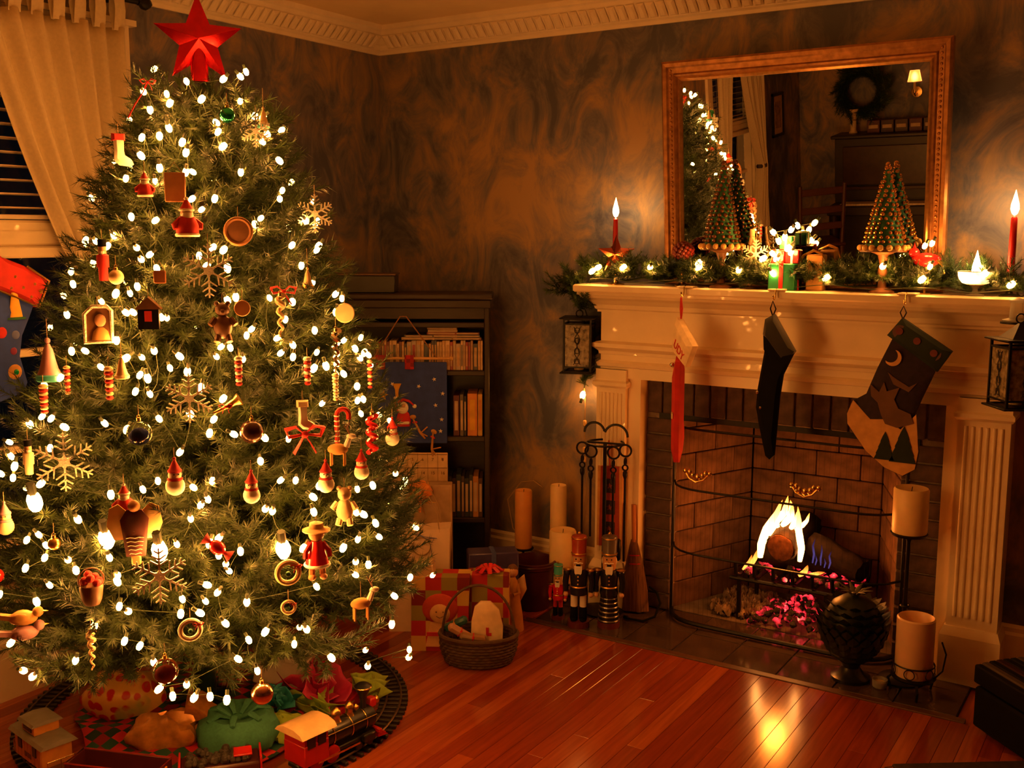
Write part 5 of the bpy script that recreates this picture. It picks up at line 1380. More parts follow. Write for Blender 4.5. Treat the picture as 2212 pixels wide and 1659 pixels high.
for k, (lb, s_, zo, mt) in enumerate([('cream disc case lying flat above the middle of the upright row', .30, 0, PLAST[4]), ('dark disc case lying flat on the cream one', .295, .011, PLAST[3]), ('brown disc case lying flat at the right end of the row, lowest of three', .10, 0, PLAST[5]), ('black disc case lying flat at the right end, middle of three', .10, .011, PLAST[6]), ('red brown disc case lying flat at the right end, top of three', .105, .022, PLAST[8]),
                                      ('red disc case at the bottom of the small stack near the shelf middle', .20, .022, PLAST[2]), ('cream disc case, middle of the small stack near the shelf middle', .20, .033, PLAST[4]), ('tan disc case on top of the small stack near the shelf middle', .198, .044, PLAST[0])]):
    flat_case(lb, s_, z0 + zo, .125 if k != 0 else .14, .12, .0105, mt, gg.uniform(-.05, .05))
flat_case('dark disc case lying under the small stack, lower one', .20, z0, .125, .12, .0105, PLAST[3]); flat_case('brown disc case lying under the small stack, upper one', .20, z0 + .011, .125, .12, .0105, PLAST[5])
ORB = M('orange_binder', (.62, .24, .04), .5); YB = M('yellow_binder', (.60, .36, .07), .5)
BK = [('dark maroon book standing at the left of the shelf with orange binders', .128, .026, .175, (.10, .015, .02)), ('slim grey book beside the orange binders', .110, .016, .178, (.12, .11, .10)), ('thin black book next to the wide orange binder', .098, .011, .172, (.015, .014, .014))]
for lb, s_, w_, h, c in BK: upright('book', lb, 'book', s_, w_, h, .15, SH[1] + .0005, M('book_' + str(int(s_ * 1000)), c, .5), 'books on the middle shelf')
upright('binder', 'wide orange ring binder on the middle shelf', 'binder', .052, .042, .182, .15, SH[1] + .0005, ORB, 'books on the middle shelf', YELLOW)
upright('binder', 'narrow yellow ring binder at the right end of the middle shelf', 'binder', .030, .020, .180, .15, SH[1] + .0005, YB, 'books on the middle shelf', ORB)
s = .030
for k in range(9):
    w_ = [.018, .024, .016, .020, .014, .022, .018, .016, .020][k]
    c = [(.10, .05, .03), (.50, .24, .07), (.04, .05, .07), (.03, .04, .05), (.07, .05, .05), (.03, .05, .06), (.05, .03, .03), (.04, .045, .05), (.06, .04, .03)][k]
    upright('book', ['brown book at the right end of the lower shelf', 'orange spined book second from the right on the lower shelf'][k] if k < 2 else 'dark %s book, %s from the right end of the lower shelf' % (['teal', 'navy', 'brown', 'blue green', 'red brown', 'blue', 'grey brown'][k - 2], ORD[k]), 'book', s, w_, .17 + .008 * ((k * 7) % 3), .14, SH[0] + .0005, M('lowbook_%d' % k, c, .6), 'books on the lower shelf')
    s += w_

# advent calendar hanging on the front of the bookcase
ac = thing('advent_calendar', 'blue felt Christmas hanging calendar with a santa and numbered cream pockets on the bookcase', 'wall hanging', bw(.345, -.030, .46), BA)
def acx(s_): return -(s_ - .345)
m = MB(); m.box((0, 0, .575 - .195), (.335, .005, .345), bev=.002); m.build('felt_panel', BLUE, ac)
pp = MB(); pp.box((0, -.004, .075), (.338, .005, .185), bev=.002); pk = pp.build('pocket_panel', M('cream_pockets', S(228, 196, 150), .85), ac)
num = 0
for r in range(3):
    for c in range(8):
        num += 1
        x = -.148 + c * .0423
        text('number', str(num), .018, M('dark_print', (.10, .035, .03), .8), pk, (x, -.0075, .138 - r * .058), (PI / 2, 0, 0))
    m = MB(); m.tube([(-.167, -.007, .160 - r * .058), (.167, -.007, .160 - r * .058)], .0012, 4); m.build('seam', MATS['dark_print'], pk)
for c in range(9):
    m = MB(); m.tube([(-.169 + c * .0423, -.007, .165), (-.169 + c * .0423, -.007, -.012)], .0006, 4); m.build('seam', MATS['dark_print'], pk)
m = MB(); m.tube([(-.185, -.004, .568), (.185, -.004, .568)], .0055, 8); m.ball((-.187, -.004, .568), .010, 10, 6); m.ball((.187, -.004, .568), .010, 10, 6); m.build('dowel', M('pale_dowel', (.62, .36, .13), .5), ac)
tab = plaid_material('red_tab_plaid', (.5, .015, .015), (.30, .012, .02), (.6, .5, .5), 60)
for x in (-.108, .012):
    m = MB(); m.box((x, -.008, .552), (.038, .008, .060), bev=.003); m.build('tab', tab, ac)
m = MB(); m.tube([(-.135, -.004, .572), (-.025, .004, .742), (.0, .004, .742), (.125, -.004, .572)], .0028, 6); m.build('cord', M('brown_ribbon', (.28, .13, .05), .6), ac)
m = MB(); m.tube([(-.012, .004, .742), (-.012, .028, .742)], .003, 6); m.build('nail', BRASS, ac)
ax_, az = acx(.36), .805 - .46
m = MB(); m.lathe([(0, -.036), (.026, -.034), (.032, -.01), (.024, .02), (.012, .034), (0, .036)], 16); m.v = [(p[0], p[1] * .35, p[2]) for p in m.v]; m.build('santa_coat', RED, ac, (ax_, -.006, az - .03))
m = MB(); m.ball((0, 0, 0), .024, 14, 9, sc=(1, .4, 1.1)); m.build('santa_beard', WHITE, ac, (ax_ - .002, -.012, az + .016))
m = MB(); m.ball((0, 0, 0), .010, 10, 7, sc=(1, .5, .8)); m.build('santa_face', SKIN, ac, (ax_ + .001, -.020, az + .026))
m = MB(); m.tube([(-.022, 0, .038), (0, 0, .050), (.024, 0, .044), (.044, 0, .026)], [.012, .013, .010, .006], 8, flat=.5); m.ball((.047, 0, .022), .009, 8, 6, 1, sc=(1, .6, 1)); m.build('santa_hat', [RED, WHITE], ac, (ax_, -.010, az))
m = MB(); m.tube([(-.020, 0, 0), (-.036, 0, .030), (-.032, 0, .052)], [.010, .009, .008], 8, flat=.5); m.ball((-.032, 0, .056), .009, 8, 6, 1, sc=(1, .6, .8)); m.build('santa_arm', [RED, WHITE], ac, (ax_, -.008, az))
m = MB(); m.box((0, 0, 0), (.052, .010, .012), bev=.003); m.build('santa_belt', WHITE, ac, (ax_, -.014, az - .048))
m = MB(); m.lathe([(.006, 0), (.008, .03), (.014, .045), (.019, .055)], 12); m.v = [(p[0], p[1] * .4, p[2]) for p in m.v]; m.build('trumpet', YELLOW, ac, (ax_ - .026, -.008, az + .062))
m = MB(); puffy_star(m, .022, .009, .004); m.build('star', YELLOW, ac, (acx(.444), -.005, .873 - .46), (0, .2, 0), smooth=False)
m = MB(); puffy_star(m, .010, .004, .003)
sm = m.mesh('small_star', WHITE, False)
for x, z in ((.115, .48), (.12, .37), (.05, .45), (.15, .42), (-.03, .30), (.14, .26), (.145, .31), (-.06, .46)): put(sm, 'small_star', ac, (x, -.005, z), (0, x * 9, 0))
for k, (x, z, rr) in enumerate(((.045, .265, .5), (.100, .200, 1.05))):
    dr = MB(); dr.tube([(-.02, 0, .048), (-.006, 0, .020), (.010, 0, -.012), (.030, 0, -.036)], [.008, .012, .013, .008], 8, flat=.4); dr.ball((-.020, 0, .056), .012, 10, 7, sc=(1.1, .5, .8))
    for q in (-.4, .4): dr.tube([(.012, 0, -.012), (.040, 0, -.006 + q * .05)], .003, 5)
    o = dr.build('reindeer', TAN, ac, (x, -.008, z), (0, rr - .5, 0))
    m = MB(); m.ball((-.012, -.005, .034), .008, 8, 5, sc=(1.4, .4, .7)); m.build('reindeer_scarf', RED, o)

# ------------------------------------------------------------------ gifts beside the bookcase
WBAG = M('white_gift_bag', S(228, 198, 165), .5, var=.05)
t = thing('gift_bag', 'white paper gift bag with rope handles and a blue ribbon before the bookcase', 'gift bag', (.775, -.715, 0), BA, 'gifts by the bookcase')
m = MB(); m.prism([(-.13, 0), (.10, 0), (.11, .415), (-.135, .400)], .10); m.build('bag', WBAG, t, smooth=False)
for y in (-.048, .048):
    m = MB(); m.tube([(-.07, y, .40), (-.06, y * 1.0, .50), (-.02, y, .545), (.03, y, .54), (.06, y, .48), (.07, y, .40)], .0022, 6); m.build('handle', CORD, t)
m = MB(); m.tube([(-.02, -.052, .40), (.02, -.056, .375), (.05, -.054, .38), (.035, -.056, .35), (.04, -.054, .31), (.052, -.055, .285)], .003, 6, flat=.3); m.tube([(-.03, -.053, .395), (.015, -.058, .385), (.06, -.054, .378)], .003, 6, flat=.3); m.build('ribbon', M('blue_ribbon', (.10, .13, .40), .4), t)
m = MB(); m.torus((.0, -.053, .345), .035, .0022, 20, 5); m.build('printed_ring', CORD, t)
t = thing('gift_box', 'pale wrapped gift box with a gold bow behind the white gift bag', 'gift', (.66, -.58, 0), BA, 'gifts by the bookcase')
m = MB(); m.box((0, 0, .27), (.26, .07, .54), bev=.003); m.build('box', M('pale_wrap', (.45, .30, .17), .45), t)
m = MB()
for k in range(11):
    a = k * .571; q = .018 + .012 * (k % 3)
    m.tube([(0, -.004, 0), (q * math.cos(a), -.012, q * math.sin(a)), (q * 1.7 * math.cos(a + .2), -.006, q * 1.7 * math.sin(a + .2))], [.003, .006, .002], 6, flat=.4)
m.build('bow', GOLD, t, (.02, -.036, .49))
t = thing('tissue_bundle', 'orange tissue bundle sticking up beside the calendar pockets', 'tissue paper', (.705, -.640, .50), BA, 'gifts by the bookcase')
m = blob(.035, (1.2, .8, 1.0), 51, .2); m.build('tissue', M('orange_tissue', (.62, .20, .03), .6), t, (0, 0, .03))
m = MB(); m.tube([(0, 0, .01), (0, .0, -.06)], .006, 6); m.build('stem', MATS['orange_tissue'], t)
t = thing('gift_box', 'blue purple wrapped gift box behind the doll print gift bag', 'gift', (.96, -.50, 0), BA + .15, 'gifts by the bookcase')
m = MB(); m.box((0, 0, .145), (.20, .09, .29), bev=.004); m.build('box', M('violet_wrap', (.075, .06, .20), .3, .1), t)
m = MB(); m.box((0, -.001, .145), (.018, .094, .294)); m.build('ribbon', MATS['blue_ribbon'], t, smooth=False)
t = thing('gift_roll', 'tan wrapped oblong gift tilted among the right branches of the tree', 'gift', (.93, -.86, .0), .5, 'gifts by the bookcase')
m = MB(); m.box((0, 0, .17), (.09, .06, .34), bev=.004); m.build('box', M('tan_wrap', (.52, .33, .16), .6), t, rot=(0, -.12, 0))
PATCH = plaid_material('patchwork_wrap', (.62, .36, .07), (.45, .014, .012), (.25, .45, .25), 17)
t = thing('gift_bag', 'patchwork gift bag printed with a red haired doll face', 'gift bag', (.955, -.83, 0), .55, 'gifts by the bookcase')
m = MB(); m.prism([(-.115, 0), (.095, 0), (.105, .285), (-.11, .285)], .10); m.build('bag', PATCH, t, smooth=False)
m = MB(); m.ball((-.005, -.05, .165), .058, 18, 12, sc=(1.15, .22, 1)); m.build('printed_hair', M('doll_hair', (.50, .045, .015), .7), t)
m = MB(); m.ball((-.005, -.060, .150), .038, 16, 10, sc=(1, .2, 1)); m.build('printed_face', M('doll_face', (.72, .40, .17), .7), t)
m = MB(); m.tube([(-.018, -.0685, .142), (-.005, -.070, .136), (.008, -.0685, .142)], .0015, 5); m.ball((-.018, -.068, .158), .003, 6, 4); m.ball((.008, -.068, .158), .003, 6, 4); m.build('printed_smile', BROWN, t)
m = MB(); m.prism([(-.06, .02), (.05, .02), (.03, .115), (-.04, .115)], .012, y0=-.052); m.build('printed_dress', MATS['doll_face'], t)
m = MB(); m.box((-.005, -.060, .070), (.10, .006, .014)); m.build('printed_sash', RED, t, smooth=False)
t = thing('gift_bow', 'shiny red gift bow on top of the parcels above the basket', 'bow', (1.09, -.72, .285), .5, 'gifts by the bookcase')
m = MB()
for k in range(9):
    a = k * .7
    m.tube([(0, 0, 0), (.030 * math.cos(a), .03 * math.sin(a), .022), (.052 * math.cos(a), .052 * math.sin(a), .010), (.02 * math.cos(a), .02 * math.sin(a), .002)], [.003, .009, .009, .003], 7, flat=.35)
m.build('loops', REDG, t)
t = thing('gift_box', 'green and red striped gift box under the shiny red bow', 'gift', (1.085, -.715, 0), .5, 'gifts by the bookcase')
m = MB(); m.box((0, 0, .142), (.16, .08, .284), bev=.003); m.build('box', PATCH, t, smooth=False)
t = thing('angel_figure', 'slim yellow robed figure standing behind the basket', 'figurine', (1.085, -.545, 0), .5)
m = MB(); m.lathe([(.045, 0), (.040, .06), (.026, .15), (.018, .20), (.010, .215)], 16); m.build('robe', M('ochre_robe', (.55, .27, .06), .7), t)
m = MB(); m.ball((0, 0, .235), .022, 14, 9); m.build('head', SKIN, t)
for sg in (-1, 1):
    m = MB(); m.prism([(sg * .01, .19), (sg * .045, .22), (sg * .055, .16), (sg * .03, .11)], .006, y0=.018, bulge=.003); m.build('wing', CREAMF, t)
    m = MB(); m.tube([(sg * .018, 0, .185), (sg * .026, -.018, .155), (sg * .006, -.030, .150)], .008, 7); m.build('arm', MATS['ochre_robe'], t)
m = MB(); m.ball((0, .004, .244), .021, 12, 8); m.build('hair', BROWN, t)
# basket
bs = thing('wicker_basket', 'dark oval wicker basket with a tall hoop handle on the floor', 'basket', (1.150, -.875, 0), .55)
bs.scale = (.88, .88, .9)
WICK = M('dark_wicker', (.085, .042, .020), .7, var=.35, scale=40)
for k in range(9):
    z = .010 + k * .0125; q = .86 + .14 * math.sin(min(1, k / 6) * PI / 2)
    pts = []
    for i in range(56):
        a = 2 * PI * i / 56
        w_ = 1 + .022 * (1 if (i + k) % 2 else -1)
        pts.append((.155 * q * w_ * math.cos(a), .108 * q * w_ * math.sin(a), z))
    m = MB(); m.tube(pts, .0068, 5, closed=True); m.build('weave_ring', WICK, bs)
m = MB()
for i in range(28):
    a = 2 * PI * i / 28
    m.tube([(.155 * .86 * math.cos(a), .108 * .86 * math.sin(a), .006), (.158 * math.cos(a), .110 * math.sin(a), .115)], .004, 4)
stuff(m.build('stakes', WICK, bs))
m = MB(); m.lathe([(0, .004), (.85, .004), (.85, .010), (0, .010)], 28); m.v = [(p[0] * .155, p[1] * .108, p[2]) for p in m.v]; m.build('bottom', WICK, bs)
m = MB(); m.tube([(.160 * math.cos(a), .112 * math.sin(a), .120) for a in [2 * PI * i / 48 for i in range(48)]], .009, 7, closed=True); m.build('rim', WICK, bs)
m = MB(); m.tube([(.152 * math.cos(a) * (1 if abs(math.cos(a)) < .9 else .98), 0, .115 + .205 * math.sin(a)) for a in [PI * i / 24 for i in range(25)]], .009, 8, flat=.6); m.build('handle', WICK, bs)
t = thing('cream_tag_card', 'tall rounded cream card with a small red print standing in the basket', 'card', (1.172, -.862, .024), .55)
t.scale = (.88, .88, .92)
m = MB(); m.prism([(-.062, 0), (.068, 0), (.072, .12), (.055, .19), (.02, .222), (-.02, .222), (-.045, .20), (-.058, .14)], .022, bulge=.004); m.build('card', M('cream_card', S(238, 208, 165), .35), t)
m = MB(); m.box((.008, -.018, .105), (.012, .003, .030)); m.box((.016, -.018, .092), (.018, .003, .012)); m.build('red_print', RED, t, smooth=False)
for k, (lb, x, y, z, c, r) in enumerate([('red and white striped packet lying across the basket rim', -.075, -.03, .135, (.55, .30, .20), .6), ('teal wrapped packet standing in the left of the basket', -.095, .02, .150, (.03, .12, .12), -.5), ('brown wrapped packet lying low in the basket front', -.02, -.055, .120, (.30, .16, .07), .2)]):
    t = thing('packet', lb, 'packet', (1.150 + x * .76 - y * .46, -.875 + x * .46 + y * .76, z * .9), .55 + r * .4, 'packets in the wicker basket')
    m = MB(); m.box((0, 0, 0), (.095, .030, .028), bev=.008, rot=(.3, r, 0)); m.build('wrapper', M('packet_%d' % k, c, .4), t)
    m = MB(); m.box((0, 0, 0), (.014, .032, .030), bev=.006, rot=(.3, r, 0)); m.build('band', RED if k != 1 else GOLD, t)

# ------------------------------------------------------------------ mirror over the mantel
TILT = math.atan2(.07, .75)
mr = thing('gilt_mirror', 'large gilt framed mirror leaning forward over the mantel', 'mirror', (2.005, -.043, 1.350), 0, None, (TILT, 0, 0))
FRW, MW, MH = .072, 1.030, .838
GILT = M('gilt_frame', (.34, .15, .045), .42, .55, .3, 40, bump=.25)
GILTL = M('gilt_lip', (.50, .27, .10), .3, .7, .2, 60)
def mitre(u0, u1, prof, horizontal, at, flip):
    # a frame member; prof: (offset inwards, y); mitred ends
    vs, fs = [], []
    for e, sgn in ((u0, 1), (u1, -1)):
        for q, y in prof:
            a = e + sgn * q; b = at + (q if not flip else -q)
            vs.append((a, y, b) if horizontal else (b, y, a))
    n = len(prof)
    fs = [(i, (i + 1) % n, n + (i + 1) % n, n + i) for i in range(n)] + [tuple(range(n)), tuple(range(2 * n - 1, n - 1, -1))]
    return MB().add(vs, fs)
PR = [(0, 0), (0, -.030), (.008, -.038), (.020, -.036), (.026, -.028), (.044, -.024), (.050, -.030), (.056, -.026), (.060, -.018), (.060, 0)]
PL = [(.060, 0), (.060, -.018), (.066, -.020), (.074, -.012), (.076, 0)]
for pf, nm, mt in ((PR, 'frame_rail', GILT), (PL, 'frame_lip', GILTL)):
    mitre(-MW / 2, MW / 2, pf, True, 0, False).build(nm, mt, mr, smooth=False)
    mitre(-MW / 2, MW / 2, pf, True, MH, True).build(nm, mt, mr, smooth=False)
    mitre(0, MH, pf, False, -MW / 2, False).build(nm, mt, mr, smooth=False)
    mitre(0, MH, pf, False, MW / 2, True).build(nm, mt, mr, smooth=False)
m = MB(); m.mm((-MW / 2 + .06, -.008, .06), (MW / 2 - .06, -.004, MH - .06)); m.build('glass', M('mirror_glass', (.86, .86, .86), .0, 1.0, 0), mr, smooth=False)
m = MB(); m.mm((-MW / 2 + .02, -.003, .02), (MW / 2 - .02, .004, MH - .02)); m.build('backing', BROWN, mr, smooth=False)
bd = MB(); bd.ball((0, 0, 0), .0052, 6, 4); bd_me = bd.mesh('bead', GILT)
for sx in (-1, 1):
    for k in range(46): put(bd_me, 'bead', mr, (sx * (MW / 2 - .035), -.027, .035 + k * .0171))

# ------------------------------------------------------------------ mantel top
MT = 1.3452
def sprig(seed, L=.12):
    gg = random.Random(seed); mb = MB()
    e = Vector((L, 0, L * .15)); mb.tube([(0, 0, 0), e * .5, e], .0016, 3, 1)
    needles(mb, Vector((0, 0, 0)), e, 900, .026, .002, gg, .9, .0030)
    for s_ in (-1, 1):
        for q in (.25, .5):
            b = e * q; f = b + Vector((L * .42, s_ * L * .34, gg.uniform(-.1, .3) * L)); mb.tube([b, f], .0014, 3, 1); needles(mb, b, f, 850, .025, .002, gg, .9, .0030)
    return mb.mesh('sprig', [NEEDLE2, STEM], False)
SPR = [sprig(60 + k, .085 + .012 * k) for k in range(5)]
gl = thing('mantel_garland', 'green fir garland laid along the mantel shelf', 'garland', (1.98, -.14, MT))
gg = random.Random(31)
def garland(parent, path, n, mx=1.0, org=(0, 0, 0), up_=.35, gap=None):
    P = [Vector(p) for p in path]
    for k in range(n):
        f = (k + gg.random() * .8) / n * (len(P) - 1); i = min(int(f), len(P) - 2)
        q = P[i].lerp(P[i + 1], f - i) - Vector(org)
        if gap and gap[0] < q.x + org[0] < gap[1]: q += Vector((0, .055, 0))
        put(SPR[k % 5], 'sprig', parent, q + Vector((gg.uniform(-.02, .02), gg.uniform(-.015, .02), gg.uniform(0, .02))), (gg.uniform(-.6, .6), gg.uniform(-up_ - .75, .05), gg.uniform(-PI * 1.08, .26)), mx * gg.uniform(.55, .95))
path = [(1.20 + .0785 * k, -.135 + .018 * math.sin(k * 1.9), MT + .022 + .008 * math.sin(k * 2.7)) for k in range(21)]
garland(gl, path, 230, org=(1.98, -.14, MT), gap=(2.572, 2.692))
m = MB(); m.tube([Vector(p) - Vector((1.98, -.14, MT)) for p in path], .004, 5); m.build('stem', STEM, gl)
gls = thing('garland_lights', 'short string of white fairy lights tucked into the mantel garland', 'string lights', (1.98, -.16, MT))
LB = [(1288, 592), (1272, 600), (1355, 592), (1425, 592), (1545, 592), (1545, 583), (1640, 597), (1695, 575), (1750, 555), (1725, 575), (1835, 612), (1950, 590), (2028, 614), (2145, 603), (2193, 622)]
for k, (px, py) in enumerate(LB):
    x = 1.231 + (px - 1272) * (2.745 - 1.231) / (2193 - 1272); z = 1.352 + (632 - py + (px - 1700) * .018) * .00184
    b = put(bulb_me, 'bulb', gls, (x - 1.98, -.035, max(z, 1.358) - MT), (gg.uniform(-1, 1), .8, 0), 1.15); put(sock_me, 'socket', b, (0, 0, .011))
m = MB(); m.tube([(x - 1.98, -.02 + .01 * math.sin(x * 30), .018 + .006 * math.sin(x * 21)) for x in [1.22 + .04 * k for k in range(39)]], .0014, 4); m.build('wire', STEM, gls)

FLC = flame_material('candle_flame', (1.0, .50, .15), (1.0, .42, .10), CANDLE_STR, CANDLE_STR * .5)
def flame(t, z, s=1.0, wick=True):
    m = MB(); m.lathe([(.0, 0), (.0045, .004), (.0072, .012), (.0066, .020), (.0040, .030), (.0015, .040), (0, .046)], 10); m.v = [(p[0] * s, p[1] * s, p[2] * s) for p in m.v]; m.build('flame', FLC, t, (0, 0, z + .004))
    m = MB(); m.tube([(0, 0, z - .002), (.0008, 0, z + .010)], .0009, 5); m.build('wick', BLACKF, t)
t = thing('taper_candle', 'lit red taper candle at the left end of the mantel', 'candle', (1.313, -.158, 1.488))
m = MB(); m.lathe([(.0105, 0), (.0098, .08), (.0085, .112), (.004, .116), (0, .114)], 14); m.build('wax', REDWAX, t); flame(t, .114, 1.7)
t = thing('star_candle_holder', 'metal star shaped candle holder under the left red candle', 'candle holder', (1.321, -.163, MT), .25)
m = MB(); m.lathe([(.034, 0), (.034, .004), (.010, .010), (.007, .02), (.007, .07), (.016, .080)], 14); m.build('stand', BRASS, t)
m = MB(); puffy_star(m, .078, .032, .022); m.build('star', M('red_gold_foil', (.50, .10, .03), .25, .85, .3, 18), t, (.002, -.012, .118), smooth=False)
m = MB(); m.lathe([(.0, .132), (.014, .132), (.016, .142), (.016, .150), (.0125, .150), (.0125, .1425), (0, .1425)], 14); m.build('cup', BRASS, t, (-.008, .005, 0))
m = MB(); m.tube([(-.004, .005, .085), (-.008, .005, .134)], .005, 8); m.build('post', BRASS, t)
t = thing('taper_candle', 'tall lit red taper candle at the right end of the mantel', 'candle', (2.732, -.125, 1.375))
m = MB(); m.lathe([(.0118, 0), (.0112, .15), (.0098, .222), (.005, .228), (0, .226)], 14); m.build('wax', REDWAX, t); flame(t, .226, 1.8)
t = thing('candle_holder', 'small black candle holder hidden in the garland under the right red candle', 'candle holder', (2.732, -.125, MT))
m = MB(); m.lathe([(.030, 0), (.032, .004), (.012, .010), (.010, .016), (.0175, .022), (.0175, .040), (.0128, .040), (.0128, .0295), (0, .0295)], 16); m.build('base', BLACKM, t)
m = MB(); m.torus((.036, 0, .014), .012, .003, 14, 6); m.build('finger_loop', BLACKM, t)
t = thing('glass_candle_cup', 'footed frosted glass cup glowing with a lit candle on the mantel', 'candle holder', (2.632, -.145, MT))
FROST = M('frosted_glass', (.97, .93, .86), .5, trans=.8, var=0)
m = MB(); m.lathe([(.028, 0), (.030, .004), (.010, .010), (.008, .022), (.014, .030), (.026, .036), (.026, .039), (0, .0395)], 28); m.build('foot', FROST, t)
mt = bpy.data.materials.new('milk_glass'); mt.use_nodes = True; nt = mt.node_tree; nt.nodes.clear()
o_ = nt.nodes.new('ShaderNodeOutputMaterial'); tl = nt.nodes.new('ShaderNodeBsdfTranslucent'); gs = nt.nodes.new('ShaderNodeBsdfGlossy'); mxs = nt.nodes.new('ShaderNodeMixShader')
tl.inputs['Color'].default_value = (.95, .90, .80, 1); gs.inputs['Roughness'].default_value = .2; mxs.inputs[0].default_value = .06
nt.links.new(tl.outputs[0], mxs.inputs[1]); nt.links.new(gs.outputs[0], mxs.inputs[2]); nt.links.new(mxs.outputs[0], o_.inputs[0])
m = MB(); vs = []; fs = []; pr = [(.026, .036), (.042, .042), (.051, .054), (.055, .066), (.056, .080)]
for r, z in pr: vs += [(r * math.cos(2 * PI * q / 30), r * math.sin(2 * PI * q / 30), z) for q in range(30)]
for a in range(4): fs += [(a * 30 + q, a * 30 + (q + 1) % 30, a * 30 + 30 + (q + 1) % 30, a * 30 + 30 + q) for q in range(30)]
m.add(vs, fs); m.build('bowl', mt, t)
m = MB(); m.torus((0, 0, .080), .056, .0016, 30, 6, 0, 'z'); m.build('rim', FROST, t)
t2 = thing('votive_candle', 'lit votive candle inside the frosted glass cup', 'candle', (2.632, -.145, MT + .0405))
m = MB(); m.lathe([(.024, 0), (.026, .003), (.026, .013), (.020, .015), (0, .012)], 18); m.build('wax', M('glowing_wax', (.95, .75, .5), .4, sss=.5, var=0), t2); flame(t2, .013, 2.0)
# beaded cone trees
def cone_tree(label, x, y, h, r, mat1, mat2, stand):
    t = thing('cone_tree', label, 'decoration', (x, y, MT))
    zb = .158
    m = MB(); m.lathe([(r * .70, zb), (r * .66, zb + .02), (.004, zb + h - .01), (0, zb + h)], 18); m.build('cone', GREEN, t)
    bm = MB(); bm.ball((0, 0, 0), .0068, 7, 5); me = bm.mesh('bead', mat1)
    k = 0
    rows = int(h / .0155)
    for j in range(rows):
        zz = zb + .016 + j * .0155; rr = r * .72 * (1 - (zz - zb) / h) + .003
        n = max(3, int(2 * PI * rr / .021))
        for i in range(n):
            a = 2 * PI * (i + .5 * (j % 2)) / n + gg.uniform(-.1, .1)
            b = put(me, 'bead', t, (rr * math.cos(a), rr * math.sin(a), zz), None or (0, 0, 0), gg.uniform(.75, 1.2)); k += 1
    pm = MB(); pm.ball((0, 0, 0), .011, 9, 6); pme = pm.mesh('pearl', mat2)
    for i in range(17):
        a = 2 * PI * i / 17; put(pme, 'pearl', t, (r * .84 * math.cos(a), r * .84 * math.sin(a), zb - .004), (0, 0, 0))
    m = MB(); m.cyl((0, 0, zb - .018), r * .86, .012, 24); m.build('plate', BROWN, t)
    m = MB(); m.lathe(stand, 18); m.build('stand', BROWN, t)
    m = MB(); m.ball((0, 0, zb + h), .009, 8, 6); m.build('finial', mat1, t)
ST = [(.040, 0), (.042, .006), (.016, .018), (.012, .05), (.018, .07), (.012, .10), (.020, .130), (.046, .1405)]
BEADG = M('gold_bead', (.62, .30, .07), .22, .9, .2, 30)
BEADB = M('bronze_bead', (.20, .09, .03), .3, .8, .2, 30)
PEARL = M('cream_pearl', S(214, 172, 100), .35)
cone_tree('dark bronze beaded cone tree standing before the left half of the mirror', 1.751, -.150, .300, .092, BEADB, PEARL, ST)
cone_tree('gold beaded cone tree standing before the right half of the mirror', 2.335, -.150, .275, .092, BEADG, PEARL, ST)
t = thing('berry_topiary', 'dark red berry ball on a brass candlestick near the left mirror corner', 'decoration', (1.598, -.15, MT))
m = MB(); m.lathe([(.030, 0), (.030, .005), (.010, .014), (.0075, .03), (.011, .05), (.0075, .07), (.010, .095), (.022, .106)], 16); m.build('candlestick', BRASS, t)
m = MB()
for k in range(70):
    z = 1 - 2 * (k + .5) / 70; a = k * 2.4; q = math.sqrt(1 - z * z); m.ball((.036 * q * math.cos(a), .036 * q * math.sin(a), .135 + .030 * z), .0085, 6, 5)
stuff(m.build('berries', M('dark_berry', (.16, .015, .012), .25), t)); m = MB(); m.ball((0, 0, .135), .032, 10, 7); m.build('core', BROWN, t)
# lit stack of presents before the mirror
def mini_box(label, x, z, s_, c, rb, rz=.2):
    t = thing('small_gift_box', label, 'decoration', (x, -.150, z), rz, 'little gift boxes stacked before the mirror')
    m = MB(); m.box((0, 0, s_ / 2), (s_, s_, s_), bev=.003); m.build('box', c, t)
    m = MB(); m.box((0, 0, s_ / 2), (s_ * .16, s_ * 1.03, s_ * 1.03)); m.box((0, 0, s_ / 2), (s_ * 1.03, s_ * .16, s_ * 1.03)); m.build('ribbon', rb, t, smooth=False)
FOG = M('green_gift_foil', (.015, .22, .08), .3, .3); 
for lb, x, z, s_, c, rb in [('large dark green little gift box at the bottom of the stack before the mirror', 1.995, MT + .0, .095, FOG, RED), ('red little gift box in the left of the second row', 1.972, MT + .0965, .048, REDG, WHITE), ('second red little gift box in the right of the second row', 2.024, MT + .0965, .048, REDG, WHITE), ('bright green little gift box on top of the stack', 2.000, MT + .146, .046, FOG, WHITE)]:
    mini_box(lb, x, z, s_, c, rb, .0)
t = thing('gift_stack_lights', 'cluster of white lights wound over the little gift boxes', 'string lights', (1.995, -.19, MT + .10))
for x, z in ((-.030, .105), (.012, .088), (.034, .115), (-.030, .030), (.036, .036), (-.010, .075), (-.026, -.040)):
    b = put(bulb_me, 'bulb', t, (x, -.016, z), (.5, x * 20, 0), 1.05); put(sock_me, 'socket', b, (0, 0, .011))
m = MB(); m.tube([(-.03, -.006, -.05), (-.04, -.008, .0), (-.03, -.004, .04), (.035, -.004, .04), (.02, -.005, .08), (-.03, -.006, .105), (.034, -.004, .118)], .0013, 4); m.build('wire', STEM, t)
t = thing('gold_ribbon_arch', 'gold ribbon curl arching over a small gold box beside the little gift stack', 'decoration', (2.092, -.145, MT))
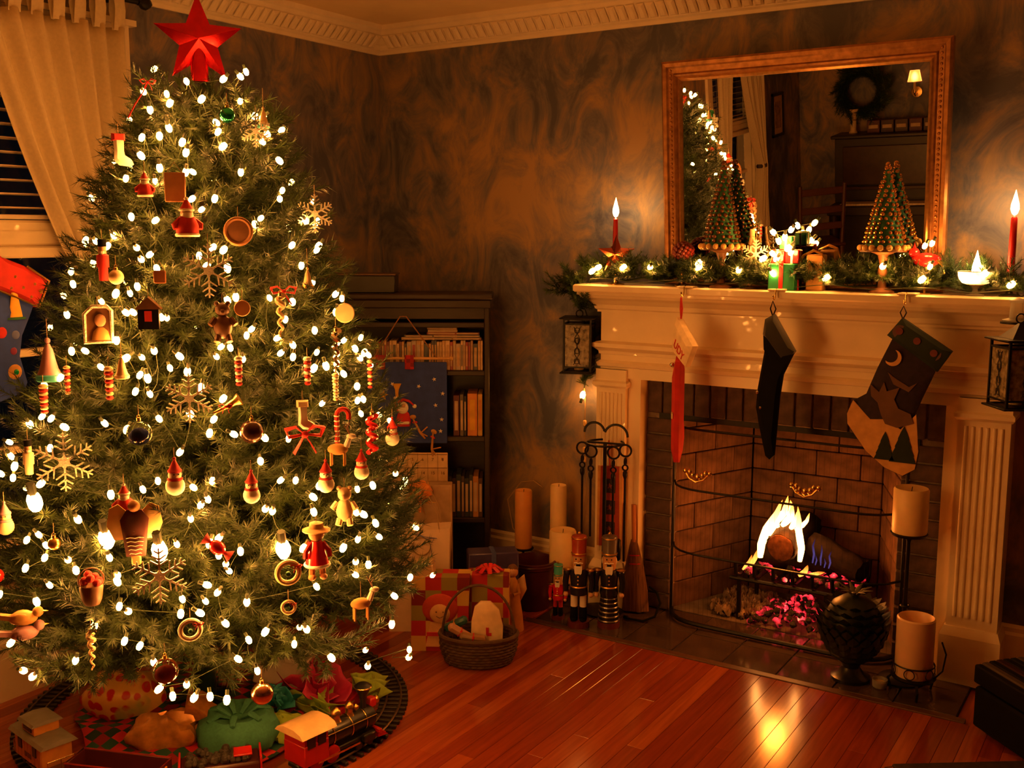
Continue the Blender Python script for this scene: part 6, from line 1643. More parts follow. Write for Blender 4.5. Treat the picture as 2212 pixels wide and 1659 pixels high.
m = MB(); m.tube([(-.055, 0, .09), (-.030, -.01, .125), (.005, -.012, .142), (.035, -.010, .130), (.048, -.006, .095)], [.004, .010, .012, .010, .006], 8, flat=.35); m.build('ribbon', GOLD, t)
m = MB(); m.box((.01, .012, .064), (.06, .05, .128), bev=.004); m.build('box', M('gold_box', (.45, .24, .07), .35, .5), t)
t = thing('red_gold_bow', 'red and gold cardinal shaped bow at the right mirror corner', 'decoration', (2.475, -.150, MT))
m = MB(); m.ball((0, 0, .115), .030, 14, 9, sc=(1.6, .8, .8)); m.build('body', REDG, t)
m = MB(); m.tube([(.03, 0, .120), (.052, 0, .100), (.060, 0, .070)], [.016, .013, .006], 8, flat=.5); m.build('gold_tail', GOLD, t)
m = MB(); m.ball((-.040, 0, .138), .018, 12, 8); m.lathe([(.007, 0), (0, .022)], 8, (-.040, 0, .150)); m.build('head', REDG, t)
m = MB(); m.tube([(0, 0, 0), (0, 0, .092)], .004, 6); m.cyl((0, 0, 0), .02, .004, 12); m.build('stem', BRASS, t)
t = thing('corner_lights', 'pair of white lights above the red and gold bow', 'string lights', (2.475, -.165, MT + .10))
for x, z in ((.0, .062), (.022, .070), (.020, -.006)):
    b = put(bulb_me, 'bulb', t, (x, -.02, z), (.3, .5, 0), .9); put(sock_me, 'socket', b, (0, 0, .011))
m = MB(); m.tube([(0, 0, .06), (.022, -.004, .066), (.024, 0, .0), (.0, .006, -.07)], .0013, 4); m.build('wire', STEM, t)
t = thing('snowflake', 'glitter snowflake lying against the garland left of the little gift stack', 'ornament', (1.885, -.155, MT + .125), .2)
b_flake(t, .055)
t = thing('tree_ornament', 'white ribbed tree shaped ornament before the mirror right of the bronze cone tree', 'ornament', (1.862, -.135, MT))
m = MB()
for k in range(5): m.lathe([(.004, .075 + k * .028), (.026 - .0042 * k, .078 + k * .028), (.010, .104 + k * .028)], 12)
m.build('tiers', CREAMF, t); m = MB(); m.tube([(0, 0, .0), (0, 0, .09)], .004, 6); m.cyl((0, 0, 0), .022, .005, 12); m.build('stem', BROWN, t)

# ------------------------------------------------------------------ stockings
def hanger(label, x, z=1.345):
    t = thing('stocking_hanger', label, 'stocking hanger', (x, -.222, MT), 0, 'brass stocking hangers on the mantel edge')
    m = MB(); m.box((0, .024, .003), (.060, .070, .006), bev=.002); m.build('weight', CREAM, t)
    m = MB(); m.tube([(0, .0, .006), (0, -.012, .002), (0, -.014, -.022), (0, -.024, -.030), (0, -.036, -.022), (0, -.037, -.014)], .0026, 7); m.build('hook', BRASS, t)
hanger('brass hook holding the red and white stocking', 1.641); hanger('brass hook holding the black stocking', 1.990); hanger('brass hook holding the dark tapestry stocking', 2.434)
def loop(t, z0, mat, top, w_=.010, dx=0):
    m = MB(); m.tube([(dx, 0, z0), (dx - w_, 0, z0 + (top - z0) * .5), (0, 0, top), (dx + w_, 0, z0 + (top - z0) * .5), (dx, 0, z0)], .0035, 6, flat=.6); m.build('loop', mat, t)
SY = -.258
# red and white stocking, turned almost edge on
t = thing('christmas_stocking', 'red stocking with a wide cream cuff hung nearly edge on, leftmost on the mantel', 'stocking', (1.641, SY, 1.322), -.72, 'stockings hung from the mantel')
cuff = [(-.012, -.085), (.128, -.180), (.070, -.262), (-.040, -.215)]
m = MB(); m.prism(cuff, .034, bulge=.008); cu = m.build('cuff', M('cream_cuff', S(240, 214, 172), .8), t)
leg = [(-.050, -.215), (.066, -.245), (.055, -.34), (.040, -.46), (.034, -.54), (.012, -.635), (-.060, -.650), (-.150, -.60), (-.140, -.545), (-.075, -.50), (-.060, -.40)]
m = MB(); m.prism(leg, .030, bulge=.006); lg = m.build('leg', RED, t, (-.008, 0, 0), (0, 0, -.50))
for k in range(3):
    m = MB(); m.box((-.004 + .008 * k, -.018, -.275 - .085 * k), (.055, .006, .022), rot=(0, .35, 0)); m.build('white_band', MATS['cream_cuff'], lg, smooth=False)
text('lettering', 'UDY', .046, RED, cu, (.044, -.0262, -.203), (PI / 2, math.radians(33), 0), .001)
loop(t, -.090, RED, -.012, .008, .004)
m = MB(); m.ball((.012, -.024, -.262), .009, 10, 7); m.build('jingle_bell', SILVERM, lg)
# black stocking
def rel(o, pts): return [(x - o[0], z - o[1]) for x, z in pts]
O2 = (1.990, 1.322)
t = thing('christmas_stocking', 'plain black stocking hanging in the middle of the mantel', 'stocking', (O2[0], SY, O2[1]), 0, 'stockings hung from the mantel')
BST = [(1.975, 1.250), (1.998, 1.262), (2.076, 1.137), (2.038, 1.052), (2.028, .97), (2.024, .901), (2.016, .757), (2.002, .742), (1.986, .754), (1.962, .85), (1.945, .927), (1.949, .995), (1.975, 1.172), (1.962, 1.195)]
m = MB(); m.prism(rel(O2, BST), .030, bulge=.010); m.build('leg', BLACKF, t)
m = MB(); m.prism(rel(O2, [(1.968, 1.246), (1.998, 1.264), (2.078, 1.137), (2.044, 1.090), (1.962, 1.192)]), .042, bulge=.006); m.build('cuff', M('black_velvet', (.014, .013, .014), .85, sheen=.4), t)
loop(t, -.066, BLACKF, -.012, .010, .002)
m = MB(); m.ball((1.955 - O2[0], -.026, .985 - O2[1]), .007, 8, 6); m.ball((1.968 - O2[0], -.026, .93 - O2[1]), .006, 8, 6); m.build('sequins', SILVERM, t)
# tapestry stocking
O3 = (2.434, 1.322)
t = thing('christmas_stocking', 'dark tapestry stocking with a moon, a wolf and fir trees, rightmost on the mantel', 'stocking', (O3[0], SY, O3[1]), 0, 'stockings hung from the mantel')
TAP = M('night_tapestry', (.020, .010, .020), .9, var=.3, scale=60)
LEG3 = [(2.405, 1.200), (2.546, 1.105), (2.534, 1.071), (2.510, 1.01), (2.490, .954), (2.490, .914), (2.509, .831), (2.501, .767), (2.464, .739), (2.405, .76), (2.338, .811), (2.269, .901), (2.267, .941), (2.291, .985), (2.330, 1.010), (2.362, 1.10)]
m = MB(); m.prism(rel(O3, LEG3), .026, bulge=.006); m.build('leg', TAP, t)
m = MB(); m.prism(rel(O3, [(2.433, 1.271), (2.594, 1.169), (2.552, 1.100), (2.388, 1.212)]), .036, bulge=.004); m.build('cuff', M('dark_green_cuff', (.010, .022, .014), .85), t)
for x, z in ((2.430, 1.226), (2.487, 1.197), (2.541, 1.160)):
    m = MB(); m.lathe([(0, -.0045), (.022, -.003), (.023, 0), (0, .001)], 16, ax='y'); o = m.build('face_badge', M('badge_pink', (.11, .05, .04), .8), t, (x - O3[0], -.021, z - O3[1]))
    m = MB(); m.lathe([(0, -.003), (.012, -.002), (.012, 0), (0, 0)], 12, ax='y'); m.build('badge_centre', M('badge_red', (.14, .03, .025), .8), o, (0, -.0045, .002))
def on3(pts, y, d, nm, mt):
    m = MB(); m.prism(rel(O3, pts), d, y0=y); return m.build(nm, mt, t, smooth=False)
PALE = M('appliqued_cream', (.60, .33, .12), .85); FUR = M('wolf_fur', (.13, .065, .035), .9)
mo = [(2.413 + .028 * math.cos(a), 1.139 + .028 * math.sin(a)) for a in [math.radians(-140 + 15 * k) for k in range(14)]] + [(2.405 + .024 * math.cos(a), 1.146 + .024 * math.sin(a)) for a in [math.radians(50 - 15 * k) for k in range(13)]]
on3(mo, -.0195, .004, 'moon', PALE)
on3([(2.290, .985), (2.320, .955), (2.350, .925), (2.40, .93), (2.45, .90), (2.497, .955), (2.500, .93), (2.510, .831), (2.502, .770), (2.464, .744), (2.405, .765), (2.341, .815), (2.275, .903), (2.272, .938)], -.0185, .005, 'snow_ground', PALE)
on3([(2.345, 1.045), (2.375, 1.020), (2.390, 1.055), (2.400, 1.025), (2.440, 1.040), (2.425, 1.000), (2.440, .97), (2.480, .955), (2.490, .925), (2.44, .905), (2.40, .915), (2.385, .945), (2.372, .985), (2.350, 1.005)], -.0225, .005, 'wolf', FUR)
for cx_, cz_, q in ((2.462, .832, .80), (2.402, .826, .62)):
    pts = []
    for k in range(4): pts += [(cx_ - (.012 + .010 * k) * q, cz_ + (.075 - .034 * k) * q), (cx_ - (.022 + .011 * k) * q, cz_ + (.048 - .034 * k) * q)]
    on3([(cx_, cz_ + .10 * q)] + pts + [(2 * cx_ - x, z) for x, z in reversed(pts)], -.0225, .004, 'fir_tree', M('felt_fir', (.010, .020, .014), .9))
on3([(2.40, 1.09), (2.418, 1.075), (2.47, 1.045), (2.495, 1.06), (2.47, 1.028), (2.42, 1.05)], -.0215, .003, 'antler', M('antler_brown', (.12, .06, .03), .9))
loop(t, -.055, TAP, -.012, .010, .0)
# big stocking by the window
t = thing('christmas_stocking', 'big blue stocking with a red starred cuff hanging by the window at the left', 'stocking', (.135, -2.06, 1.56), PI / 2)
def s4(pts): return [(y + 2.06, z - 1.56) for y, z in pts]
LEG4 = [(-2.16, 1.43), (-1.892, 1.330), (-1.915, 1.28), (-1.943, 1.225), (-1.955, 1.16), (-1.935, 1.075), (-1.95, 1.045), (-2.03, 1.025), (-2.14, 1.02), (-2.25, 1.05), (-2.29, 1.10), (-2.25, 1.16), (-2.17, 1.20), (-2.15, 1.28)]
m = MB(); m.prism(s4(LEG4), .036, bulge=.010); m.build('leg', M('royal_blue_felt', (.018, .05, .36), .8, var=.2), t)
CUF4 = [(-2.05, 1.515), (-1.995, 1.470), (-1.92, 1.440), (-1.847, 1.392), (-1.888, 1.310), (-1.95, 1.340), (-2.02, 1.37), (-2.10, 1.40)]
m = MB(); m.prism(s4(CUF4), .050, bulge=.006); m.build('cuff', RED, t)
m = MB(); m.tube([(y + 2.06, -.026, z - 1.56) for y, z in CUF4[2:7]], .0035, 6); m.build('gold_trim', GOLD, t)
for y, z in ((-1.90, 1.385), (-1.94, 1.375), (-1.965, 1.41), (-1.915, 1.345), (-1.98, 1.375), (-1.88, 1.36)):
    m = MB(); puffy_star(m, .011, .005, .003); m.build('cuff_star', GOLD, t, (y + 2.06, -.030, z - 1.56), smooth=False)
m = MB(); m.lathe([(.024, 0), (.016, .04), (.010, .075), (.006, .09)], 12); m.v = [(p[0], p[1] * .35, p[2]) for p in m.v]; m.build('yellow_candle_patch', YELLOW, t, (.092, -.024, -.275))
m = MB(); m.lathe([(0, 0), (.034, .003), (.030, .009), (0, .010)], 14); m.v = [(p[0], p[1] * .3, p[2]) for p in m.v]; m.build('green_leaf_patch', GREEN, t, (.092, -.026, -.285))
for y, z, c, r in ((-1.975, 1.23, MATS['blue_ribbon'], .014), (-1.985, 1.18, M('purple_patch', (.20, .02, .12), .7), .012), (-1.985, 1.115, TAN, .024), (-2.02, 1.24, RED, .018)):
    m = MB(); m.ball((0, 0, 0), r, 12, 8, sc=(1, .3, 1)); m.build('round_patch', c, t, (y + 2.06, -.027, z - 1.56))
m = MB(); m.ball((0, 0, 0), .009, 10, 7, sc=(1, .5, 1)); m.build('green_gem', M('green_gem', (.0, .25, .08), .1), t, (-1.985 + 2.06, -.036, 1.115 - 1.56))
loop(t, -.05, RED, .055, .012, .02)
t = thing('window_hook', 'small brass hook on the window rail above the blue stocking', 'hook', (.024, -2.06, 1.615))
m = MB(); m.tube([(-.02, 0, .0), (.05, 0, 0), (.105, 0, -.004), (.118, 0, .010)], .003, 7); m.build('hook', BRASS, t); m = MB(); m.lathe([(0, 0), (.012, .001), (.012, .004), (0, .004)], 12, ax='x'); m.build('rosette', BRASS, t, (-.001, 0, 0))

# ------------------------------------------------------------------ lanterns at the mantel ends
PIERCE = None
def lantern(label, x, y, z0, z1, w_, rz, roof=True):
    t = thing('hanging_lantern', label, 'lantern', (x, y, z0), rz, 'black lanterns at the mantel ends')
    h = z1 - z0
    m = MB()
    for sx in (-1, 1):
        for sy in (-1, 1): m.box((sx * w_ / 2, sy * w_ / 2, h / 2), (.007, .007, h))
    for z in (0, .02, h - .02, h):
        for sx in (-1, 1):
            m.box((sx * w_ / 2, 0, z), (.007, w_, .006)); m.box((0, sx * w_ / 2, z), (w_, .007, .006))
    m.build('frame', BLACKM, t, smooth=False)
    m = MB(); m.box((0, 0, -.004), (w_ + .03, w_ + .03, .006), bev=.002); m.box((0, 0, h + .004), (w_ + .035, w_ + .035, .006), bev=.002); m.build('plates', BLACKM, t)
    PG = M('mottled_glass', (.42, .34, .22), .25, trans=.55, var=.7, scale=55)
    for k in range(4):
        a = k * PI / 2
        m = MB(); m.box((0, 0, h / 2), (w_ - .012, .003, h - .045)); m.build('glass_panel', PG, t, (math.sin(a) * w_ / 2 * .97, -math.cos(a) * w_ / 2 * .97, 0), (0, 0, a), smooth=False)
        m = MB()
        for q in range(4):
            zz = .045 + q * (h - .09) / 3
            m.torus((0, 0, zz), .011, .0013, 12, 4); 
        m.tube([(-.014, 0, .03), (.010, 0, h * .35), (-.010, 0, h * .65), (.014, 0, h - .03)], .0014, 4); m.tube([(.014, 0, .03), (-.010, 0, h * .35), (.010, 0, h * .65), (-.014, 0, h - .03)], .0014, 4)
        m.build('scrollwork', BLACKM, t, (math.sin(a) * w_ / 2 * 1.03, -math.cos(a) * w_ / 2 * 1.03, 0), (0, 0, a))
    if roof: m = MB(); m.lathe([(w_ * .55, h + .008), (w_ * .30, h + .030), (w_ * .14, h + .045), (.004, h + .055)], 4, a0=PI / 4); m.build('roof', BLACKM, t, smooth=False)
    m = MB(); m.torus((0, 0, h + (.068 if roof else .02)), .014, .0025, 18, 6); m.build('ring', BLACKM, t)
    m = MB(); m.lathe([(.020, .004), (.020, .07), (.004, .074)], 14); m.build('candle_stub', WAX, t)
    return t
lantern('black pierced lantern hanging at the left end of the mantel under a fir spray', 1.132, -.115, .985, 1.200, .110, .35, False)
lantern('black glass panelled lantern hanging at the right end of the mantel', 2.800, -.36, 1.025, 1.225, .112, .62)
t = thing('fir_spray', 'dark fir spray hanging down behind and above the left lantern', 'garland', (1.125, -.05, 1.30))
garland(t, [(1.120, -.11, 1.335), (1.105, -.12, 1.28), (1.13, -.12, 1.225)], 18, 1.15, (1.125, -.05, 1.30), .2)
garland(t, [(1.150, -.05, 1.16), (1.15, -.045, 1.05), (1.135, -.06, .97), (1.125, -.06, .89)], 20, .62, (1.125, -.05, 1.30), -.2)
m = MB(); m.tube([(0, -.03, .04), (-.01, -.02, -.02), (.025, 0, -.14), (.025, .005, -.25), (.0, -.01, -.41)], .003, 5); m.build('stem', STEM, t)
t = thing('dangling_light', 'single white light dangling at the end of its cord below the left lantern', 'string lights', (1.128, -.06, .885))
b = put(bulb_me, 'bulb', t, (0, -.012, -.008), (2.6, 0, 0), 1.3); put(sock_me, 'socket', b, (0, 0, .011))
m = MB(); m.tube([(0, 0, .02), (.004, .005, -.05), (-.002, .01, -.16), (.004, .012, -.26), (.0, .035, -.42), (-.03, .045, -.60)], .0022, 5); m.build('cord', CORD, t)
for z in (-.13, -.245, -.285):
    m = MB(); m.box((.002, .006, z), (.016, .012, .026), bev=.004); m.build('plug', M('cream_plastic', S(225, 185, 120), .5), t)
t = thing('wall_bracket', 'glass oil lamp bracket above the right lantern', 'lamp', (2.775, -.27, 1.275))
m = MB(); m.lathe([(.036, 0), (.040, .006), (.020, .012), (.018, .06), (.026, .068), (.010, .075)], 18); m.build('lamp_body', FROST, t)
m = MB(); m.lathe([(.045, -.006), (.045, 0), (.0, 0)], 18); m.tube([(0, .0, -.003), (0, .06, .0), (0, .13, .03)], .005, 7); m.build('bracket_arm', BLACKM, t)

# ------------------------------------------------------------------ hearth: fire tools, candles, nutcrackers
t = thing('fire_tool_set', 'black wrought iron fire tool stand with ring handled tools left of the firebox', 'fire tools', (1.290, -.175, .003), .2)
m = MB(); m.lathe([(.085, 0), (.090, .006), (.060, .014), (.012, .022)], 24); m.build('base', BLACKM, t)
m = MB(); m.tube([(0, 0, .01), (0, 0, .70)], .008, 8); m.build('pole', BLACKM, t)
m = MB(); m.torus((0, .0, .705), .075, .0045, 26, 7, 0, 'z'); m.tube([(-.075, 0, .705), (.075, 0, .705)], .0045, 6); m.build('hanging_ring', BLACKM, t)
def arc(cx_, cz_, r, a0, a1, n=14): return [(cx_ + r * math.cos(a0 + (a1 - a0) * k / n), 0, cz_ + r * math.sin(a0 + (a1 - a0) * k / n)) for k in range(n + 1)]
m = MB(); m.tube(arc(-.045, .745, .042, 0.2, PI), .005, 7); m.tube(arc(.045, .735, .048, 0, PI * .9), .005, 7); m.build('scroll', BLACKM, t)
for x, y, lo, nm in ((-.092, -.01, .09, 'poker'), (-.040, -.062, .33, 'tongs'), (.052, -.058, .30, 'shovel'), (.085, .0, .22, 'brush')):
    m = MB(); m.torus((x, y, .680), .024, .0042, 18, 6); m.torus((x, y, .636), .013, .0036, 14, 6, 0, 'x'); m.torus((x, y, .610), .011, .0034, 14, 6)
    m.lathe([(.003, .560), (.010, .578), (.010, .590), (.004, .602)], 10, (x, y, 0)); m.tube([(x, y, .57), (x, y, lo)], .0048, 7)
    m.build(nm, BLACKM, t)
m = MB(); m.box((.052, -.058, .285), (.07, .02, .09), bev=.006); m.build('shovel_blade', BLACKM, t)
t = thing('match_box_holder', 'tall red hanging panel with dark picture squares behind the fire tools', 'wall hanging', (1.292, -.135, .27), .30)
m = MB(); m.prism([(-.040, 0), (.046, 0), (.040, .335), (-.036, .335)], .014); m.build('panel', M('brick_red_cloth', (.36, .045, .018), .85), t, smooth=False)
for z in (.075, .165, .255):
    m = MB(); m.box((.002, -.009, z), (.046, .005, .058), bev=.001); o = m.build('picture_square', M('dark_picture', (.028, .016, .022), .8), t)
    m = MB(); puffy_star(m, .014, .008, .003); m.build('motif', M('motif_rust', (.16, .03, .015), .8), o, (.002, -.012, z), smooth=False)
for x in (-.044, .050):
    m = MB(); m.box((x * .95, 0, .168), (.014, .012, .335), rot=(0, .0, 0)); m.build('side_strip', M('cream_strip', S(216, 160, 96), .8), t, smooth=False)
m = MB(); m.tube([(0, .002, .335), (-.006, .004, .44)], .010, 6, flat=.3); m.build('hanging_tape', MATS['brick_red_cloth'], t)
t = thing('hearth_broom', 'small straw hearth broom leaning against the brick surround', 'broom', (1.408, -.115, .006), -.15, None, (-.05, -.04, .3))
m = MB(); m.lathe([(.058, .004), (.052, .10), (.040, .18), (.020, .27), (.012, .30)], 20, wob=lambda a, z: 1 + .06 * math.sin(14 * a)); m.v = [(p[0], p[1] * .38, p[2]) for p in m.v]; m.build('straw', M('broom_straw', (.19, .085, .035), .9, var=.5, scale=8, stretch=(20, 20, 1)), t)
m = MB(); m.tube([(0, 0, .29), (0, 0, .445)], .009, 8); m.build('handle', M('broom_handle', (.42, .14, .03), .5), t)
for z in (.20, .235):
    m = MB(); m.torus((0, 0, z), .030 if z < .22 else .024, .003, 18, 5, 0, 'z'); m.v = [(p[0], p[1] * .45, p[2]) for p in m.v]; m.build('binding', RED, t)
def pillar(label, x, y, z0, z1, r, wick=True, lean=0.0, tint=WAX):
    t = thing('pillar_candle', label, 'candle', (x, y, z0), 0, 'unlit ivory pillar candles')
    h = z1 - z0
    m = MB(); m.lathe([(r * .98, 0), (r, .004), (r, h - .006), (r * .93, h), (r * .80, h - .004), (r * .3, h - .012), (0, h - .013)], 26); m.build('wax', tint, t)
    m = MB(); m.tube([(0, 0, h - .014), (.002, 0, h + .004)], .0013, 5); m.build('wick', BLACKF, t)
def stand(label, x, y, h, r, feet=3):
    t = thing('candle_stand', label, 'candle stand', (x, y, .002), 0, 'black iron candle stands')
    m = MB(); m.lathe([(0, h - .008), (r, h - .008), (r * 1.08, h - .002), (r, h), (0, h)], 22); m.build('plate', BLACKM, t)
    m = MB(); m.tube([(0, 0, .03), (0, 0, h - .006)], .005, 7); m.build('stem', BLACKM, t)
    for k in range(feet):
        a = 2 * PI * k / feet + .5
        m = MB(); m.tube([(0, 0, .05), (r * .6 * math.cos(a), r * .6 * math.sin(a), .035), (r * 1.2 * math.cos(a), r * 1.2 * math.sin(a), .004)], .0045, 6); m.build('foot', BLACKM, t)
stand('black iron candle stand behind the maroon pot', .890, -.155, .200, .042); pillar('tall amber pillar candle on the iron stand behind the maroon pot', .890, -.155, .2025, .455, .037, tint=M('amber_wax', S(226, 160, 82), .45, sss=.4, var=.06))
stand('black iron candle stand under the tallest ivory candle', 1.046, -.125, .170, .040); pillar('tallest slim ivory pillar candle against the wall', 1.046, -.125, .1725, .492, .035)
stand('short black iron candle stand behind the nutcrackers', 1.112, -.20, .105, .055); pillar('short wide ivory pillar candle behind the nutcrackers', 1.112, -.20, .1075, .325, .056)
t = thing('flower_pot', 'dark maroon glazed pot on the floor before the wall', 'pot', (1.020, -.285, 0))
m = MB(); m.lathe([(.062, 0), (.070, .010), (.080, .10), (.088, .175), (.098, .182), (.098, .205), (.090, .207), (.084, .18), (.068, .03), (0, .026)], 28); m.build('pot', M('maroon_glaze', (.065, .010, .018), .35, var=.2), t)
m = MB(); m.torus((0, 0, .194), .098, .004, 28, 6, 0, 'z'); m.build('rim_bead', MATS['maroon_glaze'], t)
def nutcracker(label, x, y, h, coat, hat, trous, rz, crown=False):
    t = thing('nutcracker', label, 'nutcracker', (x, y, .002), rz, 'nutcracker soldiers on the hearth')
    k = h / .22
    def q(*p): return tuple(v * k for v in p)
    m = MB(); m.cyl((0, 0, 0), .026 * k, .014 * k, 18); m.build('base', M('nut_base_' + coat.name, (.12, .02, .015), .4), t)
    for sx in (-1, 1):
        m = MB(); m.lathe([(.0085 * k, .014 * k), (.0095 * k, .018 * k), (.0085 * k, .045 * k), (.0078 * k, .047 * k)], 10, (sx * .0105 * k, 0, 0)); m.ball((sx * .0105 * k, -.006 * k, .017 * k), .0085 * k, 8, 5, sc=(.9, 1.4, .5)); m.build('boot', BLACKF, t)
        m = MB(); m.cyl((sx * .0105 * k, 0, .047 * k), .0082 * k, .033 * k, 10); m.build('trouser_leg', trous, t)
        m = MB(); m.ball((sx * .027 * k, 0, .128 * k), .0095 * k, 10, 7); m.tube([q(sx * .028, 0, .126), q(sx * .031, -.001, .105), q(sx * .029, -.006, .084)], [.0075 * k, .007 * k, .006 * k], 8); m.build('arm', coat, t)
        m = MB(); m.ball(q(sx * .029, -.008, .078), .0062 * k, 8, 6); m.build('hand', SKIN, t)
        m = MB(); m.lathe([(.010 * k, .1335 * k), (.011 * k, .136 * k), (.006 * k, .1385 * k)], 12, (sx * .027 * k, 0, 0)); m.build('epaulette', GOLD, t)
    m = MB(); m.lathe([(.021 * k, .078 * k), (.022 * k, .084 * k), (.019 * k, .100 * k), (.0215 * k, .125 * k), (.018 * k, .136 * k), (.008 * k, .139 * k)], 18); m.build('coat', coat, t)
    m = MB(); m.torus((0, 0, .097 * k), .0195 * k, .0022 * k, 18, 5, 0, 'z'); m.build('belt', GOLD, t)
    m = MB()
    for z in (.106, .115, .124): m.ball(q(0, -.0205, z), .0022 * k, 6, 4)
    m.build('buttons', GOLD, t)
    m = MB(); m.lathe([(.0145 * k, .138 * k), (.0155 * k, .145 * k), (.0155 * k, .168 * k), (.014 * k, .172 * k)], 16); m.build('head', M('nut_skin', (.55, .28, .12), .4), t)
    m = MB(); m.prism([(-.009 * k, .148 * k), (.009 * k, .148 * k), (.008 * k, .132 * k), (0, .122 * k), (-.008 * k, .132 * k)], .006 * k, y0=-.0165 * k); m.build('beard', WHITE, t)
    m = MB(); m.tube([q(-.010, -.0150, .155), q(-.004, -.0172, .1565), q(0, -.0175, .1550), q(.004, -.0172, .1565), q(.010, -.0150, .155)], .0016 * k, 5); m.build('moustache', WHITE, t)
    m = MB(); m.box(q(0, -.0158, .150), q(.010, .002, .004)); m.build('mouth', BLACKF, t, smooth=False)
    m = MB()
    for sx in (-1, 1): m.ball(q(sx * .0055, -.0148, .164), .0018 * k, 6, 4)
    m.build('eyes', BLACKF, t)
    m = MB(); m.ball(q(0, -.0165, .1595), .0026 * k, 6, 4); m.build('nose', MATS['nut_skin'], t)
    m = MB()
    for sx in (-1, 0, 1): m.ball(q(sx * .0125, .006, .156), .0075 * k, 8, 6, sc=(.7, .8, 1.5))
    m.build('hair', WHITE, t)
    m = MB(); m.lathe([(.0175 * k, .171 * k), (.0178 * k, .175 * k), (.0165 * k, .178 * k), (.018 * k, .212 * k), (.0170 * k, .216 * k), (.0, .219 * k)], 18); m.build('hat', hat, t)
    m = MB(); m.torus((0, 0, .176 * k), .0172 * k, .0018 * k, 18, 5, 0, 'z'); m.torus((0, 0, .212 * k), .0178 * k, .0014 * k, 18, 5, 0, 'z'); m.build('hat_band', GOLD, t)
    m = MB(); m.ball((0, 0, .222 * k), .0045 * k, 8, 6); m.build('pompom', GOLD, t)
    return t
NAVY = M('navy_lacquer', (.010, .012, .030), .3)
nutcracker('smallest nutcracker in a red coat and teal hat, leftmost of three on the hearth', 1.178, -.350, .232, REDG, TEAL, RED, .35)
nutcracker('nutcracker in a dark coat with white trousers and a red hat, middle of three', 1.285, -.372, .375, NAVY, M('orange_lacquer', (.40, .05, .012), .3), WHITE, .4)
t = nutcracker('tall nutcracker in a black silver scaled robe, rightmost of three', 1.388, -.312, .375, M('black_lacquer', (.010, .010, .011), .25), M('grey_lacquer', (.12, .09, .08), .3), BLACKF, .45)
m = MB()
for k in range(7): m.torus((0, 0, .03 + k * .018), .040 - .0018 * k, .004, 22, 6, 0, 'z')
m.build('robe_band', M('silver_trim', (.25, .23, .21), .3, .8), t)
m = MB(); m.lathe([(.042, .008), (.038, .06), (.032, .15)], 20); m.build('robe', MATS['black_lacquer'], t)
# wall outlet and cables
t = thing('wall_outlet', 'cream wall outlet on the baseboard between the tall candles', 'outlet', (.915, -.0185, .118))
m = MB(); m.box((0, -.002, 0), (.112, .004, .070), bev=.0015); m.build('cover_plate', M('cream_plastic', S(225, 185, 120), .5), t)
for x in (-.025, .025):
    m = MB(); m.box((x, -.005, 0), (.030, .003, .034), bev=.001); m.build('socket', M('outlet_dark', (.10, .07, .05), .5), t)
t = thing('power_cable', 'thin brown cable looping up the wall beside the bookcase', 'cable', (.86, -.10, 0))
m = MB(); m.tube([(.055, .077, .125), (.02, .03, .16), (-.06, .0, .26), (-.10, .02, .38), (-.055, .06, .455), (.0, .075, .465), (.045, .078, .44)], .003, 6); m.tube([(.055, .070, .112), (.0, .0, .06), (-.08, -.06, .010), (-.02, -.10, .004)], .003, 6); m.build('cable', CORD, t)
m = MB(); m.box((.055, .070, .118), (.022, .016, .020), bev=.004); m.build('plug', BROWN, t)
t = thing('black_cable', 'black cable curled on the hearth beside the broom', 'cable', (1.47, -.155, .005))
m = MB(); m.tube([(-.05, -.06, .004), (.02, -.055, .005), (.055, -.02, .02), (.055, .03, .06), (.02, .07, .09), (-.02, .085, .10)], .005, 7); m.build('cable', BLACKF, t); m = MB(); m.box((-.055, -.06, .008), (.02, .012, .014), bev=.003); m.build('plug', BLACKF, t)

# right of the firebox
t = thing('pineapple_urn', 'dark artichoke shaped urn with overlapping leaf scales on a footed base on the hearth', 'urn', (2.330, -.290, .002))
UG = M('dark_green_glaze', (.012, .017, .008), .45, spec=.3, var=.5, scale=20)
m = MB(); m.lathe([(.066, 0), (.068, .012), (.046, .022), (.030, .045), (.034, .060), (.060, .078)], 26); m.build('foot', M('urn_black', (.012, .012, .011), .3), t)
m = MB(); m.lathe([(.050, .070), (.088, .110), (.105, .165), (.100, .225), (.072, .275), (.036, .300), (0, .304)], 26); m.build('body', UG, t)
lf = MB(); lf.add([(-.020, 0, 0), (.020, 0, 0), (.018, -.010, .022), (0, -.016, .042), (-.018, -.010, .022), (0, -.010, .004)], [(0, 5, 4), (5, 1, 2), (5, 2, 3), (5, 3, 4), (0, 4, 3, 2, 1)])
lme = lf.mesh('leaf_scale', UG, False)
PRU = [(.085, .088), (.112, .118), (.140, .150), (.104, .178), (.104, .205), (.094, .230), (.080, .252), (.058, .274)]
for j, z in enumerate([.082, .106, .130, .154, .178, .202, .226, .248, .268]):
    rr = [.066, .084, .096, .103, .105, .103, .096, .083, .062][j]
    n = max(8, int(rr * 170))
    for i in range(n):
        a = 2 * PI * (i + .5 * (j % 2)) / n
        put(lme, 'leaf_scale', t, (rr * math.cos(a), rr * math.sin(a), z), ((-.25 + .11 * j), 0, a + PI / 2), (1, 1, .95))
m = MB()
for k in range(9):
    a = k * .698; m.tube([(0, 0, .296), (.030 * math.cos(a), .030 * math.sin(a), .322), (.062 * math.cos(a), .062 * math.sin(a), .330)], [.006, .008, .002], 6, flat=.4)
m.build('leaf_crown', M('pale_sage', (.10, .10, .06), .6), t)
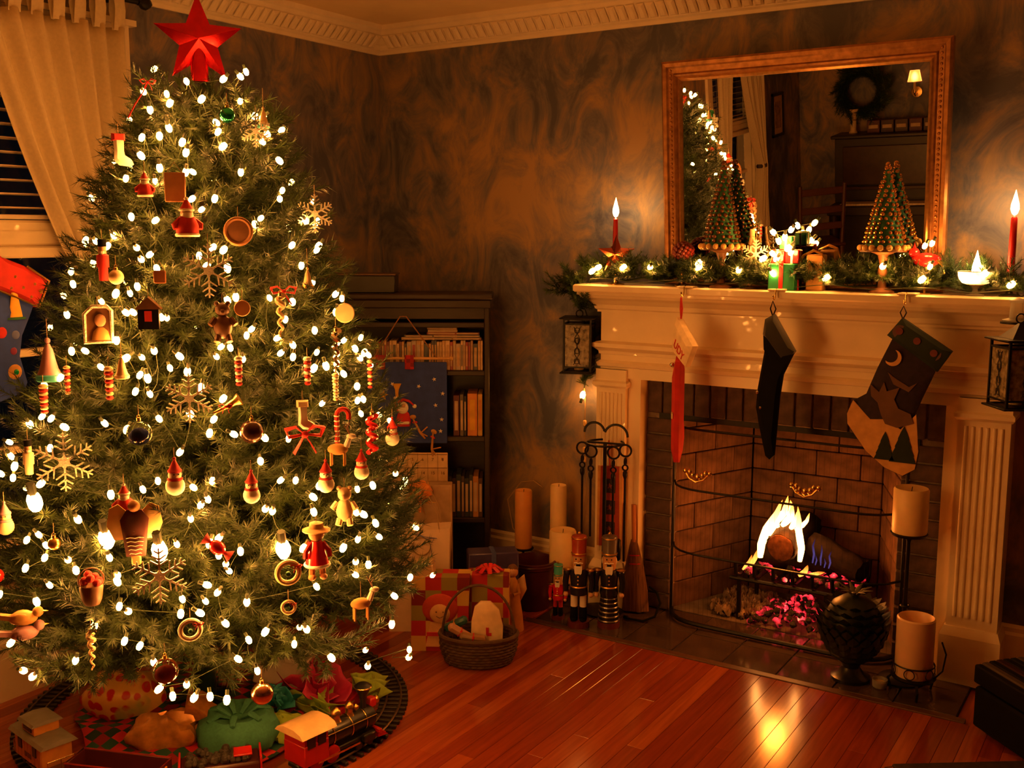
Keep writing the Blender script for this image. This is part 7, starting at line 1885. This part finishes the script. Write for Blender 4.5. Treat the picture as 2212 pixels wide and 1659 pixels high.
t = thing('candle_stand', 'tall black iron candle stand between the firebox and the right pilaster', 'candle stand', (2.482, -.205, .002), 0, 'black iron candle stands')
m = MB(); m.lathe([(.075, 0), (.075, .006), (.020, .018), (.008, .03), (.007, .50), (.014, .515), (.058, .522), (.062, .530), (.056, .532), (0, .530)], 24); m.build('stem', BLACKM, t)
m = MB(); m.torus((0, 0, .27), .014, .004, 14, 6, 0, 'z'); m.build('knop', BLACKM, t)
pillar('wide ivory pillar candle on the tall stand right of the firebox', 2.482, -.205, .5345, .690, .058)
t = thing('candle_stand', 'low wire candle stand with scrolls at the right end of the hearth', 'candle stand', (2.540, -.300, .002), 0, 'black iron candle stands')
m = MB(); m.lathe([(0, .058), (.070, .058), (.074, .064), (.070, .066), (0, .066)], 24); m.build('plate', BLACKM, t)
for k in range(3):
    a = 2 * PI * k / 3 + .9
    m = MB(); m.tube([(.06 * math.cos(a), .06 * math.sin(a), .060), (.085 * math.cos(a), .085 * math.sin(a), .035), (.075 * math.cos(a), .075 * math.sin(a), .003)], .0045, 6); m.build('foot', BLACKM, t)
for k in range(6):
    a = 2 * PI * k / 6
    m = MB(); m.torus((0, 0, .088), .017, .0018, 16, 5); o = m.build('scroll', BLACKM, t, (.066 * math.sin(a), -.066 * math.cos(a), 0), (0, 0, a))
m = MB(); m.torus((0, 0, .108), .067, .0025, 30, 6, 0, 'z'); m.build('wire_ring', BLACKM, t)
m = MB(); m.tube([(.066, .0, .066), (.092, .0, .10), (.100, 0, .16), (.085, 0, .20)], .003, 6); m.build('side_wire', BLACKM, t)
t = thing('pillar_candle', 'wide white hollow topped candle in the low scrolled wire stand', 'candle', (2.540, -.300, .0685), 0, 'unlit ivory pillar candles')
m = MB(); m.lathe([(.058, 0), (.061, .004), (.062, .20), (.058, .205), (.053, .198), (.050, .16), (.02, .150), (0, .149)], 28); m.build('wax', M('white_wax', S(226, 190, 150), .4, sss=.35, var=.05), t)
m = MB(); m.tube([(0, 0, .148), (.002, 0, .166)], .0014, 5); m.build('wick', BLACKF, t)
t = thing('votive_cup', 'small pale votive cup on the hearth between the urn and the wire stand', 'candle holder', (2.435, -.31, .002))
m = MB(); m.lathe([(.020, 0), (.024, .004), (.026, .030), (.023, .030), (.020, .008), (0, .007)], 18); m.build('cup', FROST, t); m = MB(); m.lathe([(.019, .009), (.019, .020), (0, .019)], 14); m.build('wax', WAX, t)
# striped bench at the right edge
t = thing('striped_bench', 'low black bench with a striped cushion at the right edge of the room', 'bench', (2.755, -.475, 0), -.764)
# local x runs along the stripes (towards the camera), local y towards the wall
BL, BWD = .62, .40
m = MB(); m.mm((0, 0, .018), (BL, BWD, .150), bev=.008); m.build('base', M('bench_black', (.006, .005, .005), .8, spec=.1), t)
STR = [M('stripe_%d' % k, c, .85, spec=.1) for k, c in enumerate([(.006, .005, .006), (.075, .055, .046), (.035, .012, .010), (.010, .011, .015)])]
for k in range(16):
    y = BWD * (k + .5) / 16
    m = MB(); m.box((BL / 2, y, .188), (BL + .01, BWD / 16, .076 - .018 * (abs(k - 7.5) / 7.5) ** 4), bev=.004); m.build('cushion_stripe', STR[[0, 1, 0, 2, 0, 3, 1, 0][k % 8]], t)
for x in (.05, BL - .05):
    for y in (.05, BWD - .05):
        m = MB(); m.box((x, y, .009), (.04, .04, .018)); m.build('foot', DARKWOOD, t, smooth=False)
t = thing('floor_rug', 'dark rug whose corner shows at the bottom right of the floor', 'rug', (3.10, -.86, .001), .62)
m = MB(); m.box((0, 0, .005), (.80, .60, .010), bev=.003); m.build('pile', M('rug_dark', (.03, .016, .012), .95, var=.4, scale=60), t)
m = MB()
for k in range(40): m.tube([(-.40, -.29 + k * .0149, .005), (-.425, -.29 + k * .0149, .002)], .0016, 4)
stuff(m.build('fringe', M('rug_fringe', (.08, .05, .035), .9), t))

# ------------------------------------------------------------------ the far end of the room, seen in the mirror
pn = thing('upright_piano', 'tall dark upright piano against the far wall, seen in the mirror', 'piano', (1.15, -6.07, 0), PI)
PW_ = 1.46
m = MB(); m.mm((-PW_ / 2, -.30, .0), (PW_ / 2 - 0, -.0, .0)); 
m = MB(); m.mm((-PW_ / 2, 0, .05), (PW_ / 2, .29, 1.27), bev=.006); m.build('case', DARKWOOD, pn)
m = MB(); m.mm((-PW_ / 2 - .03, -.03, 1.27), (PW_ / 2 + .03, .31, 1.30), bev=.006); m.build('lid', DARKWOOD, pn)
m = MB(); m.mm((-PW_ / 2, -.26, .62), (PW_ / 2, 0, .70), bev=.006); m.build('key_bed', DARKWOOD, pn)
m = MB(); m.mm((-PW_ / 2 + .08, -.03, .86), (PW_ / 2 - .08, -.005, 1.20), bev=.004); m.build('front_panel', M('piano_panel', (.05, .022, .012), .25), pn)
m = MB(); m.mm((-PW_ / 2 + .06, -.07, .82), (PW_ / 2 - .06, -.01, .85), bev=.004); m.build('music_ledge', MATS['piano_panel'], pn)
for k in range(52):
    m = MB(); m.box((-.61 + k * .0239, -.16, .712), (.0225, .14, .016)); 
    put(m.mesh('white_key', M('ivory_key', S(220, 205, 175), .3), False), 'white_key', pn)
for x in (-PW_ / 2 + .05, PW_ / 2 - .05):
    m = MB(); m.lathe([(.035, .05), (.045, .12), (.028, .20), (.04, .45), (.045, .62)], 14); m.build('leg', DARKWOOD, pn, (x, -.21, 0)); m = MB(); m.mm((x - .05, -.26, 0), (x + .05, .29, .06), bev=.006); m.build('foot', DARKWOOD, pn)
t = thing('flower_vase', 'slender cream vase standing at the end of the piano top, seen in the mirror', 'vase', (.545, -6.22, 1.301))
m = MB(); m.lathe([(.036, 0), (.038, .008), (.026, .03), (.030, .12), (.040, .18), (.058, .215), (.052, .215), (.034, .17), (.024, .04), (0, .03)], 22); m.build('vase', M('cream_china', S(230, 200, 150), .25), t)
m = MB(); m.torus((0, 0, .118), .031, .004, 20, 6, 0, 'z'); m.build('neck_ring', GOLD, t)
for k in range(6):
    t = thing('music_book', '%s volume, %s from the vase in the row on the piano top' % (['thick red brown', 'thick dark brown', 'thick tan brown'][k % 3], ORD[k]), 'book', (.74 + k * .12, -6.23, 1.301), 0, 'volumes along the piano top')
    m = MB(); m.box((0, 0, .055), (.11, .15, .11), bev=.004); m.build('cover', M('pianobook_%d' % (k % 3), [(.10, .02, .015), (.06, .025, .02), (.08, .04, .02)][k % 3], .5), t); m = MB(); m.box((0, .078, .055), (.08, .004, .03)); m.build('label', PAPER, t, smooth=False)
t = thing('wall_sconce', 'lit brass candle sconce on the far wall, seen in the mirror', 'sconce', (1.06, RY + .02, 1.62))
m = MB(); m.lathe([(0, 0), (.05, .004), (.045, .012), (0, .018)], 18, ax='y'); m.build('back_plate', BRASS, t, (0, .0, 0), (0, 0, PI)); m = MB(); m.tube([(0, .0, 0), (0, .06, -.03), (0, .10, 0), (0, .10, .03)], .006, 7); m.build('arm', BRASS, t)
m = MB(); m.lathe([(.012, .03), (.012, .10)], 12, (0, .10, 0)); m.build('candle_sleeve', WAX, t)
m = MB(); m.lathe([(.004, .10), (.016, .118), (.018, .135), (.010, .160), (0, .175)], 14, (0, .10, 0)); m.build('lamp_bulb', M('sconce_bulb', (1, .8, .5), .3, var=0, emit=(1.0, .5, .17), est=SCONCE_STR), t)
m = MB(); m.lathe([(.060, .095), (.040, .19)], 18, (0, .10, 0)); o = m.build('pleated_shade', M('amber_shade', (.85, .5, .22), .7, trans=.6, var=0), t)
t = thing('wreath', 'dark green wreath on the far wall above the piano, seen in the mirror', 'wreath', (.62, RY + .17, 1.66))
for k in range(44):
    a = 2 * PI * k / 44; put(SPR[k % 5], 'sprig', t, (.15 * math.cos(a), 0, .15 * math.sin(a)), (gg.uniform(-.6, .6), -a - 1.57, 0), 1.9)
m = MB(); m.torus((0, 0, 0), .15, .01, 26, 6); m.tube([(0, 0, .15), (0, -.16, .19)], .003, 5); m.build('ring', STEM, t)
t = thing('framed_print', 'small black framed print on the left wall, seen in the mirror', 'picture', (.012, -5.75, 1.54), PI / 2)
m = MB()
for a, b in (((-.145, -.008, -.19), (.145, .012, -.165)), ((-.145, -.008, .165), (.145, .012, .19)), ((-.145, -.008, -.19), (-.12, .012, .19)), ((.12, -.008, -.19), (.145, .012, .19))): m.mm(a, b, bev=.003)
m.build('frame', BLACKM, t); m = MB(); m.box((0, .006, 0), (.25, .004, .34)); m.build('mat_board', M('tan_mat', (.50, .33, .18), .8), t, smooth=False)
m = MB(); m.box((0, .0025, 0), (.15, .003, .23)); m.build('print', M('aged_print', (.30, .19, .12), .8, var=.5, scale=20), t, smooth=False)
t = thing('chair', 'plain wooden chair beside the piano, seen in the mirror', 'chair', (.42, -5.45, 0), PI - .6)
CHW = M('red_brown_wood', (.07, .02, .010), .5)
m = MB(); m.box((0, 0, .45), (.42, .40, .03), bev=.01); m.build('seat', CHW, t)
for sx in (-1, 1):
    m = MB(); m.tube([(sx * .18, .17, .44), (sx * .18, .17, 0)], .018, 8); m.build('leg', CHW, t)
    m = MB(); m.tube([(sx * .18, -.17, 0), (sx * .18, -.17, .45), (sx * .19, -.22, .98)], .018, 8); m.build('leg', CHW, t)
for z in (.62, .76, .92):
    m = MB(); m.box((0, -.19 - (z - .6) * .07, z), (.37, .018, .06), bev=.006); m.build('back_slat', CHW, t)
